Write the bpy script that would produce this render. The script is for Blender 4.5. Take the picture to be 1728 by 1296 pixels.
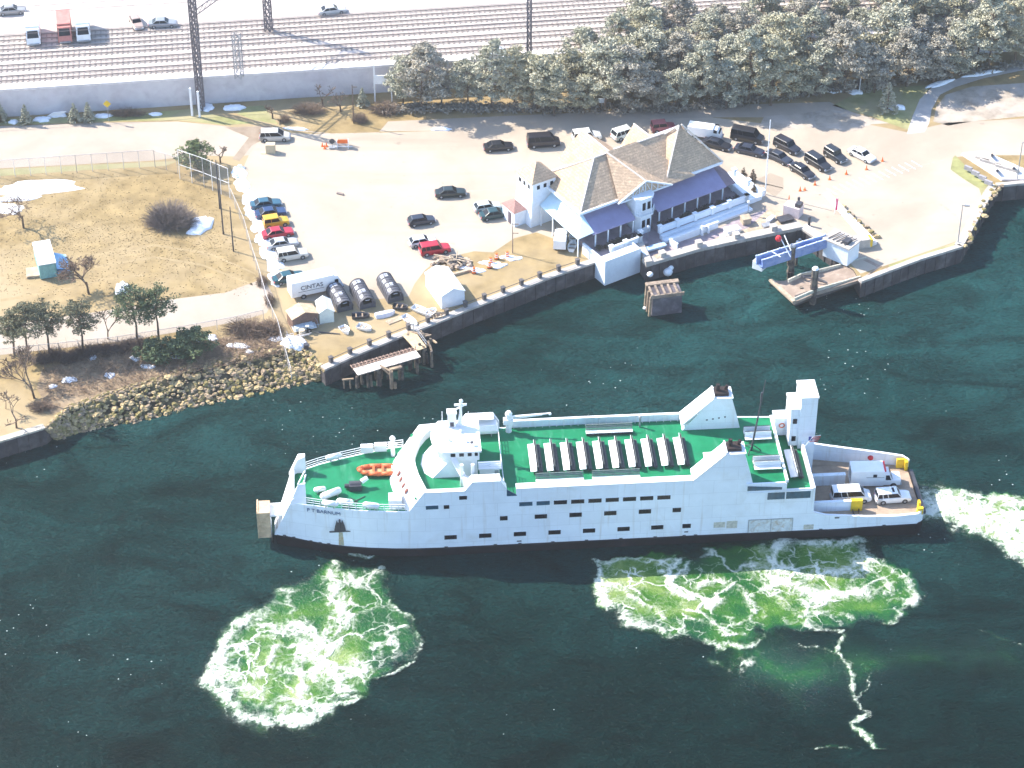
import bpy, math, random
import numpy as np
from mathutils import Vector, Matrix
rnd = random.Random(7)
R = math.radians
sc = bpy.context.scene
for o in list(bpy.data.objects): bpy.data.objects.remove(o)

# ------------------------------------------------------------ camera
FPX, PITCH, CH = 4200.0, R(37.3), 214.0
cam_d = bpy.data.cameras.new('camera'); cam = bpy.data.objects.new('camera', cam_d)
sc.collection.objects.link(cam); sc.camera = cam
cam.location = (0, 0, CH); cam.rotation_euler = (R(90) - PITCH, 0, 0)
cam_d.sensor_width = 36; cam_d.lens = 36 * FPX / 1728; cam_d.clip_start = 1; cam_d.clip_end = 9000

def at(u, v, z=2.6):
    """world point where the sight line of a photo pixel meets height z"""
    a = (u - 864) / FPX; b = (v - 648) / FPX
    dy = math.cos(PITCH) - b * math.sin(PITCH); dz = -(math.sin(PITCH) + b * math.cos(PITCH))
    t = (CH - z) / -dz
    return Vector((a * t, dy * t, z))
def heading(u0, v0, u1, v1, z=2.6):
    p, q = at(u0, v0, z), at(u1, v1, z); return math.atan2(q.y - p.y, q.x - p.x)

# ------------------------------------------------------------ light
SUN_EL, SUN_AZ = R(40), R(-65)          # azimuth clockwise from +Y
sv = Vector((math.sin(SUN_AZ) * math.cos(SUN_EL), math.cos(SUN_AZ) * math.cos(SUN_EL), math.sin(SUN_EL)))
w = bpy.data.worlds.new('World'); sc.world = w; w.use_nodes = True
nt = w.node_tree; sky = nt.nodes.new('ShaderNodeTexSky'); sky.sky_type = 'NISHITA'; sky.sun_disc = False
sky.sun_elevation = SUN_EL; sky.sun_rotation = SUN_AZ % (2 * math.pi); sky.air_density = 1.0; sky.dust_density = 0.4; sky.ozone_density = 3.0
bg = nt.nodes['Background']; bg.inputs['Strength'].default_value = 0.148
nt.links.new(sky.outputs[0], bg.inputs[0])
sd = bpy.data.lights.new('sun', 'SUN'); so = bpy.data.objects.new('sun', sd); sc.collection.objects.link(so)
sd.energy = 4.4; sd.angle = R(0.5); sd.color = (1.0, 0.92, 0.80)
so.rotation_euler = (-sv).to_track_quat('-Z', 'Y').to_euler(); so.location = (-100, 200, 300)
sc.view_settings.view_transform = 'Standard'; sc.view_settings.look = 'None'
sc.view_settings.exposure = 1.6; sc.view_settings.gamma = 1.0
sc.cycles.use_denoising = True
sc.cycles.max_bounces = 6; sc.cycles.volume_bounces = 0; sc.cycles.transparent_max_bounces = 12

# ------------------------------------------------------------ materials
MATS = {}
def mat(name, col, rough=0.7, var=0.12, scale=1.0, spec=0.3, metal=0.0, bump=0.0, col2=None, mix_scale=None, emit=None, thr=None, coat=0):
    if name in MATS: return MATS[name]
    m = bpy.data.materials.new(name); m.use_nodes = True; MATS[name] = m
    n = m.node_tree.nodes; l = m.node_tree.links; b = n['Principled BSDF']
    b.inputs['Roughness'].default_value = rough; b.inputs['Metallic'].default_value = metal
    b.inputs['Specular IOR Level'].default_value = spec
    if coat: b.inputs['Coat Weight'].default_value = coat
    tc = n.new('ShaderNodeTexCoord'); ns = n.new('ShaderNodeTexNoise'); ns.inputs['Scale'].default_value = scale
    ns.inputs['Detail'].default_value = 6; ns.inputs['Roughness'].default_value = 0.65
    l.new(tc.outputs['Object'], ns.inputs['Vector'])
    rp = n.new('ShaderNodeValToRGB'); c = col
    lo = tuple(max(0, x * (1 - 2.2 * var)) for x in c); hi = tuple(min(1, x * (1 + 2.0 * var)) for x in c)
    rp.color_ramp.elements[0].position = 0.3; rp.color_ramp.elements[0].color = (*lo, 1)
    rp.color_ramp.elements[1].position = 0.7; rp.color_ramp.elements[1].color = (*hi, 1)
    l.new(ns.outputs['Fac'], rp.inputs['Fac']); out = rp.outputs['Color']
    if col2:
        n2 = n.new('ShaderNodeTexNoise'); n2.inputs['Scale'].default_value = mix_scale or scale * 0.1
        n2.inputs['Detail'].default_value = 8; n2.inputs['Roughness'].default_value = 0.6; n2.inputs['Distortion'].default_value = 0.6
        l.new(tc.outputs['Object'], n2.inputs['Vector'])
        mr = n.new('ShaderNodeMapRange'); a_, b_ = thr or (0.42, 0.62)
        mr.inputs['From Min'].default_value = a_; mr.inputs['From Max'].default_value = b_
        l.new(n2.outputs['Fac'], mr.inputs['Value'])
        mx = n.new('ShaderNodeMix'); mx.data_type = 'RGBA'; mx.inputs[7].default_value = (*col2, 1)
        l.new(mr.outputs[0], mx.inputs[0]); l.new(out, mx.inputs[6]); out = mx.outputs[2]
    l.new(out, b.inputs['Base Color'])
    if bump:
        bp = n.new('ShaderNodeBump'); bp.inputs['Strength'].default_value = bump; bp.inputs['Distance'].default_value = 0.1
        l.new(ns.outputs['Fac'], bp.inputs['Height']); l.new(bp.outputs[0], b.inputs['Normal'])
    return m
def mesh_wire(name, col, alpha):
    """woven wire seen from afar: mostly see-through"""
    if name in MATS: return MATS[name]
    m = mat(name, col, 0.5); n = m.node_tree.nodes; l = m.node_tree.links
    tr = n.new('ShaderNodeBsdfTransparent'); mx = n.new('ShaderNodeMixShader'); mx.inputs[0].default_value = alpha
    l.new(tr.outputs[0], mx.inputs[1]); l.new(n['Principled BSDF'].outputs[0], mx.inputs[2])
    l.new(mx.outputs[0], n['Material Output'].inputs['Surface']); return m

WHITE = mat('white_paint', (.80, .81, .82), .45, .03, .6, .4, col2=(.72, .70, .66), mix_scale=.5, thr=(.55, .8))
HULLW = mat('hull_white_paint', (.80, .85, .90), .5, .03, .35, .35, col2=(.66, .66, .64), mix_scale=.18, thr=(.55, .85))
BLACK = mat('black_hull_paint', (.012, .011, .014), .6, .3, .4, .2, col2=(.06, .03, .025), mix_scale=.4, thr=(.6, .85))
GREEN = mat('green_deck_paint', (.003, .165, .068), .6, .10, .5, .2, col2=(.012, .215, .10), mix_scale=.25, thr=(.45, .7), bump=.1)
DECKT = mat('tan_deck_steel', (.38, .29, .215), .8, .10, .6, .2, col2=(.28, .21, .155), mix_scale=.35, thr=(.5, .75))
GLASS = mat('dark_glass', (.006, .008, .013), .22, .1, 2, .25)
BLUEGLASS = mat('tinted_glass', (.02, .08, .13), .15, .2, 2, .5)
STEEL = mat('grey_steel', (.33, .34, .36), .5, .15, 2, .4, .3)
DSTEEL = mat('dark_steel', (.05, .05, .06), .5, .2, 2, .4)
RUBBER = mat('tyre_rubber', (.02, .02, .022), .8, .2, 4, .2)
ORANGE = mat('orange_rubber', (.62, .14, .05), .5, .1, 3)
YELLOW = mat('yellow_paint', (.75, .50, .02), .5, .08, 2)
REDP = mat('red_paint', (.6, .03, .04), .5, .1, 2)
CHROME = mat('headlamp_glass', (.75, .77, .8), .15, .05, 2, .6)
WOOD = mat('weathered_wood', (.36, .27, .18), .85, .22, 1.6, .1, col2=(.22, .17, .13), mix_scale=.8)
PLANK = mat('pale_plank_wood', (.42, .34, .25), .8, .15, 1.5, .1)
PILE = mat('dark_timber_pile', (.06, .05, .05), .85, .35, 1.2, .2, col2=(.20, .17, .13), mix_scale=.9)
CONC = mat('concrete', (.47, .43, .39), .85, .10, .8, .15, col2=(.38, .34, .30), mix_scale=.5)
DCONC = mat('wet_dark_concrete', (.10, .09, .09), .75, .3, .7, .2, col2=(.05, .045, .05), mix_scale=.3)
SNOWM = mat('old_snow', (.86, .88, .92), .6, .05, 1.4, .2, bump=.4)
BARK = mat('bark', (.14, .10, .075), .9, .25, 2, .1)
TWIG = mat('bare_twigs', (.20, .145, .11), .9, .25, 2, .1)

def streaks(m, col, scale=(1.6, 1.6, .10), lo=.58, hi=.80, amt=.5, seams=None):
    """wear of the paint itself: run-down streaks and welded plate seams"""
    n = m.node_tree.nodes; l = m.node_tree.links; b = n['Principled BSDF']; src = b.inputs['Base Color'].links[0].from_socket
    tc = n.new('ShaderNodeTexCoord'); mp = n.new('ShaderNodeMapping'); mp.inputs['Scale'].default_value = scale; l.new(tc.outputs['Object'], mp.inputs[0])
    ns = n.new('ShaderNodeTexNoise'); ns.inputs['Scale'].default_value = 1; ns.inputs['Detail'].default_value = 6; l.new(mp.outputs[0], ns.inputs['Vector'])
    mr = n.new('ShaderNodeMapRange'); mr.inputs['From Min'].default_value = lo; mr.inputs['From Max'].default_value = hi; mr.inputs['To Max'].default_value = amt; l.new(ns.outputs['Fac'], mr.inputs[0])
    mx = n.new('ShaderNodeMix'); mx.data_type = 'RGBA'; mx.inputs[7].default_value = (*col, 1); l.new(mr.outputs[0], mx.inputs[0]); l.new(src, mx.inputs[6]); out = mx.outputs[2]
    if seams:
        cx = n.new('ShaderNodeSeparateXYZ'); l.new(tc.outputs['Object'], cx.inputs[0]); cb = n.new('ShaderNodeCombineXYZ'); l.new(cx.outputs['X'], cb.inputs[0]); l.new(cx.outputs['Z'], cb.inputs[1])
        br = n.new('ShaderNodeTexBrick'); br.inputs['Scale'].default_value = 1; br.inputs['Brick Width'].default_value = seams[0]; br.inputs['Row Height'].default_value = seams[1]; br.inputs['Mortar Size'].default_value = .03
        br.inputs['Color1'].default_value = (1, 1, 1, 1); br.inputs['Color2'].default_value = (.95, .95, .95, 1); br.inputs['Mortar'].default_value = (.80, .80, .80, 1); l.new(cb.outputs[0], br.inputs['Vector'])
        m2 = n.new('ShaderNodeMix'); m2.data_type = 'RGBA'; m2.blend_type = 'MULTIPLY'; m2.inputs[0].default_value = .8; l.new(out, m2.inputs[6]); l.new(br.outputs['Color'], m2.inputs[7]); out = m2.outputs[2]
    l.new(out, b.inputs['Base Color'])
streaks(HULLW, (.50, .42, .33), seams=(6.2, 2.1)); streaks(GREEN, (.02, .10, .06), (.5, .5, .5), .56, .72, .45); streaks(GREEN, (.10, .30, .20), (1.5, .25, 1), .60, .78, .5)
streaks(DECKT, (.12, .09, .07), (.25, 1.6, 1), .55, .75, .5)
# ------------------------------------------------------------ mesh builder
class MB:
    def __init__(s): s.v = []; s.f = []; s.m = []
    def add(s, vs, fs, m=0):
        b = len(s.v); s.v += [tuple(x) for x in vs]
        for f in fs: s.f.append(tuple(b + i for i in f)); s.m.append(m)
    def box(s, x0, x1, y0, y1, z0, z1, m=0):
        s.frus(x0, x1, y0, y1, z0, x0, x1, y0, y1, z1, m)
    def frus(s, x0, x1, y0, y1, z0, X0, X1, Y0, Y1, z1, m=0):
        s.add([(x0, y0, z0), (x1, y0, z0), (x1, y1, z0), (x0, y1, z0), (X0, Y0, z1), (X1, Y0, z1), (X1, Y1, z1), (X0, Y1, z1)],
              [(3, 2, 1, 0), (4, 5, 6, 7), (0, 1, 5, 4), (1, 2, 6, 5), (2, 3, 7, 6), (3, 0, 4, 7)], m)
    def obox(s, c, sz, rz=0, m=0, tilt=0):
        M = Matrix.Rotation(rz, 3, 'Z') @ Matrix.Rotation(tilt, 3, 'Y'); hx, hy, hz = sz[0] / 2, sz[1] / 2, sz[2] / 2
        p = [Vector(c) + M @ Vector((a * hx, b * hy, d * hz)) for d in (-1, 1) for a, b in ((-1, -1), (1, -1), (1, 1), (-1, 1))]
        s.add(p, [(3, 2, 1, 0), (4, 5, 6, 7), (0, 1, 5, 4), (1, 2, 6, 5), (2, 3, 7, 6), (3, 0, 4, 7)], m)
    def prism(s, poly, z0, z1, m=0, ms=None):
        n = len(poly); a = sum(poly[i][0] * poly[(i + 1) % n][1] - poly[(i + 1) % n][0] * poly[i][1] for i in range(n))
        if a < 0: poly = poly[::-1]
        s.add([(p[0], p[1], z0) for p in poly] + [(p[0], p[1], z1) for p in poly], [tuple(range(n, 2 * n))], m)
        s.add([(p[0], p[1], z0) for p in poly] + [(p[0], p[1], z1) for p in poly],
              [(i, (i + 1) % n, n + (i + 1) % n, n + i) for i in range(n)] + [tuple(range(n - 1, -1, -1))], m if ms is None else ms)
    def xprism(s, poly, y0, y1, m=0):
        """poly in x,z extruded along y"""
        n = len(poly)
        s.add([(p[0], y0, p[1]) for p in poly] + [(p[0], y1, p[1]) for p in poly],
              [tuple(range(n)), tuple(range(2 * n - 1, n - 1, -1))] + [(i, n + i, n + (i + 1) % n, (i + 1) % n) for i in range(n)], m)
    def tube(s, p, q, r0, r1=None, n=6, m=0, cap=True):
        r1 = r0 if r1 is None else r1; p = Vector(p); q = Vector(q); d = (q - p)
        if d.length < 1e-6: return
        d.normalize(); a = d.orthogonal().normalized(); b = d.cross(a)
        vs = []
        for c, r in ((p, r0), (q, r1)):
            for i in range(n):
                t = 2 * math.pi * i / n; vs.append(c + a * math.cos(t) * r + b * math.sin(t) * r)
        fs = [(i, (i + 1) % n, n + (i + 1) % n, n + i) for i in range(n)]
        if cap: fs += [tuple(range(n - 1, -1, -1)), tuple(range(n, 2 * n))]
        s.add(vs, fs, m)
    def path(s, pts, r, n=5, m=0):
        for a, b in zip(pts, pts[1:]): s.tube(a, b, r, r, n, m)
    def quad(s, a, b, c, d, m=0): s.add([a, b, c, d], [(0, 1, 2, 3)], m)
    def sphere(s, c, r, seg=8, rings=5, m=0, sz=1.0):
        vs = [(c[0], c[1], c[2] + r * sz)]; fs = []
        for i in range(1, rings):
            ph = math.pi * i / rings
            for j in range(seg):
                th = 2 * math.pi * j / seg; vs.append((c[0] + r * math.sin(ph) * math.cos(th), c[1] + r * math.sin(ph) * math.sin(th), c[2] + r * sz * math.cos(ph)))
        vs.append((c[0], c[1], c[2] - r * sz))
        for j in range(seg): fs.append((0, 1 + j, 1 + (j + 1) % seg))
        for i in range(rings - 2):
            for j in range(seg):
                a = 1 + i * seg + j; b = 1 + i * seg + (j + 1) % seg; fs.append((a, a + seg, b + seg, b))
        k = len(vs) - 1; o = 1 + (rings - 2) * seg
        for j in range(seg): fs.append((k, o + (j + 1) % seg, o + j))
        s.add(vs, fs, m)
    def mesh(s, name, mats, smooth=False):
        me = bpy.data.meshes.new(name); me.from_pydata(s.v, [], s.f)
        for x in (mats if isinstance(mats, (list, tuple)) else [mats]): me.materials.append(x)
        me.polygons.foreach_set('material_index', s.m)
        if smooth: me.polygons.foreach_set('use_smooth', [True] * len(s.f))
        me.update(); return me
    def build(s, name, mats, parent=None, smooth=False, loc=None, rz=0):
        return link(name, s.mesh(name, mats, smooth), parent, loc, rz)
def link(name, data, parent=None, loc=None, rz=0):
    o = bpy.data.objects.new(name, data); sc.collection.objects.link(o)
    if parent: o.parent = parent
    if loc is not None: o.location = loc
    if rz: o.rotation_euler = (0, 0, rz)
    return o
def tag(o, label=None, cat=None, group=None, kind=None):
    if label: o['label'] = label
    if cat: o['category'] = cat
    if group: o['group'] = group
    if kind: o['kind'] = kind
    return o
def thing(name, label, cat, loc=(0, 0, 0), rz=0, group=None):
    o = bpy.data.objects.new(name, None); sc.collection.objects.link(o); o.empty_display_size = .5
    o.location = loc; o.rotation_euler = (0, 0, rz); return tag(o, label, cat, group)
def dup(root, loc, rz=None, label=None, group=None, scale=None):
    r = root.copy(); sc.collection.objects.link(r); r.location = loc
    if rz is not None: r.rotation_euler = (0, 0, rz)
    if label: r['label'] = label
    if group: r['group'] = group
    if scale: r.scale = scale if isinstance(scale, tuple) else (scale,) * 3
    for ch in list(root.children):
        c = ch.copy(); sc.collection.objects.link(c); c.parent = r
        for g in ch.children:
            d = g.copy(); sc.collection.objects.link(d); d.parent = c
    return r
def lettering(text, size, m, parent, loc, rot, extrude=.012):
    cu = bpy.data.curves.new('lettering', 'FONT'); cu.body = text; cu.size = size; cu.extrude = extrude; cu.align_x = 'CENTER'; cu.align_y = 'CENTER'
    cu.materials.append(m); tmp = bpy.data.objects.new('tmp', cu); sc.collection.objects.link(tmp); bpy.context.view_layer.update()
    me = bpy.data.meshes.new_from_object(tmp.evaluated_get(bpy.context.evaluated_depsgraph_get())); bpy.data.objects.remove(tmp)
    o = link('lettering', me)
    o.parent = parent; o.location = loc; o.rotation_euler = rot; return o
def pxpoly(pts, z): return [at(u, v, z)[:2] for u, v in pts]
def struct(name, mb, mats, smooth=False): return tag(mb.build(name, mats, smooth=smooth), kind='structure')

# numpy value noise ------------------------------------------------
def vnoise(x, y, seed):
    xi = np.floor(x).astype(np.int64); yi = np.floor(y).astype(np.int64); xf = x - xi; yf = y - yi
    def h(a, b):
        n = (a * 374761393 + b * 668265263 + seed * 1442695041) & 0x7fffffff
        n = ((n ^ (n >> 13)) * 1274126177) & 0x7fffffff
        return ((n ^ (n >> 16)) & 0xffff) / 65535.0
    u = xf * xf * (3 - 2 * xf); v = yf * yf * (3 - 2 * yf)
    return (h(xi, yi) * (1 - u) + h(xi + 1, yi) * u) * (1 - v) + (h(xi, yi + 1) * (1 - u) + h(xi + 1, yi + 1) * u) * v
def fbm(x, y, seed, o=4):
    t = 0; a = .5; s = 0
    for i in range(o): t = t + a * vnoise(x * 2 ** i, y * 2 ** i, seed + i * 17); s += a; a *= .5
    return t / s

NTH = ['%d%s' % (i, 'th' if 10 < i % 100 < 14 else {1: 'st', 2: 'nd', 3: 'rd'}.get(i % 10, 'th')) for i in range(1, 60)]
G = 2.6      # land level above the water
# ============================================================ SETTING
# water
def water_mat():
    m = bpy.data.materials.new('harbour_water'); m.use_nodes = True; n = m.node_tree.nodes; l = m.node_tree.links; b = n['Principled BSDF']
    tc = n.new('ShaderNodeTexCoord')
    def noise(sc_, det=4, dist=0, stretch=None):
        x = n.new('ShaderNodeTexNoise'); x.inputs['Scale'].default_value = sc_; x.inputs['Detail'].default_value = det; x.inputs['Distortion'].default_value = dist
        x.inputs['Roughness'].default_value = .6
        if stretch:
            mp = n.new('ShaderNodeMapping'); mp.inputs['Scale'].default_value = stretch; mp.inputs['Rotation'].default_value = (0, 0, .35)
            l.new(tc.outputs['Object'], mp.inputs[0]); l.new(mp.outputs[0], x.inputs['Vector'])
        else: l.new(tc.outputs['Object'], x.inputs['Vector'])
        return x
    big = noise(.018, 5, .8); rp = n.new('ShaderNodeValToRGB'); e = rp.color_ramp.elements
    e[0].position = .35; e[0].color = (.0035, .0280, .0270, 1); e[1].position = .68; e[1].color = (.0140, .0590, .0590, 1)
    l.new(big.outputs['Fac'], rp.inputs[0])
    # sun sparkles painted in as sparse pale dots
    vo = n.new('ShaderNodeTexVoronoi'); vo.inputs['Scale'].default_value = .8; l.new(tc.outputs['Object'], vo.inputs['Vector'])
    msk = noise(.05, 3, 0); a1 = n.new('ShaderNodeMapRange'); a1.inputs['From Min'].default_value = .50; a1.inputs['From Max'].default_value = .62; a1.inputs['To Max'].default_value = .085
    l.new(msk.outputs['Fac'], a1.inputs[0])
    lt = n.new('ShaderNodeMath'); lt.operation = 'LESS_THAN'; l.new(vo.outputs['Distance'], lt.inputs[0]); l.new(a1.outputs[0], lt.inputs[1])
    mx = n.new('ShaderNodeMix'); mx.data_type = 'RGBA'; mx.inputs[7].default_value = (.42, .48, .46, 1)
    # haze and brightness painted in: water colour paler with distance, darker near the camera
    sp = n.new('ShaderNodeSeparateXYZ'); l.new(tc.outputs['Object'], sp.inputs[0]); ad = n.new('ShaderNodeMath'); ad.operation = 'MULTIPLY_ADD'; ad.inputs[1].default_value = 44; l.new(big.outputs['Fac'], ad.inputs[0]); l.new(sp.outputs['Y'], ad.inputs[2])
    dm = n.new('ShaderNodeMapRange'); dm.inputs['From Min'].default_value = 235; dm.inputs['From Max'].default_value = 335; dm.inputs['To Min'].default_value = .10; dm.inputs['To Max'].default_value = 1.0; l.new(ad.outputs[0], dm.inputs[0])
    haze_grad = n.new('ShaderNodeMix'); haze_grad.data_type = 'RGBA'; haze_grad.inputs[6].default_value = (.0003, .0075, .0068, 1); l.new(dm.outputs[0], haze_grad.inputs[0]); l.new(rp.outputs[0], haze_grad.inputs[7]); rp = haze_grad
    g1 = noise(1.5, 4, .4, (1, 2.4, 1)); g2 = noise(.09, 5, 1.0, (1, 2.0, 1)); ga = n.new('ShaderNodeMath'); ga.operation = 'MULTIPLY'; l.new(g1.outputs['Fac'], ga.inputs[0]); l.new(g2.outputs['Fac'], ga.inputs[1])
    gr = n.new('ShaderNodeMapRange'); gr.inputs['From Min'].default_value = .14; gr.inputs['From Max'].default_value = .38; gr.inputs['To Min'].default_value = .45; gr.inputs['To Max'].default_value = 1.7; l.new(ga.outputs[0], gr.inputs[0])  # ripple light and shade painted as a multiplier on the colour
    gs = n.new('ShaderNodeVectorMath'); gs.operation = 'SCALE'; l.new(haze_grad.outputs[2], gs.inputs[0]); l.new(gr.outputs[0], gs.inputs['Scale'])
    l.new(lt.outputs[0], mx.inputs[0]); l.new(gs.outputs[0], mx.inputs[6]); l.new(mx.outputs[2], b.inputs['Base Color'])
    b.inputs['Roughness'].default_value = .22; b.inputs['IOR'].default_value = 1.33; b.inputs['Specular IOR Level'].default_value = .07
    w1 = noise(1.1, 5, .5, (1, 2.2, 1)); w2 = noise(.22, 4, .6); w3 = noise(3.2, 3, .3, (1, 1.8, 1))
    b1 = n.new('ShaderNodeBump'); b1.inputs['Strength'].default_value = .9; b1.inputs['Distance'].default_value = .45; l.new(w1.outputs['Fac'], b1.inputs['Height'])
    b2 = n.new('ShaderNodeBump'); b2.inputs['Strength'].default_value = .6; b2.inputs['Distance'].default_value = 1.0; l.new(w2.outputs['Fac'], b2.inputs['Height']); l.new(b1.outputs[0], b2.inputs['Normal'])
    b3 = n.new('ShaderNodeBump'); b3.inputs['Strength'].default_value = .8; b3.inputs['Distance'].default_value = .12; l.new(w3.outputs['Fac'], b3.inputs['Height']); l.new(b2.outputs[0], b3.inputs['Normal'])
    l.new(b3.outputs[0], b.inputs['Normal']); return m
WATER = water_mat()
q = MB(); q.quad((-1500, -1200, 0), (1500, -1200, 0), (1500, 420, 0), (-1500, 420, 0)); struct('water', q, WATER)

# land
shore = [(1682, 316), (1672, 330), (1650, 372), (1623, 419), (1554, 440), (1500, 460), (1453, 478), (1440, 455), (1427, 446),
         (1399, 421), (1353, 388), (1180, 425), (1091, 451), (1073, 427), (1014, 441), (930, 470), (860, 498), (790, 525), (735, 548), (665, 575), (600, 602), (548, 626),
         (515, 590), (470, 590), (400, 608), (330, 622), (250, 650), (170, 672), (115, 690), (76, 724), (0, 747), (-260, 815)]
GRASS = mat('dry_winter_grass', (.27, .20, .10), .95, .16, .35, .05, col2=(.36, .28, .17), mix_scale=.045, thr=(.42, .62), bump=.2)
land = [(420, 350), (110, 329)] + pxpoly([(1900, 303), (1728, 312)], G) + pxpoly(shore, G) + [(-420, 215), (-1500, 160), (-1500, 1500), (1500, 1500), (1500, 380)]
q = MB(); q.prism(land, -3, G, 0, 1); struct('ground', q, [GRASS, DCONC])
# rocky slope between the land's edge and the water
top = [(548, 626), (515, 590), (470, 590), (400, 608), (330, 622), (250, 650), (170, 672), (115, 690), (76, 724)]
bot = [(552, 640), (510, 653), (462, 664), (392, 678), (325, 692), (230, 718), (160, 728), (120, 738), (96, 744)]
ROCKB = mat('wet_rock_bed', (.035, .03, .022), .9, .35, .8, .1, col2=(.16, .14, .08), mix_scale=.6, bump=.6)
q = MB()
for i in range(len(top) - 1):
    a, b = at(*top[i], G), at(*top[i + 1], G); c, d = at(*bot[i + 1], -.4), at(*bot[i], -.4); q.quad(a, b, c, d)
struct('shore', q, ROCKB)
def sheet(name, pts, lvl, m, zt=None):
    z = G + .004 * lvl; q = MB(); q.add([(*at(u, v, G)[:2], z) for u, v in pts], [tuple(range(len(pts)))]);
    return struct(name, q, m)
ASPH = mat('sun_bleached_asphalt', (.41, .35, .28), .9, .05, .12, .1, col2=(.315, .255, .20), mix_scale=.035, thr=(.5, .72))
streaks(ASPH, (.24, .19, .14), (.035, .30, 1), .58, .76, .35); streaks(ASPH, (.20, .16, .13), (.5, .5, 1), .68, .78, .5)
ROADM = mat('pale_road', (.40, .34, .28), .9, .05, .2, .1, col2=(.34, .285, .23), mix_scale=.06, thr=(.5, .7))
LAWN = mat('thin_green_lawn', (.27, .27, .12), .95, .14, .4, .05, col2=(.34, .30, .18), mix_scale=.1)
DIRT = mat('bare_brown_earth', (.22, .165, .12), .95, .18, .4, .05, col2=(.33, .27, .21), mix_scale=.15)
PATHM = mat('pale_path', (.45, .42, .39), .9, .06, .5)
sheet('parking_lot', [(440, 222), (520, 226), (640, 224), (760, 220), (860, 208), (1030, 203), (1200, 198), (1350, 216), (1440, 205), (1530, 223), (1600, 207), (1728, 200), (2000, 190), (2000, 270),
      (1728, 262), (1640, 262), (1608, 266), (1606, 285), (1628, 300), (1655, 318), (1660, 332), (1640, 380), (1612, 408), (1553, 428), (1500, 446), (1452, 462), (1440, 449), (1430, 440),
      (1399, 416), (1356, 386), (1300, 388), (1200, 400), (1110, 420), (1080, 420), (1010, 425), (985, 412), (940, 405), (905, 392), (868, 402), (832, 426), (800, 424), (740, 438), (718, 455), (700, 478), (690, 500),
      (600, 508), (560, 512), (500, 505), (480, 470), (462, 410), (440, 350), (418, 318), (408, 288), (420, 262), (436, 240)], 1, ASPH)
sheet('road', [(-260, 235), (0, 213), (180, 207), (300, 205), (380, 213), (440, 222), (436, 240), (420, 262), (395, 264), (330, 262), (260, 271), (120, 278), (0, 284), (-260, 305)], 2, ROADM)
sheet('service_road', [(-260, 590), (0, 549), (160, 527), (290, 505), (380, 494), (445, 470), (462, 500), (450, 528), (400, 543), (300, 560), (200, 577), (100, 588), (0, 599), (-260, 640)], 1, ROADM)
sheet('lawn', [(-260, 222), (0, 200), (160, 198), (330, 183), (370, 196), (430, 208), (380, 211), (300, 203), (180, 205), (0, 211), (-260, 233)], 1, LAWN)
sheet('lawn', [(-260, 308), (0, 286), (120, 280), (262, 273), (300, 272), (280, 280), (160, 286), (0, 297), (-260, 318)], 1, LAWN)
sheet('lawn', [(1440, 160), (1500, 148), (1572, 143), (1556, 166), (1545, 190), (1537, 221), (1500, 208), (1470, 196), (1430, 186), (1405, 178)], 1, LAWN)
sheet('lawn', [(410, 180), (445, 178), (458, 196), (470, 210), (430, 203), (400, 192)], 1, LAWN)
sheet('earth_bed', [(380, 215), (460, 212), (450, 232), (425, 246), (404, 272), (392, 268), (420, 232)], 3, DIRT)
sheet('earth_bed', [(1290, 196), (1345, 192), (1400, 185), (1440, 190), (1500, 208), (1470, 210), (1440, 222), (1405, 217), (1360, 216), (1310, 222), (1280, 215)], 3, mat('pale_earth', (.34, .29, .235), .95, .15, .5, .05, col2=(.42, .37, .32), mix_scale=.3))
sheet('path', [(1530, 226), (1540, 196), (1552, 168), (1570, 150), (1600, 138), (1650, 122), (1728, 108), (1900, 90), (1900, 98), (1728, 118), (1660, 132), (1612, 147), (1586, 160), (1572, 185), (1568, 208), (1560, 223)], 2, PATHM)
sheet('earth_bed', [(1575, 205), (1580, 180), (1596, 160), (1640, 146), (1728, 140), (1850, 140), (1850, 190), (1728, 196), (1690, 200), (1640, 205), (1600, 212)], 1, mat('pale_earth', (.5, .45, .38)))
sheet('earth_bed', [(1608, 266), (1612, 262), (1630, 280), (1655, 296), (1672, 312), (1668, 332), (1650, 372), (1624, 416), (1554, 438), (1500, 458), (1500, 447), (1553, 429), (1612, 409), (1640, 381), (1658, 335), (1652, 318), (1626, 302), (1604, 286)], 2, LAWN)
sheet('road', [(655, 205), (760, 200), (980, 190), (1200, 178), (1400, 172), (1440, 190), (1350, 198), (1200, 198), (1030, 203), (860, 208), (760, 220), (640, 222)], 1, ROADM)
sheet('earth_bed', [(1300, 292), (1322, 300), (1322, 318), (1308, 332), (1292, 322), (1280, 302)], 3, DIRT)
# wheel tracks worn into the field
TRK = mat('worn_tracks', (.32, .245, .14), .95, .08, .5, .05)
for pts in ([(150, 430), (260, 412), (350, 425), (430, 460)], [(160, 448), (260, 432), (340, 445), (425, 478)], [(0, 505), (80, 492), (170, 470), (240, 462)]):
    a = [(u, v) for u, v in pts] + [(u + 2, v + 4) for u, v in pts[::-1]]; sheet('dirt_track', a, 1, TRK)
# painted bay lines
STRIPE = mat('worn_white_paint', (.80, .80, .78), .8, .05, 3)
for i in range(14):
    u = 1395 + i * 11; v = 318 - i * 3.6; p, q_ = at(u, v), at(u + 18, v + 10.5); d = (q_ - p).normalized(); nrm = Vector((-d.y, d.x, 0)) * .07
    q = MB(); q.add([(*(p - nrm)[:2], G + .012), (*(q_ - nrm)[:2], G + .012), (*(q_ + nrm)[:2], G + .012), (*(p + nrm)[:2], G + .012)], [(0, 1, 2, 3)]); struct('road_marking', q, STRIPE)
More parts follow.
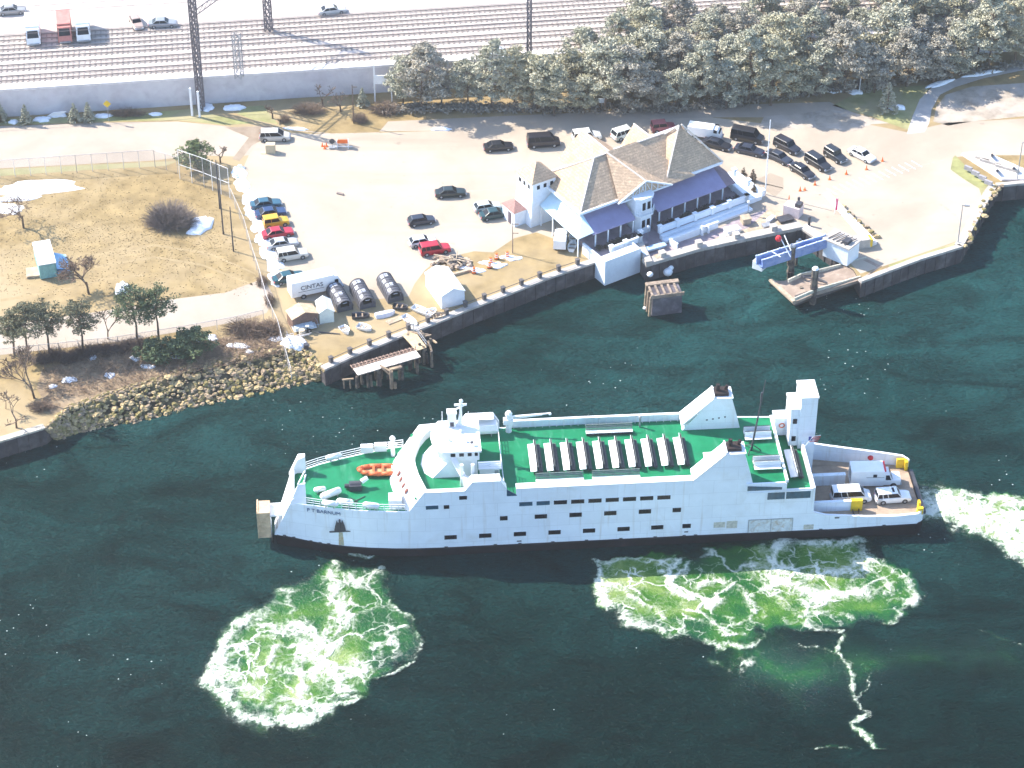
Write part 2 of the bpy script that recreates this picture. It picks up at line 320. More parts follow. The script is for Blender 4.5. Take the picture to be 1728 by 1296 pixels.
# darker seams and patches in the asphalt
SEAM = mat('asphalt_seam', (.40, .34, .28), .9, .1, 2)
for pts in ([(575, 336), (650, 334), (740, 328), (860, 316)], [(1330, 345), (1400, 324), (1480, 300), (1560, 278), (1608, 266)], [(1290, 310), (1340, 322), (1390, 330), (1425, 328)], [(640, 224), (560, 226), (500, 220)]):
    q = MB()
    for (u0, v0), (u1, v1) in zip(pts, pts[1:]):
        p, q_ = at(u0, v0), at(u1, v1); d = (q_ - p).normalized(); nrm = Vector((-d.y, d.x, 0)) * .10
        q.add([(*(p - nrm)[:2], G + .012), (*(q_ - nrm)[:2], G + .012), (*(q_ + nrm)[:2], G + .012), (*(p + nrm)[:2], G + .012)], [(0, 1, 2, 3)])
    struct('road_marking', q, SEAM)

# raised railway
RZ = 7.4
DW = mat('grey_stone_wall', (.56, .52, .54), .9, .06, .5, .1, col2=(.62, .59, .60), mix_scale=.4)
BALL = mat('pale_ballast', (.46, .41, .37), .95, .08, .6, .05, col2=(.52, .46, .41), mix_scale=.12, bump=.3)
w0, w1 = at(-260, 170, RZ), at(630, 113, RZ); dr = (w1 - w0).normalized(); nr = Vector((-dr.y, dr.x, 0))
far_r = w0 + dr * 420
q = MB(); q.prism([w0[:2], far_r[:2], (far_r + nr * 60)[:2], (w0 + nr * 60)[:2]], G - .1, RZ, 0, 1); struct('railway_embankment', q, [BALL, DW])
wl = thing('retaining_wall', 'long dark retaining wall with pale coping below the railway', 'wall', (w0.x, w0.y, G), math.atan2(dr.y, dr.x))
q = MB(); q.box(0, 250, -.25, -.004, 0, RZ - G - .05); q.build('wall', DW, wl)
q = MB()
for i in range(25): q.box(i * 10 + .02, i * 10 + 9.98, -.4, .9, RZ - G + .004, RZ - G + .45)
q.build('coping', mat('pale_coping', (.66, .62, .62), .85, .08, 1), wl)
ang = math.atan2(dr.y, dr.x)
RAILM = mat('rusty_rail', (.30, .25, .23), .6, .1, 3, .3, .1); TIE = mat('old_sleeper', (.36, .31, .28), .9, .2, 2)
for k, off in enumerate((2.6, 6.2, 9.8, 12.9, 16.0)):
    t = thing('railway_track', ['track nearest the retaining wall with bright ties showing', 'second track from the retaining wall', 'third track from the retaining wall', 'fourth track from the retaining wall',
                                'farthest track, nearest the trucks yard', 'farthest track, beside the trucks yard'][k], 'railway track', (*(w0 + nr * off)[:2], RZ), ang, 'railway tracks')
    q = MB()
    for i in range(400): q.box(i * .9, i * .9 + .26, -.25, 2.15, .004, .12)
    q.build('sleeper_bed', TIE, t)
    for yy in (.2, 1.63):
        q = MB(); q.box(0, 360, yy, yy + .13, .12, .30); q.build('rail', RAILM, t)

# ------------------------------------------------------------ snow
def snow(u, v, rx, ry, seed, lab, rz=0, h=.35):
    r = random.Random(seed); c = at(u, v); q = MB(); n = 22; rings = [(1.0, 0.005), (.93, .5), (.7, .8), (.35, 1.0)]; base = [r.uniform(.62, 1.15) for _ in range(n)]
    base = [(base[i] * 2 + base[i - 1]) / 3 for i in range(n)]; vs = []
    for k, (f, hh) in enumerate(rings):
        for i in range(n):
            a = 2 * math.pi * i / n; rr = base[i] * f * (1 if k == 0 else r.uniform(.9, 1.05)); vs.append((math.cos(a) * rx * rr, math.sin(a) * ry * rr, .004 + h * hh * (r.uniform(.7, 1.1) if k else 0)))
    vs.append((0, 0, h)); fs = []
    for k in range(3): fs += [(k * n + i, k * n + (i + 1) % n, (k + 1) * n + (i + 1) % n, (k + 1) * n + i) for i in range(n)]
    fs += [(3 * n + i, 3 * n + (i + 1) % n, 4 * n) for i in range(n)]
    q.add(vs, fs); o = q.build('snow_patch', SNOWM, loc=(c.x, c.y, G + .006), rz=rz, smooth=True); return tag(o, lab, 'snow patch', 'patches of old snow')
SN = [(60, 318, 7.5, 2.6, 'largest snow patch, across the field by the road fence', .1, .2), (10, 352, 3.2, 1.7, 'snow patch at the left edge of the field', -.3, .2),
      (30, 334, 4.5, 1.2, 'thin snow streak below the largest patch in the field', .2, .2), (337, 382, 1.9, 3.6, 'snow patch right beside the round bare bush', -.3, .5),
      (206, 488, 1.2, 1.7, 'snow pile behind the bare tree above the pines', 0, .8), (347, 182, 1.4, 1.3, 'snow patch at the foot of the railway mast', 0, .4), (395, 183, 2.0, 1.0, 'bright snow pile on the small green lawn', 0, .6),
      (23, 207, .9, .6, 'small snow pile by the leftmost roadside tree', 0, .5), (71, 202, 1.6, .9, 'snow pile between two roadside evergreens', 0, .5), (98, 195, 1.6, .8, 'snow pile with boards under the railway wall', 0, .4),
      (173, 196, 1.7, .8, 'snow pile under the yellow diamond sign', 0, .4), (262, 193, 1.3, .6, 'snow pile beside the brown roadside bushes', 0, .3),
      (1408, 154, 1.6, .8, 'left snow pile under the parkside lamp', 0, .5), (1443, 156, 1.4, .9, 'snow pile at the foot of the parkside lamp post', 0, .5), (1513, 182, 1.8, .9, 'snow patch beside the conical spruce', 0, .5),
      (1585, 142, 3.2, .6, 'snow ridge along the bend of the path', .5, .4), (1660, 124, 4.2, .7, 'snow ridge beside the upper end of the path', .3, .4),
      (497, 580, 2.2, 2.0, 'grey snow heap inside the fence corner by the rocks', 0, .8), (745, 218, 1.8, .6, 'low snow heap at the kerb in the tree shade', 0, .3), (500, 218, 2.2, .5, 'snow strip along the kerb by the silver minivan', -.1, .3)]
for i, (u, v, rx, ry, lb, rz, h) in enumerate(SN): snow(u, v, rx, ry, 100 + i, lb, rz, h)
for i in range(9):
    f = i / 8; snow(404 + 68 * f + rnd.uniform(-3, 3), 290 + 180 * f, 1.5, 2.4, 200 + i, '%s dirty snow heap from the top along the fence beside the parked cars' % NTH[i], .2, .22)['group'] = 'snow heaps along the car park fence'
for i in range(16):
    u = 90 + i * 34 + rnd.uniform(-10, 10); v = 655 - (u - 90) * .17 - rnd.uniform(0, 42)
    if i > 11: u = rnd.uniform(330, 440); v = rnd.uniform(555, 600)
    snow(u, v, rnd.uniform(.6, 1.5), rnd.uniform(.4, .8), 300 + i, '%s small snow remnant from the left among the brush and rocks' % NTH[i], rnd.uniform(-.6, .6), .25)['group'] = 'snow remnants above the rocks'

# ------------------------------------------------------------ shore rocks
ROCKS = [mat('pale_shore_rock', (.44, .335, .185), .9, .2, 1.5, .1, bump=.4), mat('olive_shore_rock', (.25, .205, .09), .9, .25, 1.5, .1, bump=.4), mat('grey_shore_rock', (.33, .25, .17), .9, .2, 1.5, .1, bump=.4)]
def rock_mb(q, c, r, rr, m=0):
    vs = []; sx, sy, sz_ = r * rr.uniform(.7, 1.3), r * rr.uniform(.6, 1.1), r * rr.uniform(.5, .8); a0 = rr.uniform(0, 6)
    for k, (rad, zz) in enumerate(((.75, -.6), (1.0, 0), (.6, .75))):
        for i in range(6):
            a = a0 + i * math.pi / 3 + k * .5; j = rr.uniform(.75, 1.2)
            x, y = math.cos(a) * rad * j * sx, math.sin(a) * rad * j * sy; vs.append((c[0] + x, c[1] + y, c[2] + zz * sz_ * rr.uniform(.8, 1.1)))
    fs = [(i, (i + 1) % 6, 6 + (i + 1) % 6, 6 + i) for i in range(6)] + [(6 + i, 6 + (i + 1) % 6, 12 + (i + 1) % 6, 12 + i) for i in range(6)] + [tuple(range(12, 18)), (5, 4, 3, 2, 1, 0)]
    q.add(vs, fs, m)
protos = []
for i in range(9):
    q = MB(); rock_mb(q, (0, 0, .2), .52, random.Random(40 + i)); protos.append(q.mesh('boulder', ROCKS[i % 3]))
def slope_pt(f, s):
    f = f * (len(top) - 1.001); i = int(f); f -= i
    a = at(*top[i], G).lerp(at(*top[i + 1], G), f); b = at(*bot[i], -.4).lerp(at(*bot[i + 1], -.4), f); return a.lerp(b, s)
cand = []
for i in range(300):
    f = (i + rnd.random()) / 300; p = slope_pt(f, 1 - abs(rnd.gauss(0, .36)) if i % 3 else rnd.random())
    o = link('boulder', protos[i % 9], loc=p, rz=rnd.uniform(0, 6)); s = rnd.uniform(.65, 1.25); o.scale = (s, s, s)
    tag(o, 'sunlit boulder of the rocky shore below the pines', 'boulder', 'boulders of the rocky shore')
q = MB(); rr = random.Random(5)
for i in range(2600):
    f = rr.random(); s = rr.uniform(-.45, .98); p = slope_pt(f, max(s, 0))
    if s < 0: p = p + (slope_pt(f, 0) - slope_pt(f, .5)) * (-s * 1.3); p.z = G
    rock_mb(q, (p.x, p.y, p.z + .1), rr.uniform(.15, .36) * (.7 if s < 0 else 1), rr, rr.randrange(3))
tag(q.build('rubble', ROCKS), 'small broken stones filling the slope between the larger boulders', 'rubble', kind='stuff')

# ------------------------------------------------------------ plants
def leaf_mat(name, c1, c2, sc_=.9):
    m = mat(name, c1, .8, .25, sc_, .15, col2=c2, mix_scale=sc_ * .6, thr=(.4, .6)); return m
PINE = leaf_mat('pine_needles', (.075, .11, .06), (.12, .15, .075)); PINE2 = leaf_mat('haze_pale_needles', (.35, .35, .26), (.46, .44, .34))  # PINE2 is paled so that the haze sits in its colour
PINE3 = leaf_mat('dusty_pine_needles', (.13, .135, .085), (.17, .165, .10))
def leaves(q, c, rad, n, size, rr, flat=.7, m=0):
    for _ in range(n):
        d = Vector((rr.gauss(0, 1), rr.gauss(0, 1), rr.gauss(0, 1) * flat)); d = d.normalized() * rad * rr.random() ** .45; d.z *= flat
        p = Vector(c) + d; a = Vector((rr.gauss(0, 1), rr.gauss(0, 1), rr.gauss(0, .6))).normalized(); b = a.orthogonal().normalized()
        b = (Matrix.Rotation(rr.uniform(0, 6.28), 3, a) @ b); s = size * rr.uniform(.6, 1.3); q.add([p - a * s, p + b * s * .45, p + a * s, p - b * s * .45], [(0, 1, 2, 3)], m)
def pine_parts(h, spread, seed, nclump=46, nl=42, size=.34, lean=0, bare=.45):
    rr = random.Random(seed); t = MB(); c = MB(); pts = []
    x = y = 0; prev = Vector((0, 0, 0)); segs = 6; tr = []
    for i in range(1, segs + 1):
        x += rr.uniform(-.18, .18) + lean * h / segs; y += rr.uniform(-.18, .18); p = Vector((x, y, h * i / segs * .96)); t.tube(prev, p, .20 * (1 - (i - 1) / segs * .8), .20 * (1 - i / segs * .8), 6); tr.append((prev, p)); prev = p
    for k in range(nclump):
        f = bare + (1 - bare) * rr.random() ** .9; i = min(int(f * segs), segs - 1); p, q_ = tr[i]; o = p.lerp(q_, f * segs - i)
        a = rr.uniform(0, 6.28); env = math.sin(min(1, (f - bare) / (1 - bare) * .85 + .15) * math.pi) ** .6; d = spread * env * rr.uniform(.25, 1.05)
        e = o + Vector((math.cos(a) * d, math.sin(a) * d, d * rr.uniform(-.05, .35)))
        t.tube(o, e, .05, .02, 4, cap=False); leaves(c, e, rr.uniform(.5, .95) * spread / 3, nl, size, rr, .55)
    return t.mesh('trunk', BARK), c
def make_pine(name, label, h, spread, seed, m, loc, group=None, **k):
    tm, c = pine_parts(h, spread, seed, **k); o = thing(name, label, 'tree', loc, 0, group); link('trunk', tm, o); c.build('crown', m, o); return o
# pines beside the service road (front left)
px = [(48, 605, 8.6, 3.0, 'leftmost grey-green pine beside the service road', PINE3, .05), (84, 596, 8.2, 2.6, 'second pine from the left beside the service road', PINE3, -.02),
      (140, 592, 8.0, 2.5, 'third pine from the left beside the service road, with curved trunk', PINE3, -.04),
      (233, 580, 9.2, 2.9, 'dense dark green pine, tallest above the shore rocks', PINE, -.02), (268, 574, 8.2, 2.6, 'green pine with forked trunk right of the tallest pine', PINE, .03),
      (25, 600, 7.0, 2.2, 'sparse pine at the left edge of the service road', PINE3, .02)]
for i, (u, v, h, s, lb, m, ln) in enumerate(px): make_pine('pine_tree', lb, h * 1.08, s * 1.12, 60 + i, m, at(u, v), 'pines by the service road', lean=ln, nclump=84, nl=36, size=.18, bare=.45)
o = make_pine('pine_bush', 'low dark spreading pine bush near the top of the rocks', 3.2, 3.6, 77, PINE, at(320, 598), nclump=60, nl=50, size=.28, bare=.1)
o = make_pine('pine_bush', 'dark shaded low pine growth under the tallest pine', 2.4, 3.2, 78, PINE, at(262, 604), nclump=46, nl=46, size=.28, bare=.1)
# far wood: each pine a thing, four shapes shared
far = []
PINE4 = leaf_mat('yellowish_needles', (.38, .36, .24), (.47, .44, .32)); PINE5 = leaf_mat('dull_brownish_needles', (.34, .31, .25), (.40, .37, .30))  # these far needles are paled for haze too
for i in range(7):
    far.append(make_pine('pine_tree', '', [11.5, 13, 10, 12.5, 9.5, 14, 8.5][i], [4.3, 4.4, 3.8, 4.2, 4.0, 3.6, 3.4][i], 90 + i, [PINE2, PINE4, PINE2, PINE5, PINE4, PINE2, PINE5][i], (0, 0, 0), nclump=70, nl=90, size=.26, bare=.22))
spots = [(680, 172), (712, 180), (745, 170), (790, 172), (830, 180), (868, 172), (905, 182), (935, 190), 
         (985, 186), (1020, 180), (1060, 184), (1100, 176), (1140, 180), (1180, 172), (1225, 178), (1262, 168), (1300, 172), (1345, 160), (1385, 158), (1425, 150), (1475, 150), (1530, 140), (1575, 134), (1620, 122), (1668, 112), (1712, 104),
         (960, 152), (1005, 148), (1050, 150), (1095, 142), (1140, 146), (1185, 138), (1230, 142), (1275, 132), (1320, 136), (1365, 124), (1410, 126), (1455, 118), (1500, 116), (1550, 106), (1600, 98), (1650, 88), (1700, 80),
         (985, 118), (1040, 112), (1090, 108), (1145, 106), (1195, 100), (1245, 98), (1300, 92), (1350, 90), (1400, 84), (1450, 80), (1500, 76), (1555, 68), (1610, 60), (1665, 52), (1715, 44),
         (1080, 76), (1140, 70), (1210, 66), (1280, 60), (1350, 54), (1420, 50), (1490, 44), (1560, 36), (1640, 28), (1710, 20)]
GT = 'tall pines of the wood behind the parking lot'
print('rows', len(spots))
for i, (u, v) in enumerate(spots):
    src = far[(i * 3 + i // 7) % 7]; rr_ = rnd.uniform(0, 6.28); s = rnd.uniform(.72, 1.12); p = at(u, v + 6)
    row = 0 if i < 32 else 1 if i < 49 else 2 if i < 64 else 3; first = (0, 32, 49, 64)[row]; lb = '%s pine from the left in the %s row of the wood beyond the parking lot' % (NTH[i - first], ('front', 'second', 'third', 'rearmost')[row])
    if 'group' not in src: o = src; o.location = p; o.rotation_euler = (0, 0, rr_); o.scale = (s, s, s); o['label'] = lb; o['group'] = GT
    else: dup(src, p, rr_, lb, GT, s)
# undergrowth beneath the wood
q = MB(); rr = random.Random(9)
for i in range(520):
    u = rr.uniform(650, 1740); v0 = 192 - max(0, (u - 1150)) * .13; v = v0 - rr.uniform(0, 12) ; p = at(u, v); leaves(q, (p.x, p.y, G + .5), rr.uniform(.5, 1.1), 16, .35, rr, .6)
tag(q.build('undergrowth', leaf_mat('undergrowth_leaf', (.26, .23, .19), (.30, .27, .22))), 'dark low growth at the foot of the wood', 'undergrowth', kind='stuff')  # leaf colour lightened to carry the haze
def spruce(u, v, h, rad, label, seed, m=PINE2, name='spruce_tree', group=None):
    rr = random.Random(seed); t = MB(); t.tube((0, 0, 0), (0, 0, h * .9), .14, .04); c = MB(); lev = int(h * 4.5)
    for i in range(lev):
        f = (i + .5) / lev; r_ = rad * (1 - f) * rr.uniform(.85, 1.1) + .08; n = max(4, int(9 * (1 - f) + 4))
        for k in range(n):
            a = rr.uniform(0, 6.28); d = r_ * rr.uniform(.5, 1); leaves(c, (math.cos(a) * d, math.sin(a) * d, h * (.08 + .9 * f) - d * .15), .3 * (1.1 - f), 14, .16 if h > 3 else .09, rr, .4)
    o = thing(name, label, 'tree', at(u, v), 0, group); t.build('trunk', BARK, o); c.build('crown', m, o); return o
spruce(1497, 188, 5.6, 1.9, 'conical spruce on the green lawn triangle by the path', 1)
for i, (u, v, h, lb) in enumerate([(44, 208, 3.6, 'pale evergreen by the road between two snow piles'), (127, 206, 3.6, 'slim evergreen beside the rubbish boards under the railway wall'), (150, 204, 3.6, 'hoop-topped evergreen just left of the yellow sign'),
    (2, 206, 4.2, 'evergreen cut by the left edge beside the road'), (612, 178, 3.4, 'small dark evergreen on the slope near the utility pole'), (1462, 152, 3.0, 'ragged small evergreen behind the conical spruce')]):
    spruce(u, v, h, 1.1, lb, 10 + i, group='small roadside evergreens')
for i, (u, v, lb) in enumerate([(1254, 303, 'leftmost small brown conical shrub by the terminal'), (1270, 306, 'middle small brown conical shrub by the terminal'), (1271, 330, 'lowest small brown conical shrub, beside the terrace corner')]):
    spruce(u, v, 2.3, .65, lb, 30 + i, leaf_mat('brown_conifer', (.16, .11, .08), (.2, .15, .1)), 'conical_shrub', 'conical shrubs by the terminal')
def bare(u, v, h, label, seed, spread=.5, depth=5, name='bare_tree', r0=.16, group=None, cat='tree', m=TWIG, z=G):
    rr = random.Random(seed); t = MB(); c = MB()
    def grow(p, d, L, r, k):
        q_ = p + d * L; (t if k == 0 else c).tube(p, q_, max(r, .035), max(r * .72, .03), 4 if k else 6, cap=False)
        if k >= depth: return
        for j in range(2 if k < 1 else rr.choice((2, 3))):
            nd = (d + Vector((rr.gauss(0, spread), rr.gauss(0, spread), rr.gauss(.05, spread * .5)))).normalized(); grow(p.lerp(q_, rr.uniform(.65, 1)), nd, L * rr.uniform(.66, .9), r * .68, k + 1)
    grow(Vector((0, 0, 0)), Vector((rr.uniform(-.15, .15), rr.uniform(-.1, .1), 1)).normalized(), h * .27, r0, 0)
    o = thing(name, label, cat, at(u, v, z), 0, group); t.build('trunk', BARK, o); c.build('branches', m, o); return o
bare(150, 496, 7.6, 'bare spreading tree in the field above the pines', 3, .62, 7, r0=.2)
bare(58, 672, 9.5, 'tall bare tree leaning by the left end of the rocks', 4, .42, 7, r0=.18)
bare(28, 722, 5.5, 'small bare tree above the left seawall end', 5, .5, 5)
bare(182, 572, 6.0, 'thin bare tree between the two groups of pines', 6, .4, 5, r0=.12)
bare(545, 180, 5.5, 'pale bare tree on the slope above the orange barrier', 7, .5, 5)
bare(575, 188, 4.5, 'bare shrubby tree left of the utility pole', 8, .6, 5)
bare(500, 160, 4.5, 'thin bare tree below the end of the dark wall', 9, .5, 5)
bare(460, 200, 3.5, 'low bare tree at the right edge of the small lawn', 10, .5, 5)
bare(372, 275, 4.2, 'bare pinkish tree at the corner of the fenced field', 11, .5, 5)
bare(40, 385, 7.5, 'dark bare low-branched tree across the left field', 12, .85, 7, r0=.2)
for i, (u, v) in enumerate([(10, 690), (40, 640), (20, 640)]): bare(u, v, 4.5, ['lowest thin bare sapling on the tan bank at the left edge', 'right thin bare sapling on the tan bank above the rocks', 'thin bare sapling left of the tallest leaning bare tree'][i], 20 + i, .4, 5, r0=.06, group='saplings on the left bank')
def bush(u, v, rx, ry, h, label, seed, m=TWIG, n=420, name='bare_bush', group=None):
    rr = random.Random(seed); q = MB()
    for _ in range(n):
        a = rr.uniform(0, 6.28); e = rr.random() ** .6; ph = math.acos(rr.uniform(.05, 1)); d = Vector((math.sin(ph) * math.cos(a) * rx, math.sin(ph) * math.sin(a) * ry, math.cos(ph) * h))
        s = Vector((d.x * rr.uniform(0, .5), d.y * rr.uniform(0, .5), 0)); e = s.lerp(d, rr.uniform(.6, 1.05)); mid = s.lerp(e, .55) + Vector((rr.gauss(0, .15), rr.gauss(0, .15), rr.gauss(.1, .12)))
        q.tube(s, mid, .035, .025, 3, cap=False); q.tube(mid, e, .025, .01, 3, cap=False)
        for _ in range(2):
            f = mid.lerp(e, rr.random()); q.tube(f, f + Vector((rr.gauss(0, .3), rr.gauss(0, .3), rr.gauss(.1, .25))), .015, .006, 3, cap=False)
    return tag(q.build(name, m, loc=at(u, v)), label, 'bush', group)
bush(288, 378, 4.8, 3.6, 4.2, 'big round bare grey-brown bush in the field', 1, mat('grey_twigs', (.20, .165, .15), .9, .2, 2), 1500)
for i, (u, v, rx, ry, h, lb, n) in enumerate([(215, 195, 3.5, 1.0, 1.5, 'low brown bushes in a strip under the railway wall', 300), (480, 205, 1.2, 1.0, 1.5, 'small reddish bush by the kerb bend', 150), (520, 190, 3.5, 2.0, 2.2, 'loose brown bush on the slope behind the minivan', 350),
      (608, 205, 1.6, 1.2, 1.8, 'round grey bush at the foot of the utility pole', 250), (560, 150, 3.5, 2.2, 2.6, 'pinkish bare bush below the white sign frame', 350), (650, 190, 3.2, 2.0, 2.4, 'dry bush at the left end of the wood', 300),
      (420, 560, 4.5, 2.4, 2.4, 'tangled grey brush between the service road and the rocks', 600), (458, 560, 2.0, 2.6, 2.0, 'brush thicket against the fence above the rocks', 350), (442, 478, 1.0, 1.6, 1.2, 'narrow brush at the fence beside the box truck', 160),
      (455, 510, 1.0, 1.8, 1.4, 'thin brush at the fence left of the brown shed', 160), (70, 690, 2.2, 1.6, 1.4, 'dark brush over the left end of the rocks', 250)]):
    bush(u, v, rx, ry, h, lb, 50 + i, n=n)
DBR = mat('dark_bramble', (.10, .075, .07), .9, .25, 2)
for i in range(9): bush(75 + i * 21, 612 - i * 3.6 + rnd.uniform(-4, 8), 2.0, 1.5, 1.9, '%s dark bramble clump from the left below the pines' % NTH[i], 80 + i, DBR, 260, 'bramble', 'brambles below the pines')
o = make_pine('green_tree', 'bushy green tree at the corner of the fenced field', 4.6, 3.0, 71, leaf_mat('olive_leaf', (.13, .16, .07), (.17, .2, .09)), at(335, 285), nclump=60, nl=50, size=.24, bare=.12)

# dry brush tangled over the bank between the road and the rocks
sheet('earth_bed', [(62, 655), (70, 625), (150, 600), (260, 585), (360, 575), (440, 552), (470, 560), (482, 590), (400, 607), (330, 621), (250, 649), (170, 671), (115, 689), (85, 700)], 1, mat('dark_leaf_litter', (.20, .145, .095), .95, .25, .8, .05, col2=(.33, .25, .165), mix_scale=.35))
q = MB(); rr = random.Random(31)
for i in range(2600):
    f = rr.random(); u = 75 + 400 * f; v = 590 - f * 25 + rr.uniform(0, 1) * (92 - 60 * f); p = at(u, v); a = rr.uniform(0, 6.28); L = rr.uniform(.5, 1.6); e = p + Vector((math.cos(a) * L, math.sin(a) * L, rr.uniform(.1, 1.1))); q.tube(p, e, .035, .012, 3, cap=False)
    if i % 3 == 0: q.tube(e, e + Vector((rr.gauss(0, .5), rr.gauss(0, .5), rr.uniform(-.1, .4))), .02, .008, 3, cap=False)
tag(q.build('dry_brush', mat('dry_brush', (.22, .155, .11), .9, .3, 1.5)), 'tangled dry brush on the bank between the pines and the rocks', 'brush', kind='stuff')
# tufts over the field
q = MB(); rr = random.Random(32)
for i in range(4200):
    u = rr.uniform(-20, 430); v = rr.uniform(292, 500) if i % 3 else rr.gauss(400, 25)
    if u > 380 + (v - 330) * .25 or v > 500 or v < 292: continue
    p = at(u, v); h = rr.uniform(.03, .12); q.add([p + Vector((-.12, 0, 0)), p + Vector((.12, rr.uniform(-.1, .1), 0)), p + Vector((rr.uniform(-.1, .1), 0, h))], [(0, 1, 2)])
tag(q.build('grass_tufts', mat('dry_tufts', (.36, .28, .16), .95, .3, .6)), 'dry grass tufts over the fenced field', 'grass', kind='stuff')
# ============================================================ FERRY (local frame: +x towards the stern, +y away from the camera)
PSI = R(4.2); SO = at(1000, 913, 1.2); SO.z = 0
def SW(x, y, z): return Vector((SO.x + x * math.cos(PSI) - y * math.sin(PSI), SO.y + x * math.sin(PSI) + y * math.cos(PSI), z))
ship = thing('car_ferry', 'large white car ferry with green decks and black lower hull, under way', 'ferry', SO, PSI)
NEAR = [(-41.7, 3.9), (-39.8, 3.35), (-38, 2.85), (-35, 1.95), (-32, 1.2), (-29, .65), (-26, .3), (-23.5, .1), (-20, 0), (0, 0), (20, 0), (29, -.05), (36, -.2), (40, -.35), (42.6, -.45), (43.5, .3)]
FAR = [(-41.7, 6.2), (-40.4, 7.3), (-38.9, 8.7), (-37.4, 9.8), (-35, 10.9), (-32, 11.9), (-29, 12.75), (-26, 13.5), (-23.5, 13.9), (-20, 14.2), (0, 14.3), (20, 14.2), (29, 13.6), (33, 12.7), (36, 12.1), (40, 11.5), (42.8, 11.0), (43.5, 10.2)]
def yl(T, x):
    for (a, b), (c, d) in zip(T, T[1:]):
        if x <= c: return b + (d - b) * max(0, (x - a) / (c - a))
    return T[-1][1]
def xs_between(a, b, step=1.5):
    k = sorted(set([a, b] + [p[0] for p in NEAR + FAR if a < p[0] < b])); out = []
    for p, q_ in zip(k, k[1:]):
        n = max(1, int((q_ - p) / step)); out += [p + (q_ - p) * i / n for i in range(n)]
    return out + [k[-1]]
def shell(T, sgn, prof, th=.22, zb=lambda x: 1.2, inner=True):
    """plating that follows plan line T; prof = [(x, ztop)] with repeated x for steps"""
    q = MB()
    for (xa, za), (xb, zb_) in zip(prof, prof[1:]):
        if xb - xa < 1e-4: continue
        X = xs_between(xa, xb)
        for a, b in zip(X, X[1:]):
            ta = za + (zb_ - za) * (a - xa) / (xb - xa); tb = za + (zb_ - za) * (b - xa) / (xb - xa); ya, yb = yl(T, a), yl(T, b)
            q.add([(a, ya, zb(a)), (b, yb, zb(b)), (b, yb, tb), (a, ya, ta), (a, ya - sgn * th, zb(a)), (b, yb - sgn * th, zb(b)), (b, yb - sgn * th, tb), (a, ya - sgn * th, ta)],
                  [(0, 1, 2, 3), (7, 6, 5, 4), (3, 2, 6, 7), (0, 3, 7, 4), (1, 5, 6, 2)])
    return q
def keel(x): return 1.2 + max(0, -36 - x) * .10 + max(0, x - 32) * .055
PROF = [(-41.3, 1.6), (-38.9, 7.5), (-23.8, 7.5), (-21.8, 10.6), (-16.6, 10.6), (-15.6, 12.0), (-12.0, 12.0), (-11.2, 10.6), (-11.2, 9.5), (-10.0, 9.5), (-10.0, 10.6), (12.8, 10.6), (16.8, 14.6), (19.3, 14.6), (19.7, 9.6), (24.9, 9.6), (24.9, 8.4), (28.8, 8.4), (28.8, 4.3), (30.5, 3.7), (36, 3.2), (40, 3.2), (43.5, 3.6)]
PROF_FAR = PROF[:-4] + [(28.8, 5.4), (36, 4.9), (43.5, 4.1)]
def side_profile(skip): return [p for p in PROF]
for T, s in ((NEAR, -1), (FAR, 1)):
    shell(T, s, PROF if s < 0 else PROF_FAR, zb=keel).build('side_plating', HULLW, ship)
    q = shell(T, s, [(-41.0, 1.2), (43.4, 1.2)], zb=lambda x: -1.0 + max(0, (-36 - x)) * .25)
    for i, vv in enumerate(q.v):
        if vv[2] > .9: q.v[i] = (vv[0], vv[1] + s * .03, keel(vv[0]) + .02)
    q.build('lower_hull', BLACK, ship)
# rubbing strake
for T, s in ((NEAR, -1), (FAR, 1)):
    X = xs_between(-40, 43); q = MB()
    for a, b in zip(X, X[1:]): q.tube((a, yl(T, a) + s * .03, keel(a) + .05), (b, yl(T, b) + s * .03, keel(b) + .05), .12, .12, 5, cap=False)
    q.build('rubbing_strake', BLACK, ship)
# bulwark cap rails (broad white tops)
q = MB()
for T, s in ((NEAR, -1), (FAR, 1)):
    PR = PROF if s < 0 else PROF_FAR; q = MB() if s < 0 else (q.build('bulwark_cap', WHITE, ship), MB())[1]
    for (xa, za), (xb, zb_) in zip(PR, PR[1:]):
        if xb - xa < 1e-4 or zb_ < 9.55 and xa < -12 or xa in (-11.2,) or (xa >= 19.6 and xa < 28): continue
        wd = .35 if xa >= 28 else 1.5 if -16.7 < xa < -12 else 1.4 if 12 < xa < 19.5 else .7 if xa < -16.7 else 1.1 if s < 0 else .4
        if xa < -37: continue
        X = xs_between(xa, xb, 3)
        for a, b in zip(X, X[1:]):
            ta = za + (zb_ - za) * (a - xa) / (xb - xa) + .004; tb = za + (zb_ - za) * (b - xa) / (xb - xa) + .004; ya, yb = yl(T, a) + s * .03, yl(T, b) + s * .03
            i = -s * wd
            q.add([(a, ya, ta), (b, yb, tb), (b, yb + i, tb), (a, ya + i, ta), (a, ya, ta + .08), (b, yb, tb + .08), (b, yb + i, tb + .08), (a, ya + i, ta + .08)],
                  [(4, 5, 6, 7), (0, 1, 5, 4), (2, 3, 7, 6), (3, 2, 1, 0), (1, 2, 6, 5), (0, 4, 7, 3)])
q.build('bulwark_cap', WHITE, ship)
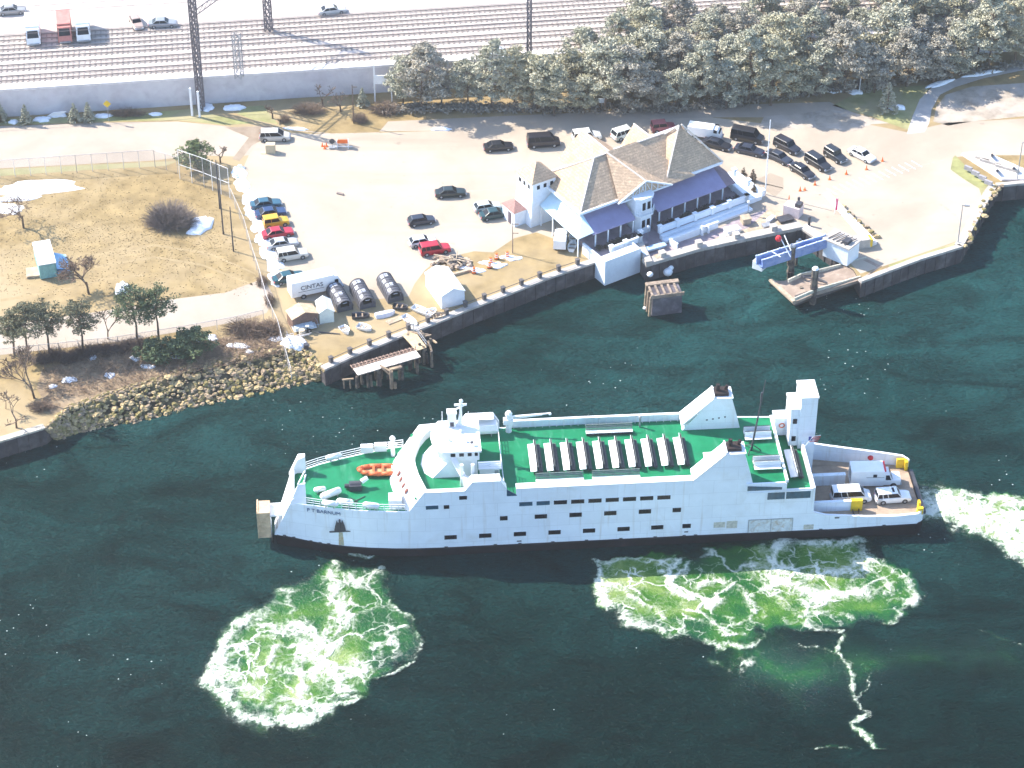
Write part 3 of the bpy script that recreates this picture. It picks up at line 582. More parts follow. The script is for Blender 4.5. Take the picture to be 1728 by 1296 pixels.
# bulwark stiffener plates inside the long rails
for k in range(24):
    x = -9.3 + k * .95
    for y, s in ((.22, 1), (14.05, -1)): q = MB(); q.add([(x, y, 9.52), (x + .06, y, 9.52), (x + .06, y, 10.5), (x, y, 10.5), (x, y + s * .3, 9.52), (x + .06, y + s * .3, 9.52)], [(0, 3, 4), (1, 5, 2), (3, 2, 5, 4), (0, 1, 2, 3)]); q.build('bulwark_bracket', WHITE, ship)
def deck(name, x0, x1, z, m, inset=.23, th=.12, cut=None):
    X = xs_between(x0, x1); poly = [(x, yl(NEAR, x) + inset) for x in X] + [(x, yl(FAR, x) - inset) for x in X[::-1]]
    q = MB(); q.prism(poly, z - th, z); return q.build(name, m, ship)
deck('foredeck', -38.8, -23.0, 7.45, GREEN)
deck('car_deck', -41.0, 43.4, 2.6, DECKT)
deck('bridge_deck', -23.0, -11.5, 9.5, GREEN)
deck('sun_deck', -11.5, 24.9, 9.5, GREEN)
deck('aft_deck', 24.0, 28.6, 7.3, GREEN)
# sundeck and aft deck edge faces
q = MB(); q.box(24.9, 25.25, .3, 13.9, 9.3, 9.75); q.box(28.5, 28.8, .0, 10.0, 7.3, 8.5); q.build('deck_edge', WHITE, ship)
q = MB(); q.box(24.2, 24.5, 1.5, 13.6, 7.62, 9.36); q.build('cabin_bulkhead', HULLW, ship)
# bow: raked front, door and foredeck breakwaters
q = MB(); ra = [(-41.3, 4.1, 6.4, 1.5), (-40.1, 3.5, 7.6, 4.6), (-38.9, 3.1, 9.0, 7.6), (-38.6, 3.1, 9.2, 8.1), (-38.4, 3.1, 9.2, 8.1), (-38.4, 3.1, 9.2, 7.3)]
for (xa, ya, yb, za), (xb, yc, yd, zb_) in zip(ra, ra[1:]): q.add([(xa, ya, za), (xa, yb, za), (xb, yd, zb_), (xb, yc, zb_)], [(3, 2, 1, 0)])
q.box(-41.75, -40.1, 3.9, 6.4, 4.6, 4.85)
q.build('raked_bow', WHITE, ship)
for yo, yi, yt in ((2.75, 3.9, 3.7), (9.9, 9.1, 9.95)):    # the two tall wings either side
    q = MB(); q.add([(-39.1, yo + (yi - yo) * .2, 7.2), (-37.8, yt, 10.0), (-36.9, yt, 10.05), (-36.9, yo, 7.3), (-39.1, yi, 7.2), (-37.9, yi + .1, 9.6), (-36.9, yi + .15, 10.05), (-36.9, yi, 7.3)], [(0, 1, 2, 3), (7, 6, 5, 4), (0, 4, 5, 1), (1, 5, 6, 2), (2, 6, 7, 3)]); q.build('bow_wing', WHITE, ship)
CREAM = mat('cream_door_paint', (.64, .47, .30), .6, .08, 1, col2=(.45, .32, .20), mix_scale=1.2)
q = MB(); q.box(-43.3, -41.72, 3.7, 6.2, 1.5, 5.5); q.box(-43.42, -43.25, 3.5, 6.4, 1.4, 5.6); q.box(-43.4, -41.7, 3.55, 3.72, 1.4, 1.6); q.box(-43.4, -41.7, 3.55, 3.72, 5.35, 5.6)
for zz in (2.3, 3.1, 3.9, 4.7): q.box(-43.2, -41.8, 3.66, 3.7, zz, zz + .06)
q.build('bow_door', CREAM, ship)
q = MB(); q.add([(-41.7, 3.9, -1), (-41.7, 6.2, -1), (-41.7, 6.2, 4.7), (-41.7, 3.9, 4.7)], [(0, 1, 2, 3)]); q.build('bow_plate', HULLW, ship)
q = MB(); q.box(43.38, 43.5, .35, 10.2, .9, 2.9); q.build('stern_plate', BLACK, ship)
q = MB(); q.box(43.5, 44.0, .9, 9.6, 2.35, 2.85); q.build('stern_ramp_lip', DSTEEL, ship)
# curved forward wall of the superstructure
base = [(-23.8, .1), (-24.7, 1.6), (-25.5, 3.7), (-25.9, 5.8), (-26.0, 7.15), (-25.9, 8.6), (-25.4, 10.6), (-24.7, 12.4), (-23.6, 13.9)]
topc = [(-21.8, .05), (-22.8, 1.5), (-23.5, 3.7), (-23.8, 5.8), (-23.9, 7.15), (-23.7, 8.8), (-23.1, 11.0), (-22.1, 12.9), (-20.3, 14.15)]
inn = [(-21.3, .35), (-21.75, 1.9), (-22.3, 3.9), (-22.6, 5.8), (-22.7, 7.15), (-22.5, 8.7), (-21.9, 10.7), (-21.0, 12.3), (-19.9, 13.4)]
q = MB(); n = len(base)
vs = [(x, y, 7.46) for x, y in base] + [(x, y, 10.6) for x, y in topc] + [(x, y, 10.64) for x, y in inn] + [(x, y, 9.5) for x, y in inn]
q.add(vs, [(k * n + i, k * n + i + 1, (k + 1) * n + i + 1, (k + 1) * n + i) for k in range(3) for i in range(n - 1)]); q.f = [f[::-1] for f in q.f]
fw = q.build('forward_wall', WHITE, ship)
q = MB(); poly = inn + [(-19, 13.4), (-19, .35)]
for (yc) in (2.3, 3.5, 4.7, 5.9):
    f = yc; x = -24.9 - min(1, max(0, (yc - 1.6) / 4)) * 1.0 + 1.25
    q.obox((x - .17 + .0, yc, 9.25), (.10, .55, .75), 0, tilt=R(33)); 
q.build('wall_window', mat('red_brown_glass', (.18, .06, .05), .3, .1, 2), fw)
q = MB(); q.box(-22.9, -22.0, 1.8, 12.5, 9.3, 9.498); q.build('bridge_deck_front', GREEN, ship)
# side windows
def win(x0, x1, z0, z1, m=GLASS, side=0):
    T = NEAR; y = yl(T, (x0 + x1) / 2); f = MB()
    f.box(x0 - .08, x1 + .08, y - .035, y + .02, z0 - .08, z1 + .08); fo = f.build('window', HULLW, ship)
    g = MB(); g.box(x0, x1, y - .055, y - .03, z0, z1); g.build('pane', m, fo)
for i in range(9): win(-9.6 + i * 2.23, -7.9 + i * 2.23, 7.75, 8.4, BLUEGLASS if i < 2 else GLASS)
win(-21.6, -20.0, 7.9, 8.5, BLUEGLASS); win(-19.3, -18.6, 7.9, 8.5, GLASS); win(-17.3, -16.3, 9.3, 9.9, GLASS)
for x, wd in ((-12.1, 1.0), (-7.6, 1.6), (-3.1, 1.6), (1.4, 1.6), (5.9, 1.6), (10.3, 1.1)): win(x, x + wd, 5.5, 6.2)
for x, wd in ((-19.3, 1.6), (-14.8, 1.6), (-10.3, 1.6), (-5.8, 1.6), (-1.3, 1.6), (3.2, 1.6), (7.6, 1.6), (11.7, 1.1)): win(x, x + wd, 2.7, 3.4)
q = MB()
for x in (-40.0, -38.8, -36.6, -35.4, -34.3, -19.1, -12.7, -9.5, -5.2, -.8, 3.7, 8.2, 12.0, 13.5, 30, 38.3): y = yl(NEAR, x); q.box(x - .22, x + .22, y - .06, y - .004, keel(x) + .12, keel(x) + .3)
q.box(12.0, 12.5, -.06, -.004, 1.95, 2.1); q.box(-9.9, -9.3, -.06, -.004, 1.75, 1.9); q.box(31.7, 32.3, -.16, -.10, 3.2, 3.4)
q.build('scupper', DSTEEL, ship)
# shell door and rust streaks
q = MB(); q.box(20.4, 26.2, -.05, -.004, 1.35, 3.5); d_ = q.build('shell_door', mat('rusty_white', (.62, .66, .66), .6, .1, 1.5, col2=(.45, .36, .25), mix_scale=1.6, thr=(.5, .7)), ship)
q = MB()
for x in (20.35, 26.15, 23.3): q.box(x, x + .07, -.09, -.05, 1.35, 3.55)
q.box(20.35, 26.2, -.09, -.05, 3.48, 3.58); q.build('door_frame', STEEL, d_)
q = MB(); q.box(27.7, 29.0, -.1, -.055, 1.5, 2.3); q.box(15.8, 17.3, -.035, -.004, 2.5, 3.4); q.box(17.5, 18.9, -.035, -.004, 2.3, 3.5); q.build('patch_plate', mat('tan_patch', (.52, .50, .42), .7, .15, 3), ship)
q = MB(); y = yl(NEAR, -32.7) - .035
q.add([(-33.0, yl(NEAR, -33.0) - .03, 1.4), (-32.3, yl(NEAR, -32.3) - .03, 1.4), (-32.4, yl(NEAR, -32.4) - .03, 3.6), (-32.9, yl(NEAR, -32.9) - .03, 3.6)], [(0, 1, 2, 3)]); q.build('rust_streak', mat('rust_streak', (.46, .46, .34), .8, .15, 2, col2=(.42, .28, .15), mix_scale=2), ship)
# anchor
q = MB(); q.box(-32.95, -32.5, y - .12, y - .02, 4.0, 5.3)
for s in (-1, 1): q.add([(-32.72 + s * .12, y - .25, 4.0), (-32.72 + s * .75, y - .25, 4.1), (-32.72 + s * .62, y - .25, 4.9), (-32.72 + s * .35, y - .25, 5.9), (-32.72 + s * .12, y - .25, 5.0)], [(0, 1, 2, 3, 4)])
q.box(-34.1, -31.4, y - .28, y - .1, 3.85, 4.0); q.tube((-32.72, y - .2, 3.9), (-32.72, y - .2, 5.9), .13); an = q.build('anchor', DSTEEL, ship); 
# name on the bow, following the plating
dx = 5.2; ang = math.atan2(yl(NEAR, -33.0) - yl(NEAR, -37.0), 4.0)
lettering('P T BARNUM', .78, mat('navy_lettering', (.02, .08, .2), .5, .05, 3), ship, (-34.7, yl(NEAR, -34.7) - .06, 6.75), (R(90), 0, ang))
# wheelhouse block
SHW = mat('superstructure_white', (.80, .80, .80), .5, .03, .7, .3)
q = MB(); c0 = [(-20.5, 4.3), (-21.5, 5.4), (-21.9, 7.2), (-21.6, 9.2), (-20.7, 10.6)]; c1 = [(-18.2, 4.7), (-18.9, 5.6), (-19.2, 7.2), (-19.0, 9.0), (-18.4, 10.3)]
rect = [(-14.6, 4.3), (-14.6, 10.6)]; P0 = c0 + [rect[1], rect[0]]; P1 = c1 + [(-14.7, 10.3), (-14.7, 4.7)]
n = 7; q.add([(x, y, 9.5) for x, y in P0] + [(x, y, 12.0) for x, y in P1], [(i, n + i, n + (i + 1) % n, (i + 1) % n) for i in range(n)] + [tuple(range(n, 2 * n))]); q.build('deckhouse', SHW, ship)
wh = MB(); w0_ = [(-18.6, 4.5), (-19.6, 5.4), (-19.95, 7.2), (-19.7, 9.2), (-18.8, 10.5), (-14.4, 10.5), (-14.4, 4.5)]
w1_ = [(x - (.25 if x < -16 else 0), y) for x, y in w0_]
n = 7; wh.add([(x, y, 12.0) for x, y in w0_] + [(x, y, 13.5) for x, y in w1_], [(i, n + i, n + (i + 1) % n, (i + 1) % n) for i in range(n)] + [tuple(range(n - 1, -1, -1))]); W_ = wh.build('wheelhouse', SHW, ship)
q = MB()
for i, (x0, x1) in enumerate(((-18.1, -17.5), (-17.0, -16.4), (-15.9, -15.4), (-15.0, -14.6))): q.box(x0, x1, 4.44, 4.49, 12.75, 13.25)
for y0 in (5.6, 6.5, 7.4, 8.3): q.box(-20.15, -20.0, y0, y0 + .6, 12.75, 13.25)
q.build('pane', GLASS, W_)
q = MB(); q.prism([(x - (.35 if x < -18 else -.25 if x > -15 else 0), y + (-.3 if y < 7 else .3)) for x, y in w1_], 13.504, 13.75); q.build('wheelhouse_roof', WHITE, ship)
q = MB()
for x, y, s in ((-17.8, 9.6, .35), (-16.6, 8.2, .25), (-18.2, 6.6, .2), (-16.0, 6.2, .22)): q.sphere((x, y, 13.95), s, 8, 5)
q.tube((-17.6, 5.6, 13.8), (-14.8, 5.5, 14.0), .04); q.tube((-15.3, 5.4, 13.76), (-15.3, 5.4, 14.6), .05); q.box(-15.5, -15.1, 5.2, 5.6, 14.2, 14.35, 1); q.box(-18.4, -17.4, 7.6, 7.7, 13.9, 14.0); q.build('roof_fitting', [WHITE, DSTEEL], ship)
# radar mast
q = MB(); q.box(-18.2, -17.1, 9.3, 10.2, 13.76, 15.9); q.box(-18.3, -17.0, 9.2, 10.3, 15.9, 16.1); q.tube((-16.5, 9.7, 13.76), (-16.45, 9.7, 17.6), .22, .16); q.tube((-17.3, 9.8, 16.2), (-16.1, 9.8, 16.9), .12)
q.box(-17.3, -15.7, 9.55, 9.85, 17.0, 17.2); q.sphere((-16.4, 9.7, 17.7), .28); q.tube((-15.5, 9.6, 13.76), (-15.5, 9.6, 16.0), .05); q.tube((-18.9, 9.6, 13.76), (-18.9, 9.6, 16.2), .05); q.tube((-16.9, 9.6, 13.76), (-16.6, 9.6, 15.6), .12)
q.box(-18.21, -18.18, 9.5, 9.9, 14.4, 15.5, 1); q.box(-17.9, -17.4, 9.25, 9.31, 13.9, 14.6, 1); q.build('radar_mast', [WHITE, DSTEEL], ship)
# platform abaft the wheelhouse, wing control and rails
q = MB(); q.box(-14.6, -11.6, 3.4, 5.0, 11.2, 11.35); q.box(-14.4, -11.9, 3.5, 4.8, 9.51, 11.19); q.build('upper_platform', SHW, ship)
q = MB(); q.box(-12.5, -12.0, 3.46, 3.49, 9.6, 11.0); q.build('cabinet_door', STEEL, ship)
def rail(name, pts, h=1.1, post=1.2, parent=None, m=WHITE, nr=3, r=.035):
    q = MB()
    for a, b in zip(pts, pts[1:]):
        a = Vector(a); b = Vector(b); L = (b - a).length; n = max(1, round(L / post))
        for i in range(n + 1): p = a.lerp(b, i / n); q.tube(p, p + Vector((0, 0, h)), r, r, 4)
        for k in range(nr): dz = Vector((0, 0, h * (k + 1) / nr)); q.tube(a + dz, b + dz, r, r, 4)
    return q.build(name, m, parent or ship)
rail('railing', [(-14.6, 3.45, 11.35), (-11.65, 3.45, 11.35), (-11.65, 5.0, 11.35)], r=.045)
rail('railing', [(-11.45, 1.2, 9.5), (-11.45, 13.2, 9.5)], r=.05)
q = MB()
for y0 in (.9, 4.6): q.box(-17.0, -16.6, 2.3, 2.7, 9.5, 13.0) if y0 < 1 else q.box(-15.6, -15.2, 2.3, 2.7, 9.5, 13.0)
q.add([(-18.2, 4.5, 12.6), (-17.4, 4.5, 12.6), (-16.2, 2.2, 11.2), (-16.9, 2.2, 11.2), (-18.2, 4.5, 12.4), (-17.4, 4.5, 12.4), (-16.2, 2.2, 11.0), (-16.9, 2.2, 11.0)], [(0, 1, 2, 3), (7, 6, 5, 4), (0, 4, 5, 1), (1, 5, 6, 2), (2, 6, 7, 3), (3, 7, 4, 0)])
q.box(-16.7, -15.3, 1.2, 2.2, 10.3, 11.3); q.build('wing_control_stand', SHW, ship)
# blue glass wedge screens beside the deck edge
q = MB(); q.add([(-11.2, -.02, 9.5), (-9.9, -.02, 9.5), (-9.9, -.02, 9.6), (-11.2, -.02, 10.6), (-11.2, .1, 9.5), (-9.9, .1, 9.5), (-9.9, .1, 9.6), (-11.2, .1, 10.6)], [(0, 1, 2, 3), (7, 6, 5, 4), (3, 2, 6, 7)]); q.build('wind_screen', BLUEGLASS, ship)
# foredeck railings
def edge(T, xa, xb, off, z, st=1.6): n = max(2, int((xb - xa) / st)); return [(xa + (xb - xa) * i / n, yl(T, xa + (xb - xa) * i / n) + off, z) for i in range(n + 1)]
rail('railing', edge(NEAR, -36.9, -24.2, .15, 7.5), r=.045); rail('railing', edge(FAR, -36.9, -24.0, -.15, 7.5), r=.045)
rail('railing', [(20, .2, 9.5), (24.9, .2, 9.5), (25.0, 2.0, 9.5)], r=.03, nr=2) if False else None
# foredeck fittings that belong to the ship
q = MB(); q.box(-31.3, -29.7, 4.8, 6.0, 7.46, 8.3, 1); q.tube((-31.2, 5.4, 8.1), (-29.8, 5.4, 8.1), .45, .45, 10, 1); q.tube((-29.7, 5.6, 8.4), (-28.9, 6.0, 8.7), .35, .3, 8, 0); q.tube((-31.9, 5.5, 7.9), (-31.3, 5.5, 7.9), .3, .3, 8, 1); q.build('windlass', [WHITE, DSTEEL], ship)
q = MB(); q.box(-26.3, -24.6, .9, 2.5, 7.46, 8.9); q.build('deck_locker', WHITE, ship)
for x, y in ((-27.0, 12.6), (-28.8, 12.4)): q = MB(); q.box(x - .8, x + .8, y - .35, y + .4, 7.9, 8.9); q.build('rail_locker', WHITE, ship)
q = MB(); q.tube((-25.4, 11.9, 7.46), (-25.4, 11.9, 10.2), .3, .22, 8); q.sphere((-25.4, 11.9, 10.3), .4); q.box(-26.0, -24.8, 11.5, 12.3, 9.0, 9.3); q.build('fog_horn_post', WHITE, ship)
q = MB()
for a, b in (((-31.5, 2.2), (-29.3, 3.7)), ((-31.3, 3.6), (-30.3, 2.8)), ((-30.6, 2.0), (-30.3, 3.1))): q.tube((*a, 7.5), (*b, 7.52), .05, .05, 4)
q.build('mooring_rope', DSTEEL, ship)
q = MB(); q.tube((-36.9, 8.6, 7.6), (-37.2, 6.9, 7.6), .12, .12, 5); q.tube((-37.0, 8.6, 8.2), (-38.0, 6.5, 7.6), .1); q.sphere((-37.6, 4.9, 8.4), .35, m=1); q.tube((-37.6, 4.9, 7.5), (-37.6, 4.9, 8.4), .2); q.build('bow_fitting', [WHITE, mat('rusty_fitting', (.5, .38, .2), .8, .2, 3)], ship)
# sundeck crane
q = MB(); q.tube((-10.0, 13.3, 9.5), (-10.0, 13.3, 12.2), .42, .36, 8); q.sphere((-10.0, 13.3, 12.4), .5); q.box(-10.7, -9.4, 12.9, 13.7, 10.9, 11.6); q.tube((-9.7, 13.2, 12.0), (-4.6, 12.7, 12.7), .16, .10, 6); q.tube((-9.8, 13.2, 11.6), (-5.6, 12.8, 12.4), .07); q.sphere((-4.6, 12.7, 12.6), .22); q.build('deck_crane', WHITE, ship)
# funnels: inner wall, smoke outlets
for s, y0, y1 in ((0, .22, 2.4), (1, 11.8, 14.0)):
    q = MB(); q.xprism([(12.9, 9.52), (16.85, 14.55), (19.25, 14.55), (20.6, 9.52)], y0, y1); fn = q.build('funnel', HULLW, ship)
    q = MB(); q.add([(12.75, y0 - .25, 10.6), (12.75, y1 + .05, 10.6), (16.8, y1 + .05, 14.72), (16.8, y0 - .25, 14.72), (12.75, y0 - .25, 10.3), (12.75, y1 + .05, 10.3), (17.0, y1 + .05, 14.5), (17.0, y0 - .25, 14.5)], [(3, 2, 1, 0), (4, 5, 6, 7), (0, 1, 5, 4), (1, 2, 6, 5), (2, 3, 7, 6), (3, 0, 4, 7)]); q.build('funnel_front', WHITE, fn)
    q = MB(); q.box(16.75, 19.45, y0 - .2, y1 + .1, 14.56, 14.7); q.box(16.8, 17.0, y0 - .2, y1 + .1, 14.7, 15.0); q.build('funnel_top', WHITE, fn)
    q = MB(); q.box(17.1, 18.9, y0 + .3, y1 - .3, 14.7, 15.15); q.tube((17.5, (y0 + y1) / 2, 14.8), (17.5, (y0 + y1) / 2, 16.1), .32, .26, 8); q.tube((18.5, (y0 + y1) / 2 + .2, 14.8), (18.8, (y0 + y1) / 2 + .2, 15.7), .3, .25, 8); q.build('smoke_outlet', mat('sooty_steel', (.03, .02, .02), .8, .3, 3), fn)
    if s: q = MB(); [q.box(16.0 + i * .8, 16.25 + i * .8, y0 - .03, y0 - .004, 11.0 + i * .12, 11.2 + i * .12) for i in range(4)]; q.build('vent', DSTEEL, fn)
for (x, y) in ((15.7, 5.2), (17.7, 5.6), (15.6, 3.8)): q = MB(); q.box(x - .75, x + .75, y - .65, y + .65, 9.5, 10.2); q.box(x - .85, x + .85, y - .75, y + .75, 10.2, 10.38); q.build('ventilator_box', WHITE, ship)
q = MB(); q.box(-1.0 + 8.3, -.8 + 8.3, 12.9, 13.1, 9.5, 11.0); q.sphere((7.4, 13.0, 11.1), .22); q.build('lamp_post', STEEL, ship)
# tall aerial mast
q = MB(); q.tube((21.4, 7.0, 9.5), (22.6, 7.0, 21.0), .16, .05, 6); q.tube((22.2, 7.0, 17.5), (22.25, 7.0, 19.0), .14)
for a in (0, 2.1, 4.2): q.tube((21.5, 7.0, 10.5), (21.4 + math.cos(a) * 1.2, 7.0 + math.sin(a) * 1.2, 9.52), .07)
q.build('aerial_mast', DSTEEL, ship)
# stair tower aft on the far side
q = MB(); q.box(28.1, 30.3, 9.6, 13.3, 3.0, 15.6); q.box(26.9, 28.1, 9.9, 13.3, 7.61, 13.6); tw = q.build('stair_tower', HULLW, ship)
q = MB(); q.box(28.0, 30.4, 9.5, 13.4, 15.6, 15.8); q.box(26.8, 28.1, 9.8, 13.4, 13.6, 13.8); q.build('tower_roof', WHITE, tw)
for z_ in (8.4, 11.3): q = MB(); q.box(27.25, 27.8, 9.86, 9.9, z_, z_ + .8); q.build('tower_window', GLASS, tw)
q = MB(); q.box(25.3, 26.9, 12.2, 13.8, 7.61, 10.4); q.box(25.2, 26.95, 12.1, 13.9, 10.4, 10.55); q.build('aft_cabinet', HULLW, ship)
q = MB()
for i in range(16):
    a, b = 2 * math.pi * i / 16, 2 * math.pi * (i + 1) / 16; q.tube((26.3 + .34 * math.cos(a), 12.14, 9.3 + .34 * math.sin(a)), (26.3 + .34 * math.cos(b), 12.14, 9.3 + .34 * math.sin(b)), .08, .08, 5)
q.build('life_ring', ORANGE, ship)
# glazing at the aft corner
q = MB(); q.add([(19.9, -.08, 9.3), (24.4, -.08, 8.9), (24.4, -.08, 8.5), (19.9, -.08, 8.5)], [(0, 1, 2, 3)]); q.box(22.6, 28.2, -.1, -.06, 6.9, 8.1); gl = q.build('side_screen', BLUEGLASS, ship)
q = MB(); q.box(24.85, 25.0, -.16, -.1, 6.8, 9.5); q.box(19.8, 28.4, -.16, -.1, 8.12, 8.25); q.build('screen_frame', HULLW, gl)
# car deck: after end of the casing, low division walls
q = MB(); q.box(28.6, 28.8, .3, 1.6, 2.61, 7.3); q.box(28.6, 28.8, 12.4, 13.3, 2.61, 7.3); q.build('casing_end', HULLW, ship)
q = MB(); q.box(22, 22.2, .3, 13.5, 2.61, 7.4); q.build('inner_bulkhead', BLACK, ship)
q = MB(); q.box(28.9, 34.2, 2.0, 2.25, 2.61, 4.1); q.box(28.9, 34.2, 1.9, 2.35, 4.1, 4.25); q.build('lane_divider', HULLW, ship); q = MB(); q.box(28.9, 34.4, 7.3, 7.6, 2.61, 4.3); q.box(28.9, 34.4, 7.15, 7.75, 4.3, 4.42); q.build('lane_divider', HULLW, ship)
q = MB(); q.box(34.2, 35.7, 1.85, 2.4, 2.61, 4.3); q.build('divider_end', YELLOW, ship)
q = MB(); q.box(41.9, 43.2, 10.2, 10.5, 2.61, 4.1); q.build('ramp_post', YELLOW, ship); q = MB(); q.box(42.9, 43.3, 9.6, 10.3, 2.61, 4.05); q.build('ramp_post', YELLOW, ship); q = MB(); q.box(43.0, 43.3, 1.2, 1.9, 2.61, 4.0); q.box(42.6, 43.4, .05, .5, 3.0, 4.02); q.build('ramp_post', YELLOW, ship)
q = MB(); q.sphere((38.6, 11.55, 3.6), .42, 8, 5); q.build('hose_reel', REDP, ship)
q = MB(); q.box(35.2, 35.3, 0.1, 2, 2.61, 3.0); q.box(34.4, 34.5, 0.1, 2, 2.605, 2.95); q.build('deck_joint', DSTEEL, ship)

# ---- things on the ferry: benches
BSL = mat('bench_slats_shade', (.11, .12, .12), .7, .08, 3); BRD = mat('bench_steel_shade', (.06, .06, .07), .6, .1, 3)  # shade on the benches' stern half and underside, put into the colour
RBL = mat('grey_green_slats', (.20, .24, .22), .7, .1, 3)
def make_bench(L):
    t = thing('deck_bench', '', 'bench', (0, 0, 0))
    q = MB(); q.obox((-.50, 0, .52), (.80, L, .07), 0, tilt=R(-5)); q.build('seat', WHITE, t)
    q = MB(); [q.obox((.34 + k * .24, 0, .52 + k * .02), (.12, L, .05)) for k in range(2)]; q.build('slatted_seat', BSL, t); q = MB(); q.box(.12, .74, -L / 2, L / 2, .28, .33); q.build('shade_panel', BRD, t)  # dark slats and the added panel below paint this half's shade
    for s in (-1, 1):
        q = MB(); q.obox((.08 * s, 0, .92), (.05, L, .74), 0, tilt=R(6 * s)); q.build('backrest', WHITE if s < 0 else BSL, t)  # stern-side backrest darkened as its shaded face
    q = MB(); q.box(-.7, -.2, -L / 2, L / 2, .0, .04)
    for k in range(5):
        y = -L / 2 + .1 + k * (L - .2) / 4; q2 = MB(); q2.box(-.62, .62, y - .04, y + .04, .40, .47); q2.box(-.5, -.42, y - .04, y + .04, 0, .45); q2.box(.42, .5, y - .04, y + .04, 0, .45); q2.box(-.03, .03, y - .04, y + .04, .4, 1.1); q2.build('leg', BRD, t)
    return t
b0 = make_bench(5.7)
ORD = ['first', 'second', 'third', 'fourth', 'fifth', 'sixth', 'seventh', 'eighth', 'ninth', 'tenth']
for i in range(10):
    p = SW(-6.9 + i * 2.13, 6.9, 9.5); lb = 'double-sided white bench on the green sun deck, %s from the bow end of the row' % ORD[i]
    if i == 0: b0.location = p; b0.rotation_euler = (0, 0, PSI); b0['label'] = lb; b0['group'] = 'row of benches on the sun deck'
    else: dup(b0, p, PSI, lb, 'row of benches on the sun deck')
for (x, y, lb) in ((-4.2, 2.6, 'long grey bench by the near rail, nearer the bow'), (3.1, 2.6, 'long grey bench by the near rail, nearer the funnels'), (3.2, 12.2, 'lone long grey bench by the far rail of the sun deck')):
    t = thing('rail_bench', lb, 'bench', SW(x, y, 9.5), PSI, 'long benches along the rails'); q = MB(); q.box(-3.1, 3.1, -.75, -.15, .44, .52); q.build('seat', WHITE, t)
    q = MB(); [q.box(-3.1, 3.1, -.12 + k * .09, -.06 + k * .09, .56 + k * .19, .70 + k * .19) for k in range(4)]; q.build('slatted_backrest', RBL, t)
    q = MB(); q.box(-3.05, 3.05, -.6, .2, .02, .1); q.build('base', BRD, t)  # dark base stands for the shade under the bench
    for k in range(5): q = MB(); q.box(-3.0 + k * 1.48, -2.92 + k * 1.48, -.7, .2, 0, .44); q.build('leg', BRD, t)
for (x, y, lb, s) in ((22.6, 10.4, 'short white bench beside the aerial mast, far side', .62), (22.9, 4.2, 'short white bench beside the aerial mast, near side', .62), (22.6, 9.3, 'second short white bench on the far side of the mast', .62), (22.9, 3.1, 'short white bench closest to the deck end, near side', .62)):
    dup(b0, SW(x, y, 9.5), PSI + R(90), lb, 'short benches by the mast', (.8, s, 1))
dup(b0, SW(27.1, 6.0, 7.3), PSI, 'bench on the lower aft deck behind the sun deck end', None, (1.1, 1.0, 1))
# life raft canisters
def canister(x, y, z, L, r, rz, lb, grp='life raft canisters'):
    t = thing('life_raft_canister', lb, 'life raft', SW(x, y, z), PSI + rz, grp); q = MB(); q.tube((-L / 2, 0, r + .15), (L / 2, 0, r + .15), r, r, 12); q.sphere((-L / 2, 0, r + .15), r * .98, 10, 6); q.sphere((L / 2, 0, r + .15), r * .98, 10, 6); q.build('barrel', WHITE, t, smooth=True)
    q = MB(); [q.box(k * L * .35 - .06, k * L * .35 + .06, -r * .9, r * .9, 0, r * .6) for k in (-1, 1)]; q.build('cradle', STEEL, t)
canister(-33.7, 3.9, 7.46, 2.2, .48, R(28), 'big white canister lying askew on the foredeck near the near rail')
canister(-35.1, 5.0, 7.46, 1.0, .35, R(10), 'small stained canister beside the askew one on the foredeck', None)
for x, y, lb in ((-33.8, 1.75, 'white canister at the near foredeck rail, foremost of two'), (-28.6, 1.0, 'white canister at the near foredeck rail, nearer the bridge'), (-33.2, 11.3, 'white canister at the far foredeck rail, nearer the bow'), (-31.9, 2.0, 'middle white canister of the near foredeck rail')): canister(x, y, 7.7, 1.5, .38, R(-13 if y < 5 else 16), lb, 'canisters along the foredeck rails')
# rescue boat box on the far side abaft the wheelhouse
t = thing('rescue_boat', 'white covered rescue boat at the far rail beside the crane', 'boat', SW(-13.6, 13.0, 9.5), PSI)
q = MB(); q.frus(-2.1, 1.9, -.7, .7, .5, -2.4, 2.2, -.9, .9, 1.1); q.frus(-2.4, 2.2, -.9, .9, 1.1, -1.7, 1.9, -.65, .65, 1.9); q.build('hull', WHITE, t); q = MB(); [q.box(a, a + .15, -.6, .6, 0, .55) for a in (-1.4, 1.2)]; q.build('cradle', STEEL, t)
# orange inflatable
t = thing('inflatable_boat', 'orange inflatable boat with outboard on the green foredeck', 'boat', SW(-27.6, 8.4, 7.46), PSI + R(-2))
pts = []; 
for s in (-1, 1): pts.append([(2.0, s * .75, .5), (.6, s * .85, .5), (-1.0, s * .78, .52), (-1.9, s * .45, .6), (-2.4, 0, .72)])
q = MB(); [q.path(p, .30, 8) for p in pts]; [q.sphere(p, .3, 8, 5) for l_ in pts for p in l_]; q.build('tube', ORANGE, t, smooth=True)
q = MB(); q.box(-1.9, 1.9, -.65, .65, .28, .36); q.build('floor', mat('tan_boat_floor', (.5, .35, .18), .8, .15, 3), t)
q = MB(); q.box(-.6, -.3, -.7, .7, .5, .7); q.box(.6, .9, -.7, .7, .5, .7); q.build('thwart', ORANGE, t)
q = MB(); q.box(1.9, 2.35, -.22, .22, .5, 1.05); q.tube((2.15, 0, .5), (2.2, 0, .1), .1); q.build('outboard', WHITE, t)
q = MB(); q.box(-1.2, -.95, -.6, .6, 0, .28); q.box(.9, 1.15, -.6, .6, 0, .28); q.build('chock', DSTEEL, t)
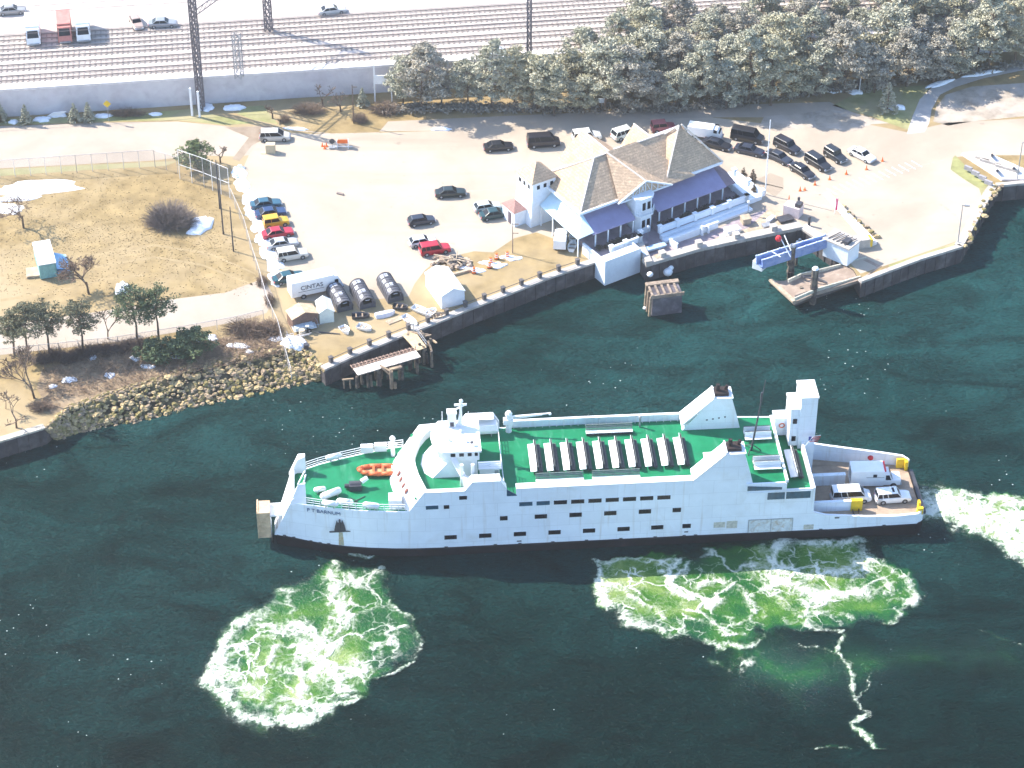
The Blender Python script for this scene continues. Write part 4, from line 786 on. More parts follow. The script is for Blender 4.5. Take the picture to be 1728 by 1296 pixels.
# flag on the stern rail
t = thing('flag', 'red white and blue flag at the after rail below the stair tower', 'flag', SW(28.9, 8.6, 8.5), PSI)
q = MB(); q.tube((0, 0, 0), (.8, -.5, 1.9), .04); q.build('staff', WHITE, t)
q = MB(); n = 8
for i in range(n):
    z0 = -.55 + i * .12
    q.add([(.35 + .05 * i, -.25, 1.0 + z0 + .4), (1.6 + .05 * i, -.1 + .15 * (i % 2), .9 + z0 + .4), (1.62 + .05 * i, -.1 + .15 * (i % 2), 1.02 + z0 + .4), (.38 + .05 * i, -.25, 1.12 + z0 + .4)], [(0, 1, 2, 3)], i % 2)
q.box(.3, .8, -.30, -.24, 1.1, 1.75, 2)
q.build('cloth', [mat('flag_red', (.55, .05, .07), .8, .05, 3), WHITE, mat('flag_blue', (.03, .05, .25), .8, .05, 3)], t)
# ============================================================ VEHICLES
def paint(c): return mat('car_paint_%02d' % (int(c[0] * 1000 + c[1] * 3000 + c[2] * 7000) % 9973), c, .28, .03, 1, .5, coat=.3)
PROTO = {}
def vehicle(kind, col, loc, rz, label, group='parked cars', name=None, cat='car'):
    D = {  # L, W, H, belt, hood, cabin (rear base, front base, rear top, front top), trunk height, bed
        'sedan': (4.8, 1.8, 1.42, .92, .88, (-1.75, 1.0, -1.05, .35), .95), 'compact': (4.2, 1.7, 1.42, .92, .86, (-1.95, .85, -1.5, .25), .92),
        'suv': (4.7, 1.85, 1.78, 1.05, 1.02, (-2.28, 1.0, -2.12, .45), 1.05), 'minivan': (4.9, 1.9, 1.76, 1.02, .98, (-2.38, 1.45, -2.1, .55), 1.02),
        'van': (5.3, 2.0, 2.1, 1.2, 1.12, (-2.6, 1.75, -2.5, 1.1), 1.2), 'pickup': (5.2, 1.9, 1.75, 1.05, 1.02, (-.75, 1.05, -.6, .5), 1.05), 'jeep': (4.0, 1.75, 1.78, 1.1, 1.05, (-1.9, .55, -1.85, .3), 1.1)}
    L, Wd, H, belt, hood, cb, trunk = D[kind]; key = (kind, col)
    t = thing(name or {'sedan': 'parked_car', 'compact': 'parked_car', 'suv': 'sport_utility_car', 'minivan': 'minivan', 'van': 'passenger_van', 'pickup': 'pickup_truck', 'jeep': 'sport_utility_car'}[kind], label, cat, loc, rz, group)
    if key not in PROTO:
        w = Wd / 2; q = MB(); rb, fb, rt, ft = cb
        st = [(-L / 2, .8, .35, trunk * .72), (-L / 2 + .12, .93, .25, trunk * .97), (-L / 2 + .8, 1, .22, trunk), (rb, 1, .22, max(trunk, belt)), (fb, 1, .22, belt), (L / 2 - .5, .97, .22, hood * .93), (L / 2 - .1, .90, .25, hood * .82), (L / 2, .78, .38, hood * .66)]
        vs = []
        for x, f, zb, zt in st: ww = w * f; vs += [(x, -ww * .92, zb), (x, -ww, (zb + zt) * .5), (x, -ww * .95, zt - .06), (x, -ww * .85, zt), (x, ww * .85, zt), (x, ww * .95, zt - .06), (x, ww, (zb + zt) * .5), (x, ww * .92, zb)]
        fs = [(k * 8 + i, k * 8 + (i + 1) % 8, (k + 1) * 8 + (i + 1) % 8, (k + 1) * 8 + i) for k in range(len(st) - 1) for i in range(8)] + [tuple(range(8)), tuple(range(len(st) * 8 - 1, len(st) * 8 - 9, -1))]
        q.add(vs, fs)
        wb, wt = w * .88, w * .74 if kind in ('sedan', 'compact') else w * .82
        q.frus(rt - .05, ft + .06, -wt - .02, wt + .02, H - .07, rt + .05, ft - .06, -wt * .9, wt * .9, H)
        for a, b in ((rb, rt), (fb, ft), ((rb + fb) / 2 - .1, (rt + ft) / 2 - .1)) + (((rb * .6 + fb * .4 - .5), (rt * .6 + ft * .4 - .5)),) * (kind in ('van', 'minivan', 'suv')):
            for s in (-1, 1): q.tube((a, s * wb, belt - .02), (b, s * wt, H - .05), .055, .05, 4)
        if kind == 'pickup': q.box(-2.5, -2.42, -.8, .8, 1.0, 1.25); q.box(-2.5, -.8, -.88, -.8, 1.0, 1.25); q.box(-2.5, -.8, .8, .88, 1.0, 1.25)
        g = lambda pts: (lambda m_: (m_.add(pts, [(0, 1, 2, 3)]), m_)[1])(MB())
        z0, z1 = belt + .01, H - .06
        W_ = {'windshield': g([(fb, -wb, z0), (fb, wb, z0), (ft, wt, z1), (ft, -wt, z1)]), 'rear_window': g([(rb, wb, z0), (rb, -wb, z0), (rt, -wt, z1), (rt, wt, z1)]),
              'side_window': g([(rb, -wb, z0), (fb, -wb, z0), (ft, -wt, z1), (rt, -wt, z1)]), 'side_window.': g([(fb, wb, z0), (rb, wb, z0), (rt, wt, z1), (ft, wt, z1)])}
        r = .33 if kind in ('sedan', 'compact') else .37; wm = MB(); wm.tube((0, -.11, 0), (0, .11, 0), r, r, 12, 0); wm.tube((0, -.125, 0), (0, .125, 0), r * .55, r * .55, 8, 1)
        hl = MB(); hl.box(-.03, .03, -.16, .16, -.07, .07); bp = MB(); bp.box(-.07, .07, -w * .82, w * .82, -.09, .09)
        PROTO[key] = dict(body=q.mesh('body', paint(col)), win={k.strip('.') + ('' if '.' not in k else '.'): v.mesh('window', GLASS) for k, v in W_.items()}, wheel=wm.mesh('wheel', [RUBBER, STEEL]), head=hl.mesh('headlight', CHROME),
                          tail=(lambda m_: m_)(hl.mesh('tail_light', REDP)), bump=bp.mesh('bumper', STEEL), r=r)
    P_ = PROTO[key]; link('body', P_['body'], t)
    for k, me in P_['win'].items(): link(k.strip('.'), me, t)
    for sx in (-1, 1):
        for sy in (-1, 1): link('wheel', P_['wheel'], t, (sx * L * .31, sy * (Wd / 2 - .1), P_['r']))
    for sy in (-1, 1): link('headlight', P_['head'], t, (L / 2 - .02, sy * Wd * .33, hood * .62)); link('tail_light', P_['tail'], t, (-L / 2 + .03, sy * Wd * .36, trunk * .72))
    link('bumper', P_['bump'], t, (L / 2 + .02, 0, .42)); link('bumper', P_['bump'], t, (-L / 2 - .02, 0, .42)); return t
rowh = heading(455, 441, 522, 430)
DKG = (.018, .028, .026); SIL = (.42, .43, .45); TEAL = (.015, .07, .09); BLK = (.015, .015, .02)
cars = [('sedan', (.03, .10, .15), 449, 349, rowh - .05, 'steel blue sedan at the top of the row by the fence'), ('sedan', (.02, .045, .12), 457, 364, rowh, 'dark blue sedan between the steel blue sedan and the yellow car'),
    ('jeep', (.62, .36, .02), 466, 380, rowh, 'bright yellow off-road car in the row by the fence'), ('sedan', (.42, .02, .04), 469, 398, rowh, 'red sedan below the yellow car by the fence'),
    ('sedan', SIL, 476, 416, rowh, 'silver sedan between the red sedan and the pale off-road car'), ('suv', (.62, .60, .54), 493, 435, rowh, 'pale beige off-road car with white roof, last of the row by the fence'),
    ('sedan', TEAL, 487, 473, rowh + .1, 'teal car half hidden behind the white box truck'),
    ('sedan', DKG, 760, 330, heading(738, 333, 785, 330), 'dark green sedan alone in the middle of the lot, beside the long seam'), ('compact', (.025, .03, .045), 711, 377, heading(690, 381, 735, 374) , 'dark slate blue compact alone above the red car'),
    ('compact', (.5, .55, .55), 822, 354, heading(803, 357, 845, 350), 'silver hatchback tucked behind the teal green sedan'), ('sedan', (.02, .055, .06), 835, 366, heading(815, 370, 857, 363), 'teal green sedan parked in front of a silver hatchback'),
    ('compact', (.75, .76, .77), 713, 412, heading(695, 416, 735, 409), 'white hatchback behind the red off-road car'), ('suv', (.42, .015, .03), 734, 426, heading(710, 431, 762, 423), 'red off-road car near the debris pile'),
    ('minivan', (.52, .50, .46), 464, 235, heading(440, 237, 490, 236), 'silver minivan alone at the kerb by the lot entrance'), ('sedan', BLK, 841, 252, heading(818, 254, 865, 250), 'dark sedan at the edge of the tree shade, left of the large dark car'),
    ('van', (.018, .016, .022), 917, 245, heading(890, 247, 948, 243), 'large dark van at the edge of the tree shade'), ('suv', (.75, .74, .70), 990, 235, heading(972, 238, 1015, 228) - .2, 'white estate car behind the terminal back gable'),
    ('minivan', (.62, .64, .58), 1056, 230, heading(1040, 232, 1072, 222), 'pale minivan behind the terminal ridge'), ('sedan', BLK, 1209, 248, heading(1190, 243, 1228, 253), 'dark car beside the terminal roof, below the white cargo van'),
    ('van', (.02, .02, .025), 1261, 236, heading(1235, 232, 1287, 242), 'dark van at the upper end of the packed car lanes'), ('sedan', (.03, .035, .055), 1264, 258, heading(1240, 252, 1288, 263), 'dark sedan with blue-grey roof below the dark van'),
    ('suv', (.022, .022, .03), 1328, 252, heading(1310, 243, 1347, 262), 'dark estate car with roof bars in the packed lanes'), ('sedan', (.03, .035, .05), 1314, 270, heading(1296, 262, 1334, 280), 'blue-grey sedan below the dark estate car'),
    ('sedan', BLK, 1353, 293, heading(1338, 282, 1372, 304), 'black sedan lowest in the packed lanes'), ('suv', (.02, .02, .024), 1380, 280, heading(1360, 268, 1400, 293), 'dark off-road car with pale bonnet between the black sedan and the jeep'),
    ('jeep', (.022, .027, .035), 1409, 268, heading(1390, 257, 1430, 282), 'open dark off-road car with blue seats, nearest the white sedan'), ('sedan', (.76, .76, .76), 1454, 266, heading(1436, 256, 1474, 275), 'white sedan, rightmost car of the lanes')]
for k, c, u, v, hd, lb in cars: vehicle(k, c, at(u, v), hd, lb, 'cars parked on the terminal lot')
vehicle('jeep', (.30, .08, .09), at(1119, 220), heading(1100, 218, 1140, 214), 'maroon car peeking over the terminal ridge', 'cars parked on the terminal lot')
# ferry vehicles
vehicle('van', (.78, .78, .78), SW(34.6, 4.2, 2.6), PSI, 'white passenger van with dark side windows on the stern car deck', 'vehicles on the stern car deck')
s_ = vehicle('suv', (.78, .78, .77), SW(40.1, 3.7, 2.6), PSI + R(2), 'small white off-road car nearest the stern edge on the ferry', 'vehicles on the stern car deck')
q = MB(); q.box(-.2, .1, -.45, .45, 1.785, 1.80); q.build('sunroof', GLASS, s_)
a = thing('ambulance', 'white boxy ambulance with red light bar on the ferry stern deck', 'ambulance', SW(38.4, 7.3, 2.6), PSI - R(3), 'vehicles on the stern car deck')
q = MB(); q.box(-3.4, 1.0, -1.15, 1.15, .5, 2.95); q.box(-3.4, -3.3, -.9, .9, 1.0, 2.8, 1); q.box(-1.4, 1.0, -1.17, -1.15, 1.9, 2.0, 1); q.build('box_body', [WHITE, STEEL], a)
q = MB(); q.frus(1.05, 3.2, -1.0, 1.0, .5, 1.05, 3.3, -.98, .98, 1.25); q.frus(1.05, 2.2, -.95, .95, 1.25, 1.05, 1.75, -.85, .85, 2.15); q.build('cab', WHITE, a)
q = MB(); q.quad((2.23, -.86, 1.3), (2.23, .86, 1.3), (1.82, .78, 2.08), (1.82, -.78, 2.08)); q.build('windshield', GLASS, a)
for s in (-1, 1): q = MB(); q.quad((1.25, s * .955, 1.3), (2.0, s * .955, 1.3), (1.7, s * .87, 2.05), (1.25, s * .87, 2.05)); q.build('side_window', GLASS, a)
q = MB(); q.box(-.5, 0, -1.19, -1.15, 2.0, 2.45); q.build('side_window', GLASS, a)
q = MB(); q.box(.95, 1.2, -1.0, 1.0, 2.75, 2.98); q.build('light_bar', REDP, a)
q = MB(); q.box(3.25, 3.45, -.95, .95, .45, .7); q.build('bumper', STEEL, a)
wm = MB(); wm.tube((0, -.14, 0), (0, .14, 0), .42, .42, 12, 0); wm.tube((0, -.155, 0), (0, .155, 0), .22, .22, 8, 1); wm = wm.mesh('wheel', [RUBBER, STEEL])
for x in (-2.1, 2.35):
    for y in (-.98, .98): link('wheel', wm, a, (x, y, .42))
# box truck with lettering
def boxtruck(loc, rz, lb, L=6.4, Wd=2.3, Hb=3.0, body=WHITE, word=None, group=None, name='box_truck', rounded=False):
    t = thing(name, lb, 'truck', loc, rz, group)
    q = MB(); q.frus(-L / 2, L / 2 - 1.5, -Wd / 2, Wd / 2, .6, -L / 2, L / 2 - 1.5, -Wd / 2 + .05, Wd / 2 - .05, Hb); q.build('box_body', body, t)
    q = MB(); q.frus(L / 2 - 1.5, L / 2 - .1, -Wd / 2 + .04, Wd / 2 - .04, .5, L / 2 - 1.5, L / 2 - .35, -Wd / 2 + .08, Wd / 2 - .08, 1.5); q.frus(L / 2 - 1.5, L / 2 - .35, -Wd / 2 + .08, Wd / 2 - .08, 1.5, L / 2 - 1.5, L / 2 - .85, -Wd / 2 + .14, Wd / 2 - .14, Hb * .9); q.build('cab', body, t)
    q = MB(); q.quad((L / 2 - .33, -.95, 1.55), (L / 2 - .33, .95, 1.55), (L / 2 - .78, .85, Hb * .84), (L / 2 - .78, -.85, Hb * .84)); q.build('windshield', GLASS, t)
    for s in (-1, 1): q = MB(); q.box(L / 2 - 1.35, L / 2 - .8, s * (Wd / 2 - .09), s * (Wd / 2 - .04), 1.6, 2.2); q.build('side_window', GLASS, t)
    for x in (-L * .28, L * .32):
        for y in (-Wd / 2 + .12, Wd / 2 - .12): link('wheel', wm, t, (x, y, .42))
    q = MB(); q.box(L / 2 - .1, L / 2 + .1, -.9, .9, .4, .65); q.build('bumper', STEEL, t)
    if word: lettering(word, 1.0, mat('black_lettering', (.03, .03, .05), .5, .05, 3), t, (-.9, -Wd / 2 - .02, 1.95), (R(90), 0, 0)); q = MB(); q.box(-3.0, 1.0, -Wd / 2 - .02, -Wd / 2 - .0, 1.32, 1.38); q.build('stripe', mat('black_lettering', (.03, .03, .05)), t)
    return t
p = at(530, 493); boxtruck(at(533, 492), heading(503, 497, 580, 480), 'white step truck with black lettering beside the half-round sheds', 8.0, 2.4, 3.1, word='CINTAS', name='step_truck')
boxtruck(at(1190, 232), heading(1170, 229, 1212, 235), 'white cargo van beside the terminal roof peak', 5.6, 2.0, 2.2, name='cargo_van')
boxtruck(at(946, 412), heading(946, 420, 951, 385), 'small white box truck parked against the terminal porch', 4.6, 1.9, 2.1, name='box_truck')
for u, v, lb, m in ((57, 64, 'leftmost hazy truck beyond the tracks, dark cab', WHITE), (110, 60, 'red hazy truck beyond the tracks', mat('faded_red', (.5, .2, .17), .6, .1, 1)), (141, 58, 'pale hazy truck just right of the red truck', WHITE)):
    boxtruck(at(u, v, RZ), R(-80), lb, 6.5, 2.4, 3.2, m, group='trucks beyond the tracks')
for i, (u, v) in enumerate(((20, 22), (230, 42), (275, 44), (560, 22))): vehicle('sedan', [(.3, .3, .3), (.4, .3, .25), (.25, .27, .3), (.5, .5, .5)][i], at(u, v, RZ), R([10, -70, 5, 15][i]), ['car at the top left corner beyond the trucks', 'brownish car right of the hazy trucks', 'grey car right of the brownish car beyond the tracks', 'pale car beyond the tracks near the top edge'][i], 'cars beyond the tracks')

# ============================================================ TERMINAL
TA = R(33); TO = Vector((10.5, 311.3, G))
def TW(x, y, z=0): return Vector((TO.x + x * math.cos(TA) - y * math.sin(TA), TO.y + x * math.sin(TA) + y * math.cos(TA), G + z))
term = thing('ferry_terminal', 'ferry terminal with shingled hip roofs, purple veranda roofs and white terraces', 'building', TO, TA)
SHING = mat('tan_shingles', (.60, .44, .30), .95, .22, 3.5, .05, col2=(.42, .31, .22), mix_scale=1.1, thr=(.35, .65), bump=.5)
def add_courses(m):
    n = m.node_tree.nodes; l = m.node_tree.links; b = n['Principled BSDF']; src = b.inputs['Base Color'].links[0].from_socket
    tc = n.new('ShaderNodeTexCoord'); wv = n.new('ShaderNodeTexWave'); wv.bands_direction = 'Z'; wv.inputs['Scale'].default_value = 1.1; wv.inputs['Distortion'].default_value = 1.5; wv.inputs['Detail'].default_value = 2
    l.new(tc.outputs['Object'], wv.inputs['Vector']); mx = n.new('ShaderNodeMix'); mx.data_type = 'RGBA'; mx.blend_type = 'MULTIPLY'; mx.inputs[0].default_value = .16
    l.new(src, mx.inputs[6]); l.new(wv.outputs['Color'], mx.inputs[7]); l.new(mx.outputs[2], b.inputs['Base Color'])
add_courses(SHING)
CLAP = mat('white_clapboard', (.70, .76, .82), .6, .03, 2, .3)
PURP = mat('purple_roof_metal', (.25, .235, .37), .5, .06, .6, .4); LBLUE = mat('light_blue_roof_metal', (.56, .72, .80), .45, .04, .5, .4)
def pyr_hip(q, x0, x1, y0, y1, z0, rx0, rx1, ry, z1, m=0, ov=0):
    q.add([(x0, y0, z0), (x1, y0, z0), (x1, y1, z0), (x0, y1, z0), (rx0, ry, z1), (rx1, ry, z1)], [(0, 1, 5, 4), (1, 2, 5), (2, 3, 4, 5), (3, 0, 4), (3, 2, 1, 0)], m)
def gable_y(q, xc, hw, y0, y1, z0, z1, m=0):
    q.add([(xc - hw, y0, z0), (xc + hw, y0, z0), (xc, y0, z1), (xc - hw, y1, z0), (xc + hw, y1, z0), (xc, y1, z1)], [(0, 1, 2), (5, 4, 3), (0, 2, 5, 3), (1, 4, 5, 2), (0, 3, 4, 1)], m)
q = MB(); q.box(1.0, 25.4, 1.4, 12.0, 0, 5.75); q.box(7.6, 12.4, 12.0, 14.6, 0, 5.75); q.build('wall', CLAP, term)
q = MB(); q.box(-.2, 26.4, .3, .55, 5.75, 6.15); q.box(-.2, .05, .55, 12.7, 5.75, 6.15); q.box(26.15, 26.4, .55, 12.7, 5.75, 6.15); q.box(.05, 26.15, 12.45, 12.7, 5.75, 6.15); q.build('eave_trim', CLAP, term)
q = MB(); pyr_hip(q, 0, 26.2, .5, 12.5, 6.0, 6.5, 20.5, 6.5, 10.4); q.build('roof', SHING, term)
q = MB(); pyr_hip(q, 15.6, 26.5, .35, 9.6, 6.02, 21.2, 21.7, 5.0, 11.5); q.build('roof', SHING, term)
q = MB(); gable_y(q, 10.2, 4.4, 6.5, 15.2, 6.0, 9.6); gable_y(q, 18.2, 2.4, 7.0, 12.6, 6.4, 9.4); q.build('roof', SHING, term)
q = MB(); q.add([(6.5, -.35, 5.98), (11.3, -.35, 8.3), (16.2, -.35, 5.98), (20.8, -.35, 5.98), (14.2, 6.4, 10.8), (8.6, 6.4, 10.8)], [(0, 1, 5), (1, 2, 5), (2, 4, 5), (2, 3, 4), (0, 2, 1)]); cg = q.build('roof', SHING, term)
q = MB()
q.tube((6.3, -.36, 5.9), (11.3, -.42, 8.3), .16, .16, 4); q.tube((16.3, -.42, 5.9), (11.3, -.42, 8.3), .16, .16, 4); q.tube((6.7, -.36, 5.98), (15.9, -.36, 5.98), .16, .16, 4)
for i in range(1, 8): x = 6.7 + i * 1.15; zz = 5.95 + (2.3 * (1 - abs(x - 11.3) / 4.9)); q.tube((x, -.38, 6.0), (x, -.38, zz), .07, .07, 4); q.tube((x, -.38, 6.0), (x + (.9 if x < 11.3 else -.9), -.38, zz - .1), .05, .05, 4)
q.build('gable_grille', CLAP, cg)
# ridge and hip caps
q = MB(); CAPS = [((6.5, 6.5, 10.42), (20.5, 6.5, 10.42)), ((0, .5, 6.05), (6.5, 6.5, 10.42)), ((0, 12.5, 6.05), (6.5, 6.5, 10.42)), ((15.6, .35, 6.1), (21.2, 5, 12.02)), ((26.5, .35, 6.1), (21.7, 5, 12.02)), ((26.5, 9.6, 6.1), (21.7, 5, 12.02)), ((15.6, 9.6, 6.1), (21.2, 5, 12.02)), ((10.2, 6.6, 9.62), (10.2, 15.2, 9.62)), ((11.3, -.3, 8.33), (8.6, 6.3, 10.83)), ((18.2, 7, 9.42), (18.2, 12.6, 9.42))]
for a_, b_ in CAPS: q.tube(a_, b_, .14, .14, 5)
q.build('ridge_cap', mat('pale_ridge_cap', (.66, .58, .50), .9, .08, 2), term)
# veranda roofs
q = MB()
def lean(q, x0, x1, yt, yb, zt, zb, m=0, th=.12): q.add([(x0, yb, zb), (x1, yb, zb), (x1, yt, zt), (x0, yt, zt), (x0, yb, zb - th), (x1, yb, zb - th), (x1, yt, zt - th), (x0, yt, zt - th)], [(0, 1, 2, 3), (7, 6, 5, 4), (0, 4, 5, 1), (1, 5, 6, 2), (2, 6, 7, 3), (3, 7, 4, 0)], m)
lean(q, .6, 8.4, 1.3, -2.1, 5.0, 3.4); lean(q, 12.4, 25.4, 1.3, -2.3, 5.0, 3.4); q.build('veranda_roof', PURP, term)
q = MB(); q.add([(25.4, 1.3, 5.0), (25.4, -2.3, 3.4), (28.0, 1.3, 3.4), (28.0, 9, 3.4), (25.4, 9, 5.0), (27.2, -2.3, 3.4)], [(0, 1, 5, 2), (0, 2, 3, 4)]); q.build('veranda_roof', mat('dark_brown_roof', (.2, .15, .17), .8, .1, 1), term)  # right-hand end of the veranda roof in dark brown
q = MB(); q.add([(.9, -1.9, 3.6), (-2.0, -1.9, 3.4), (-1.7, 8.9, 3.5), (.95, 8.9, 5.3), (.9, 1.4, 5.3), (-2.0, -1.9, 3.28), (-1.7, 8.9, 3.38)], [(0, 4, 1), (1, 4, 3, 2), (1, 2, 6, 5)]); q.build('porch_roof', LBLUE, term)
for x in [1.2 + i * 2.3 for i in range(4)] + [13 + i * 2.4 for i in range(6)]: q = MB(); q.box(x - .09, x + .09, -1.95, -1.77, .9, 3.4); q.build('veranda_post', CLAP, term)
for y in (-1.6, 1.8, 5.2, 8.4): q = MB(); q.box(-1.8, -1.65, y, y + .15, 0, 3.3); q.build('veranda_post', CLAP, term)
for i in range(10):
    x = 1.6 + i * 2.4
    if 8 < x < 12: continue
    q = MB(); q.box(x - .55, x + .55, 1.32, 1.39, 1.5, 3.3); f_ = q.build('window', CLAP, term); q = MB(); q.box(x - .45, x + .45, 1.28, 1.31, 1.6, 3.2); q.build('pane', GLASS, f_)
# two-storey bay with balcony
q = MB(); q.prism([(8.9, -1.2), (9.5, -1.9), (11.4, -1.9), (12.0, -1.2), (12.0, 1.4), (8.9, 1.4)], 0, 6.2); q.prism([(8.7, -1.5), (9.4, -2.3), (11.5, -2.3), (12.2, -1.5), (12.2, 0), (8.7, 0)], 3.3, 3.55); q.prism([(8.7, -1.4), (9.4, -2.1), (11.5, -2.1), (12.2, -1.4), (12.2, 0), (8.7, 0)], 6.2, 6.45); bay = q.build('bay', CLAP, term)
q = MB()
for x in (9.75, 10.65):
    for z in (1.2, 4.3): q.box(x, x + .55, -1.95, -1.91, z, z + 1.3)
q.build('bay_window', GLASS, bay)
rail('balcony_rail', [(8.7, -1.5, 3.55), (9.4, -2.3, 3.55), (11.5, -2.3, 3.55), (12.2, -1.5, 3.55)], .95, .35, bay, CLAP, 2, .05)
# terraces
TERR = mat('terrace_floor', (.30, .25, .27), .9, .1, 1); BOARD = mat('boardwalk_planks', (.44, .36, .27), .9, .14, 1.2, .1, col2=(.34, .27, .19), mix_scale=.7)
q = MB(); q.box(.2, 8.6, -5.2, 1.4, .01, .9); q.box(12.2, 28.2, -4.2, 1.4, .01, .9); q.build('veranda_floor', TERR, term)
q = MB(); q.box(-.4, 5.6, -7.0, -5.3, -2.4, 1.6); q.box(-.7, -.4, -7.0, -1.2, -2.4, 1.9); q.box(-.7, 5.6, -7.2, -7.0, -2.4, 1.95); q.box(5.6, 5.8, -7.2, -5.2, -2.4, 1.9); q.build('terrace_wall', CLAP, term)
q = MB()
def parapet(q, pts, z0, h, pier=None, th=.16):
    for a_, b_ in zip(pts, pts[1:]):
        a_ = Vector((*a_, 0)); b_ = Vector((*b_, 0)); d = b_ - a_; q.obox(((a_ + b_) / 2 + Vector((0, 0, z0 + h / 2))), (d.length, th, h), math.atan2(d.y, d.x)); q.obox(((a_ + b_) / 2 + Vector((0, 0, z0 + h + .05))), (d.length + .1, th + .18, .1), math.atan2(d.y, d.x))
        if pier:
            n = max(1, round(d.length / pier))
            for i in range(n + 1): p = a_.lerp(b_, i / n); q.obox(p + Vector((0, 0, z0 + h / 2 + .1)), (.55, .55, h + .2)); q.obox(p + Vector((0, 0, z0 + h + .25)), (.75, .75, .14))
parapet(q, [(11.6, -4.1), (27.8, -4.3)], .9, 1.0, 3.2); parapet(q, [(27.8, -4.3), (28.2, 3)], .9, 1.0, 3.6); parapet(q, [(2.4, -4.4), (7.6, -4.4), (8.4, -3.4)], .9, .9, 3); q.build('terrace_parapet', CLAP, term)
q = MB(); q.box(11.4, 27.9, -5.0, -4.25, .012, .75); q.box(11.3, 27.9, -5.9, -5.0, .012, .4); q.build('terrace_step', CLAP, term)
q = MB(); parapet(q, [(11.8, -8.3), (11.6, -6.6), (20.6, -6.7)], 0, 1.1); parapet(q, [(5.9, -5.3), (6.4, -8.0)], 0, 1.0); q.build('ramp_wall', CLAP, term)
q = MB(); [q.box(14.2, 15.0, -6.55, -6.5, .3, .9), q.box(17.2, 17.5, -7.2, -6.8, 0, 1.7), q.box(18.4, 18.7, -7.2, -6.8, 0, 1.5)]; q.build('gate_pier', CLAP, term)
# terrace hedges (dark planting)
q = MB(); rr = random.Random(3)
for i in range(110): x = rr.uniform(12.6, 27) if i % 3 else rr.uniform(1, 8); leaves(q, (x, -2.9 + rr.uniform(-.5, .4), 1.3), .5, 22, .2, rr, .7)
q.build('planting', leaf_mat('terrace_shrubs', (.09, .07, .06), (.11, .10, .07)), term)
# end patio awning
q = MB(); q.box(28.4, 31.0, -4.2, 4.0, .012, .8); parapet(q, [(31.0, -4.2), (31.0, 3.0)], .8, .8, 3.4); q.build('end_terrace', CLAP, term)
# plaza: terrace court and boardwalk
sheet('paving', [(1064, 372), (1098, 374), (1128, 412), (1190, 397), (1240, 372), (1297, 352), (1318, 372), (1270, 392), (1180, 418), (1128, 432), (1096, 440), (1077, 424), (1056, 384)], 4, TERR)
sheet('boardwalk', [(1096, 441), (1128, 433), (1180, 416), (1212, 400), (1262, 385), (1297, 352), (1330, 360), (1350, 384), (1268, 404), (1180, 423), (1092, 447)], 5, BOARD)
# tower
tx0, tx1, ty0, ty1, th_ = -2.9, 1.3, 9.1, 13.4, 7.6
tw = thing('corner_tower', 'white square corner tower with small hip roof at the left end of the terminal', 'tower', TO, TA)
q = MB(); q.frus(tx0 - .5, tx1, ty0 - .3, ty1 + .4, 0, tx0, tx1, ty0, ty1, 5.2); q.box(tx0, tx1, ty0, ty1, 5.2, th_); q.build('wall', CLAP, tw)
q = MB(); pyr_hip(q, tx0 - .3, tx1 + .3, ty0 - .3, ty1 + .3, th_ + .004, -.85, -.75, 11.2, th_ + 2.2); q.build('roof', SHING, tw)
for i in range(3): x = tx0 + .8 + i * 1.2; q = MB(); q.box(x, x + .5, ty0 - .06, ty0 - .004, 6.3, 6.95); q.build('window', GLASS, tw)
for i in range(3): y = ty0 + .8 + i * 1.2; q = MB(); q.box(tx0 - .06, tx0 - .004, y, y + .5, 6.3, 6.95); q.build('window', GLASS, tw)
q = MB(); q.box(-5.4, -3.2, 10.3, 13.6, 0, 2.6); q.build('entry_wing', CLAP, tw); q = MB(); pyr_hip(q, -5.6, -3.2, 10.1, 13.8, 2.6, -4.2, -4.0, 12, 3.5); q.build('wing_roof', mat('red_brown_shingles', (.30, .17, .15), .9, .15, 4), tw)
q = MB(); q.box(-5.46, -5.41, 11.2, 12.0, .1, 2.1); q.build('door', mat('dark_door', (.1, .08, .1), .6, .1, 2), tw)
# flagpole & crossarm poles
def pole(name, u, v, h, r, lb, cat='pole', m=STEEL, arms=(), z=G, group=None, rz=0, lamp=None):
    t = thing(name, lb, cat, at(u, v, z), rz, group); q = MB(); q.tube((0, 0, 0), (0, 0, h), r, r * .6, 6); q.build('pole', m, t)
    for (z_, L) in arms: q = MB(); q.box(-L * .1, L, -.05, .05, z_ - .05, z_ + .05); q.build('arm', m, t)
    if lamp: q = MB(); q.box(-.1, lamp, -.06, .06, h - .05, h + .05); q.box(lamp - .3, lamp + .45, -.18, .18, h - .12, h + .08); q.build('lamp', m, t)
    return t
pole('flagpole', 1291, 328, 13.5, .11, 'tall thin white flagpole between the terminal and the packed car lanes', 'flagpole', WHITE)
pole('utility_pole', 718, 426, 5.6, .09, 'thin pole with two short arms beside the tan lawn, left of the terminal', m=mat('pole_brown', (.25, .18, .14)), arms=((5.2, .9), (3.6, .9))).location = at(865, 427)
pole('light_pole', 1616, 412, 7.0, .10, 'slender light pole on the bare lot near the seawall bend', 'street lamp', STEEL, lamp=.6)
pole('light_pole', 1450, 157, 6.5, .09, 'parkside lamp post with bright head in front of the wood', 'street lamp', WHITE, lamp=.4)
pole('utility_pole', 597, 208, 7.2, .12, 'wooden utility pole rising from the round grey bush', m=BARK, arms=((6.8, .8),))
pole('light_pole', 1722, 305, 7, .1, 'pole beside the small dock at the right edge', 'street lamp', STEEL, lamp=.5).location = at(1716, 305)
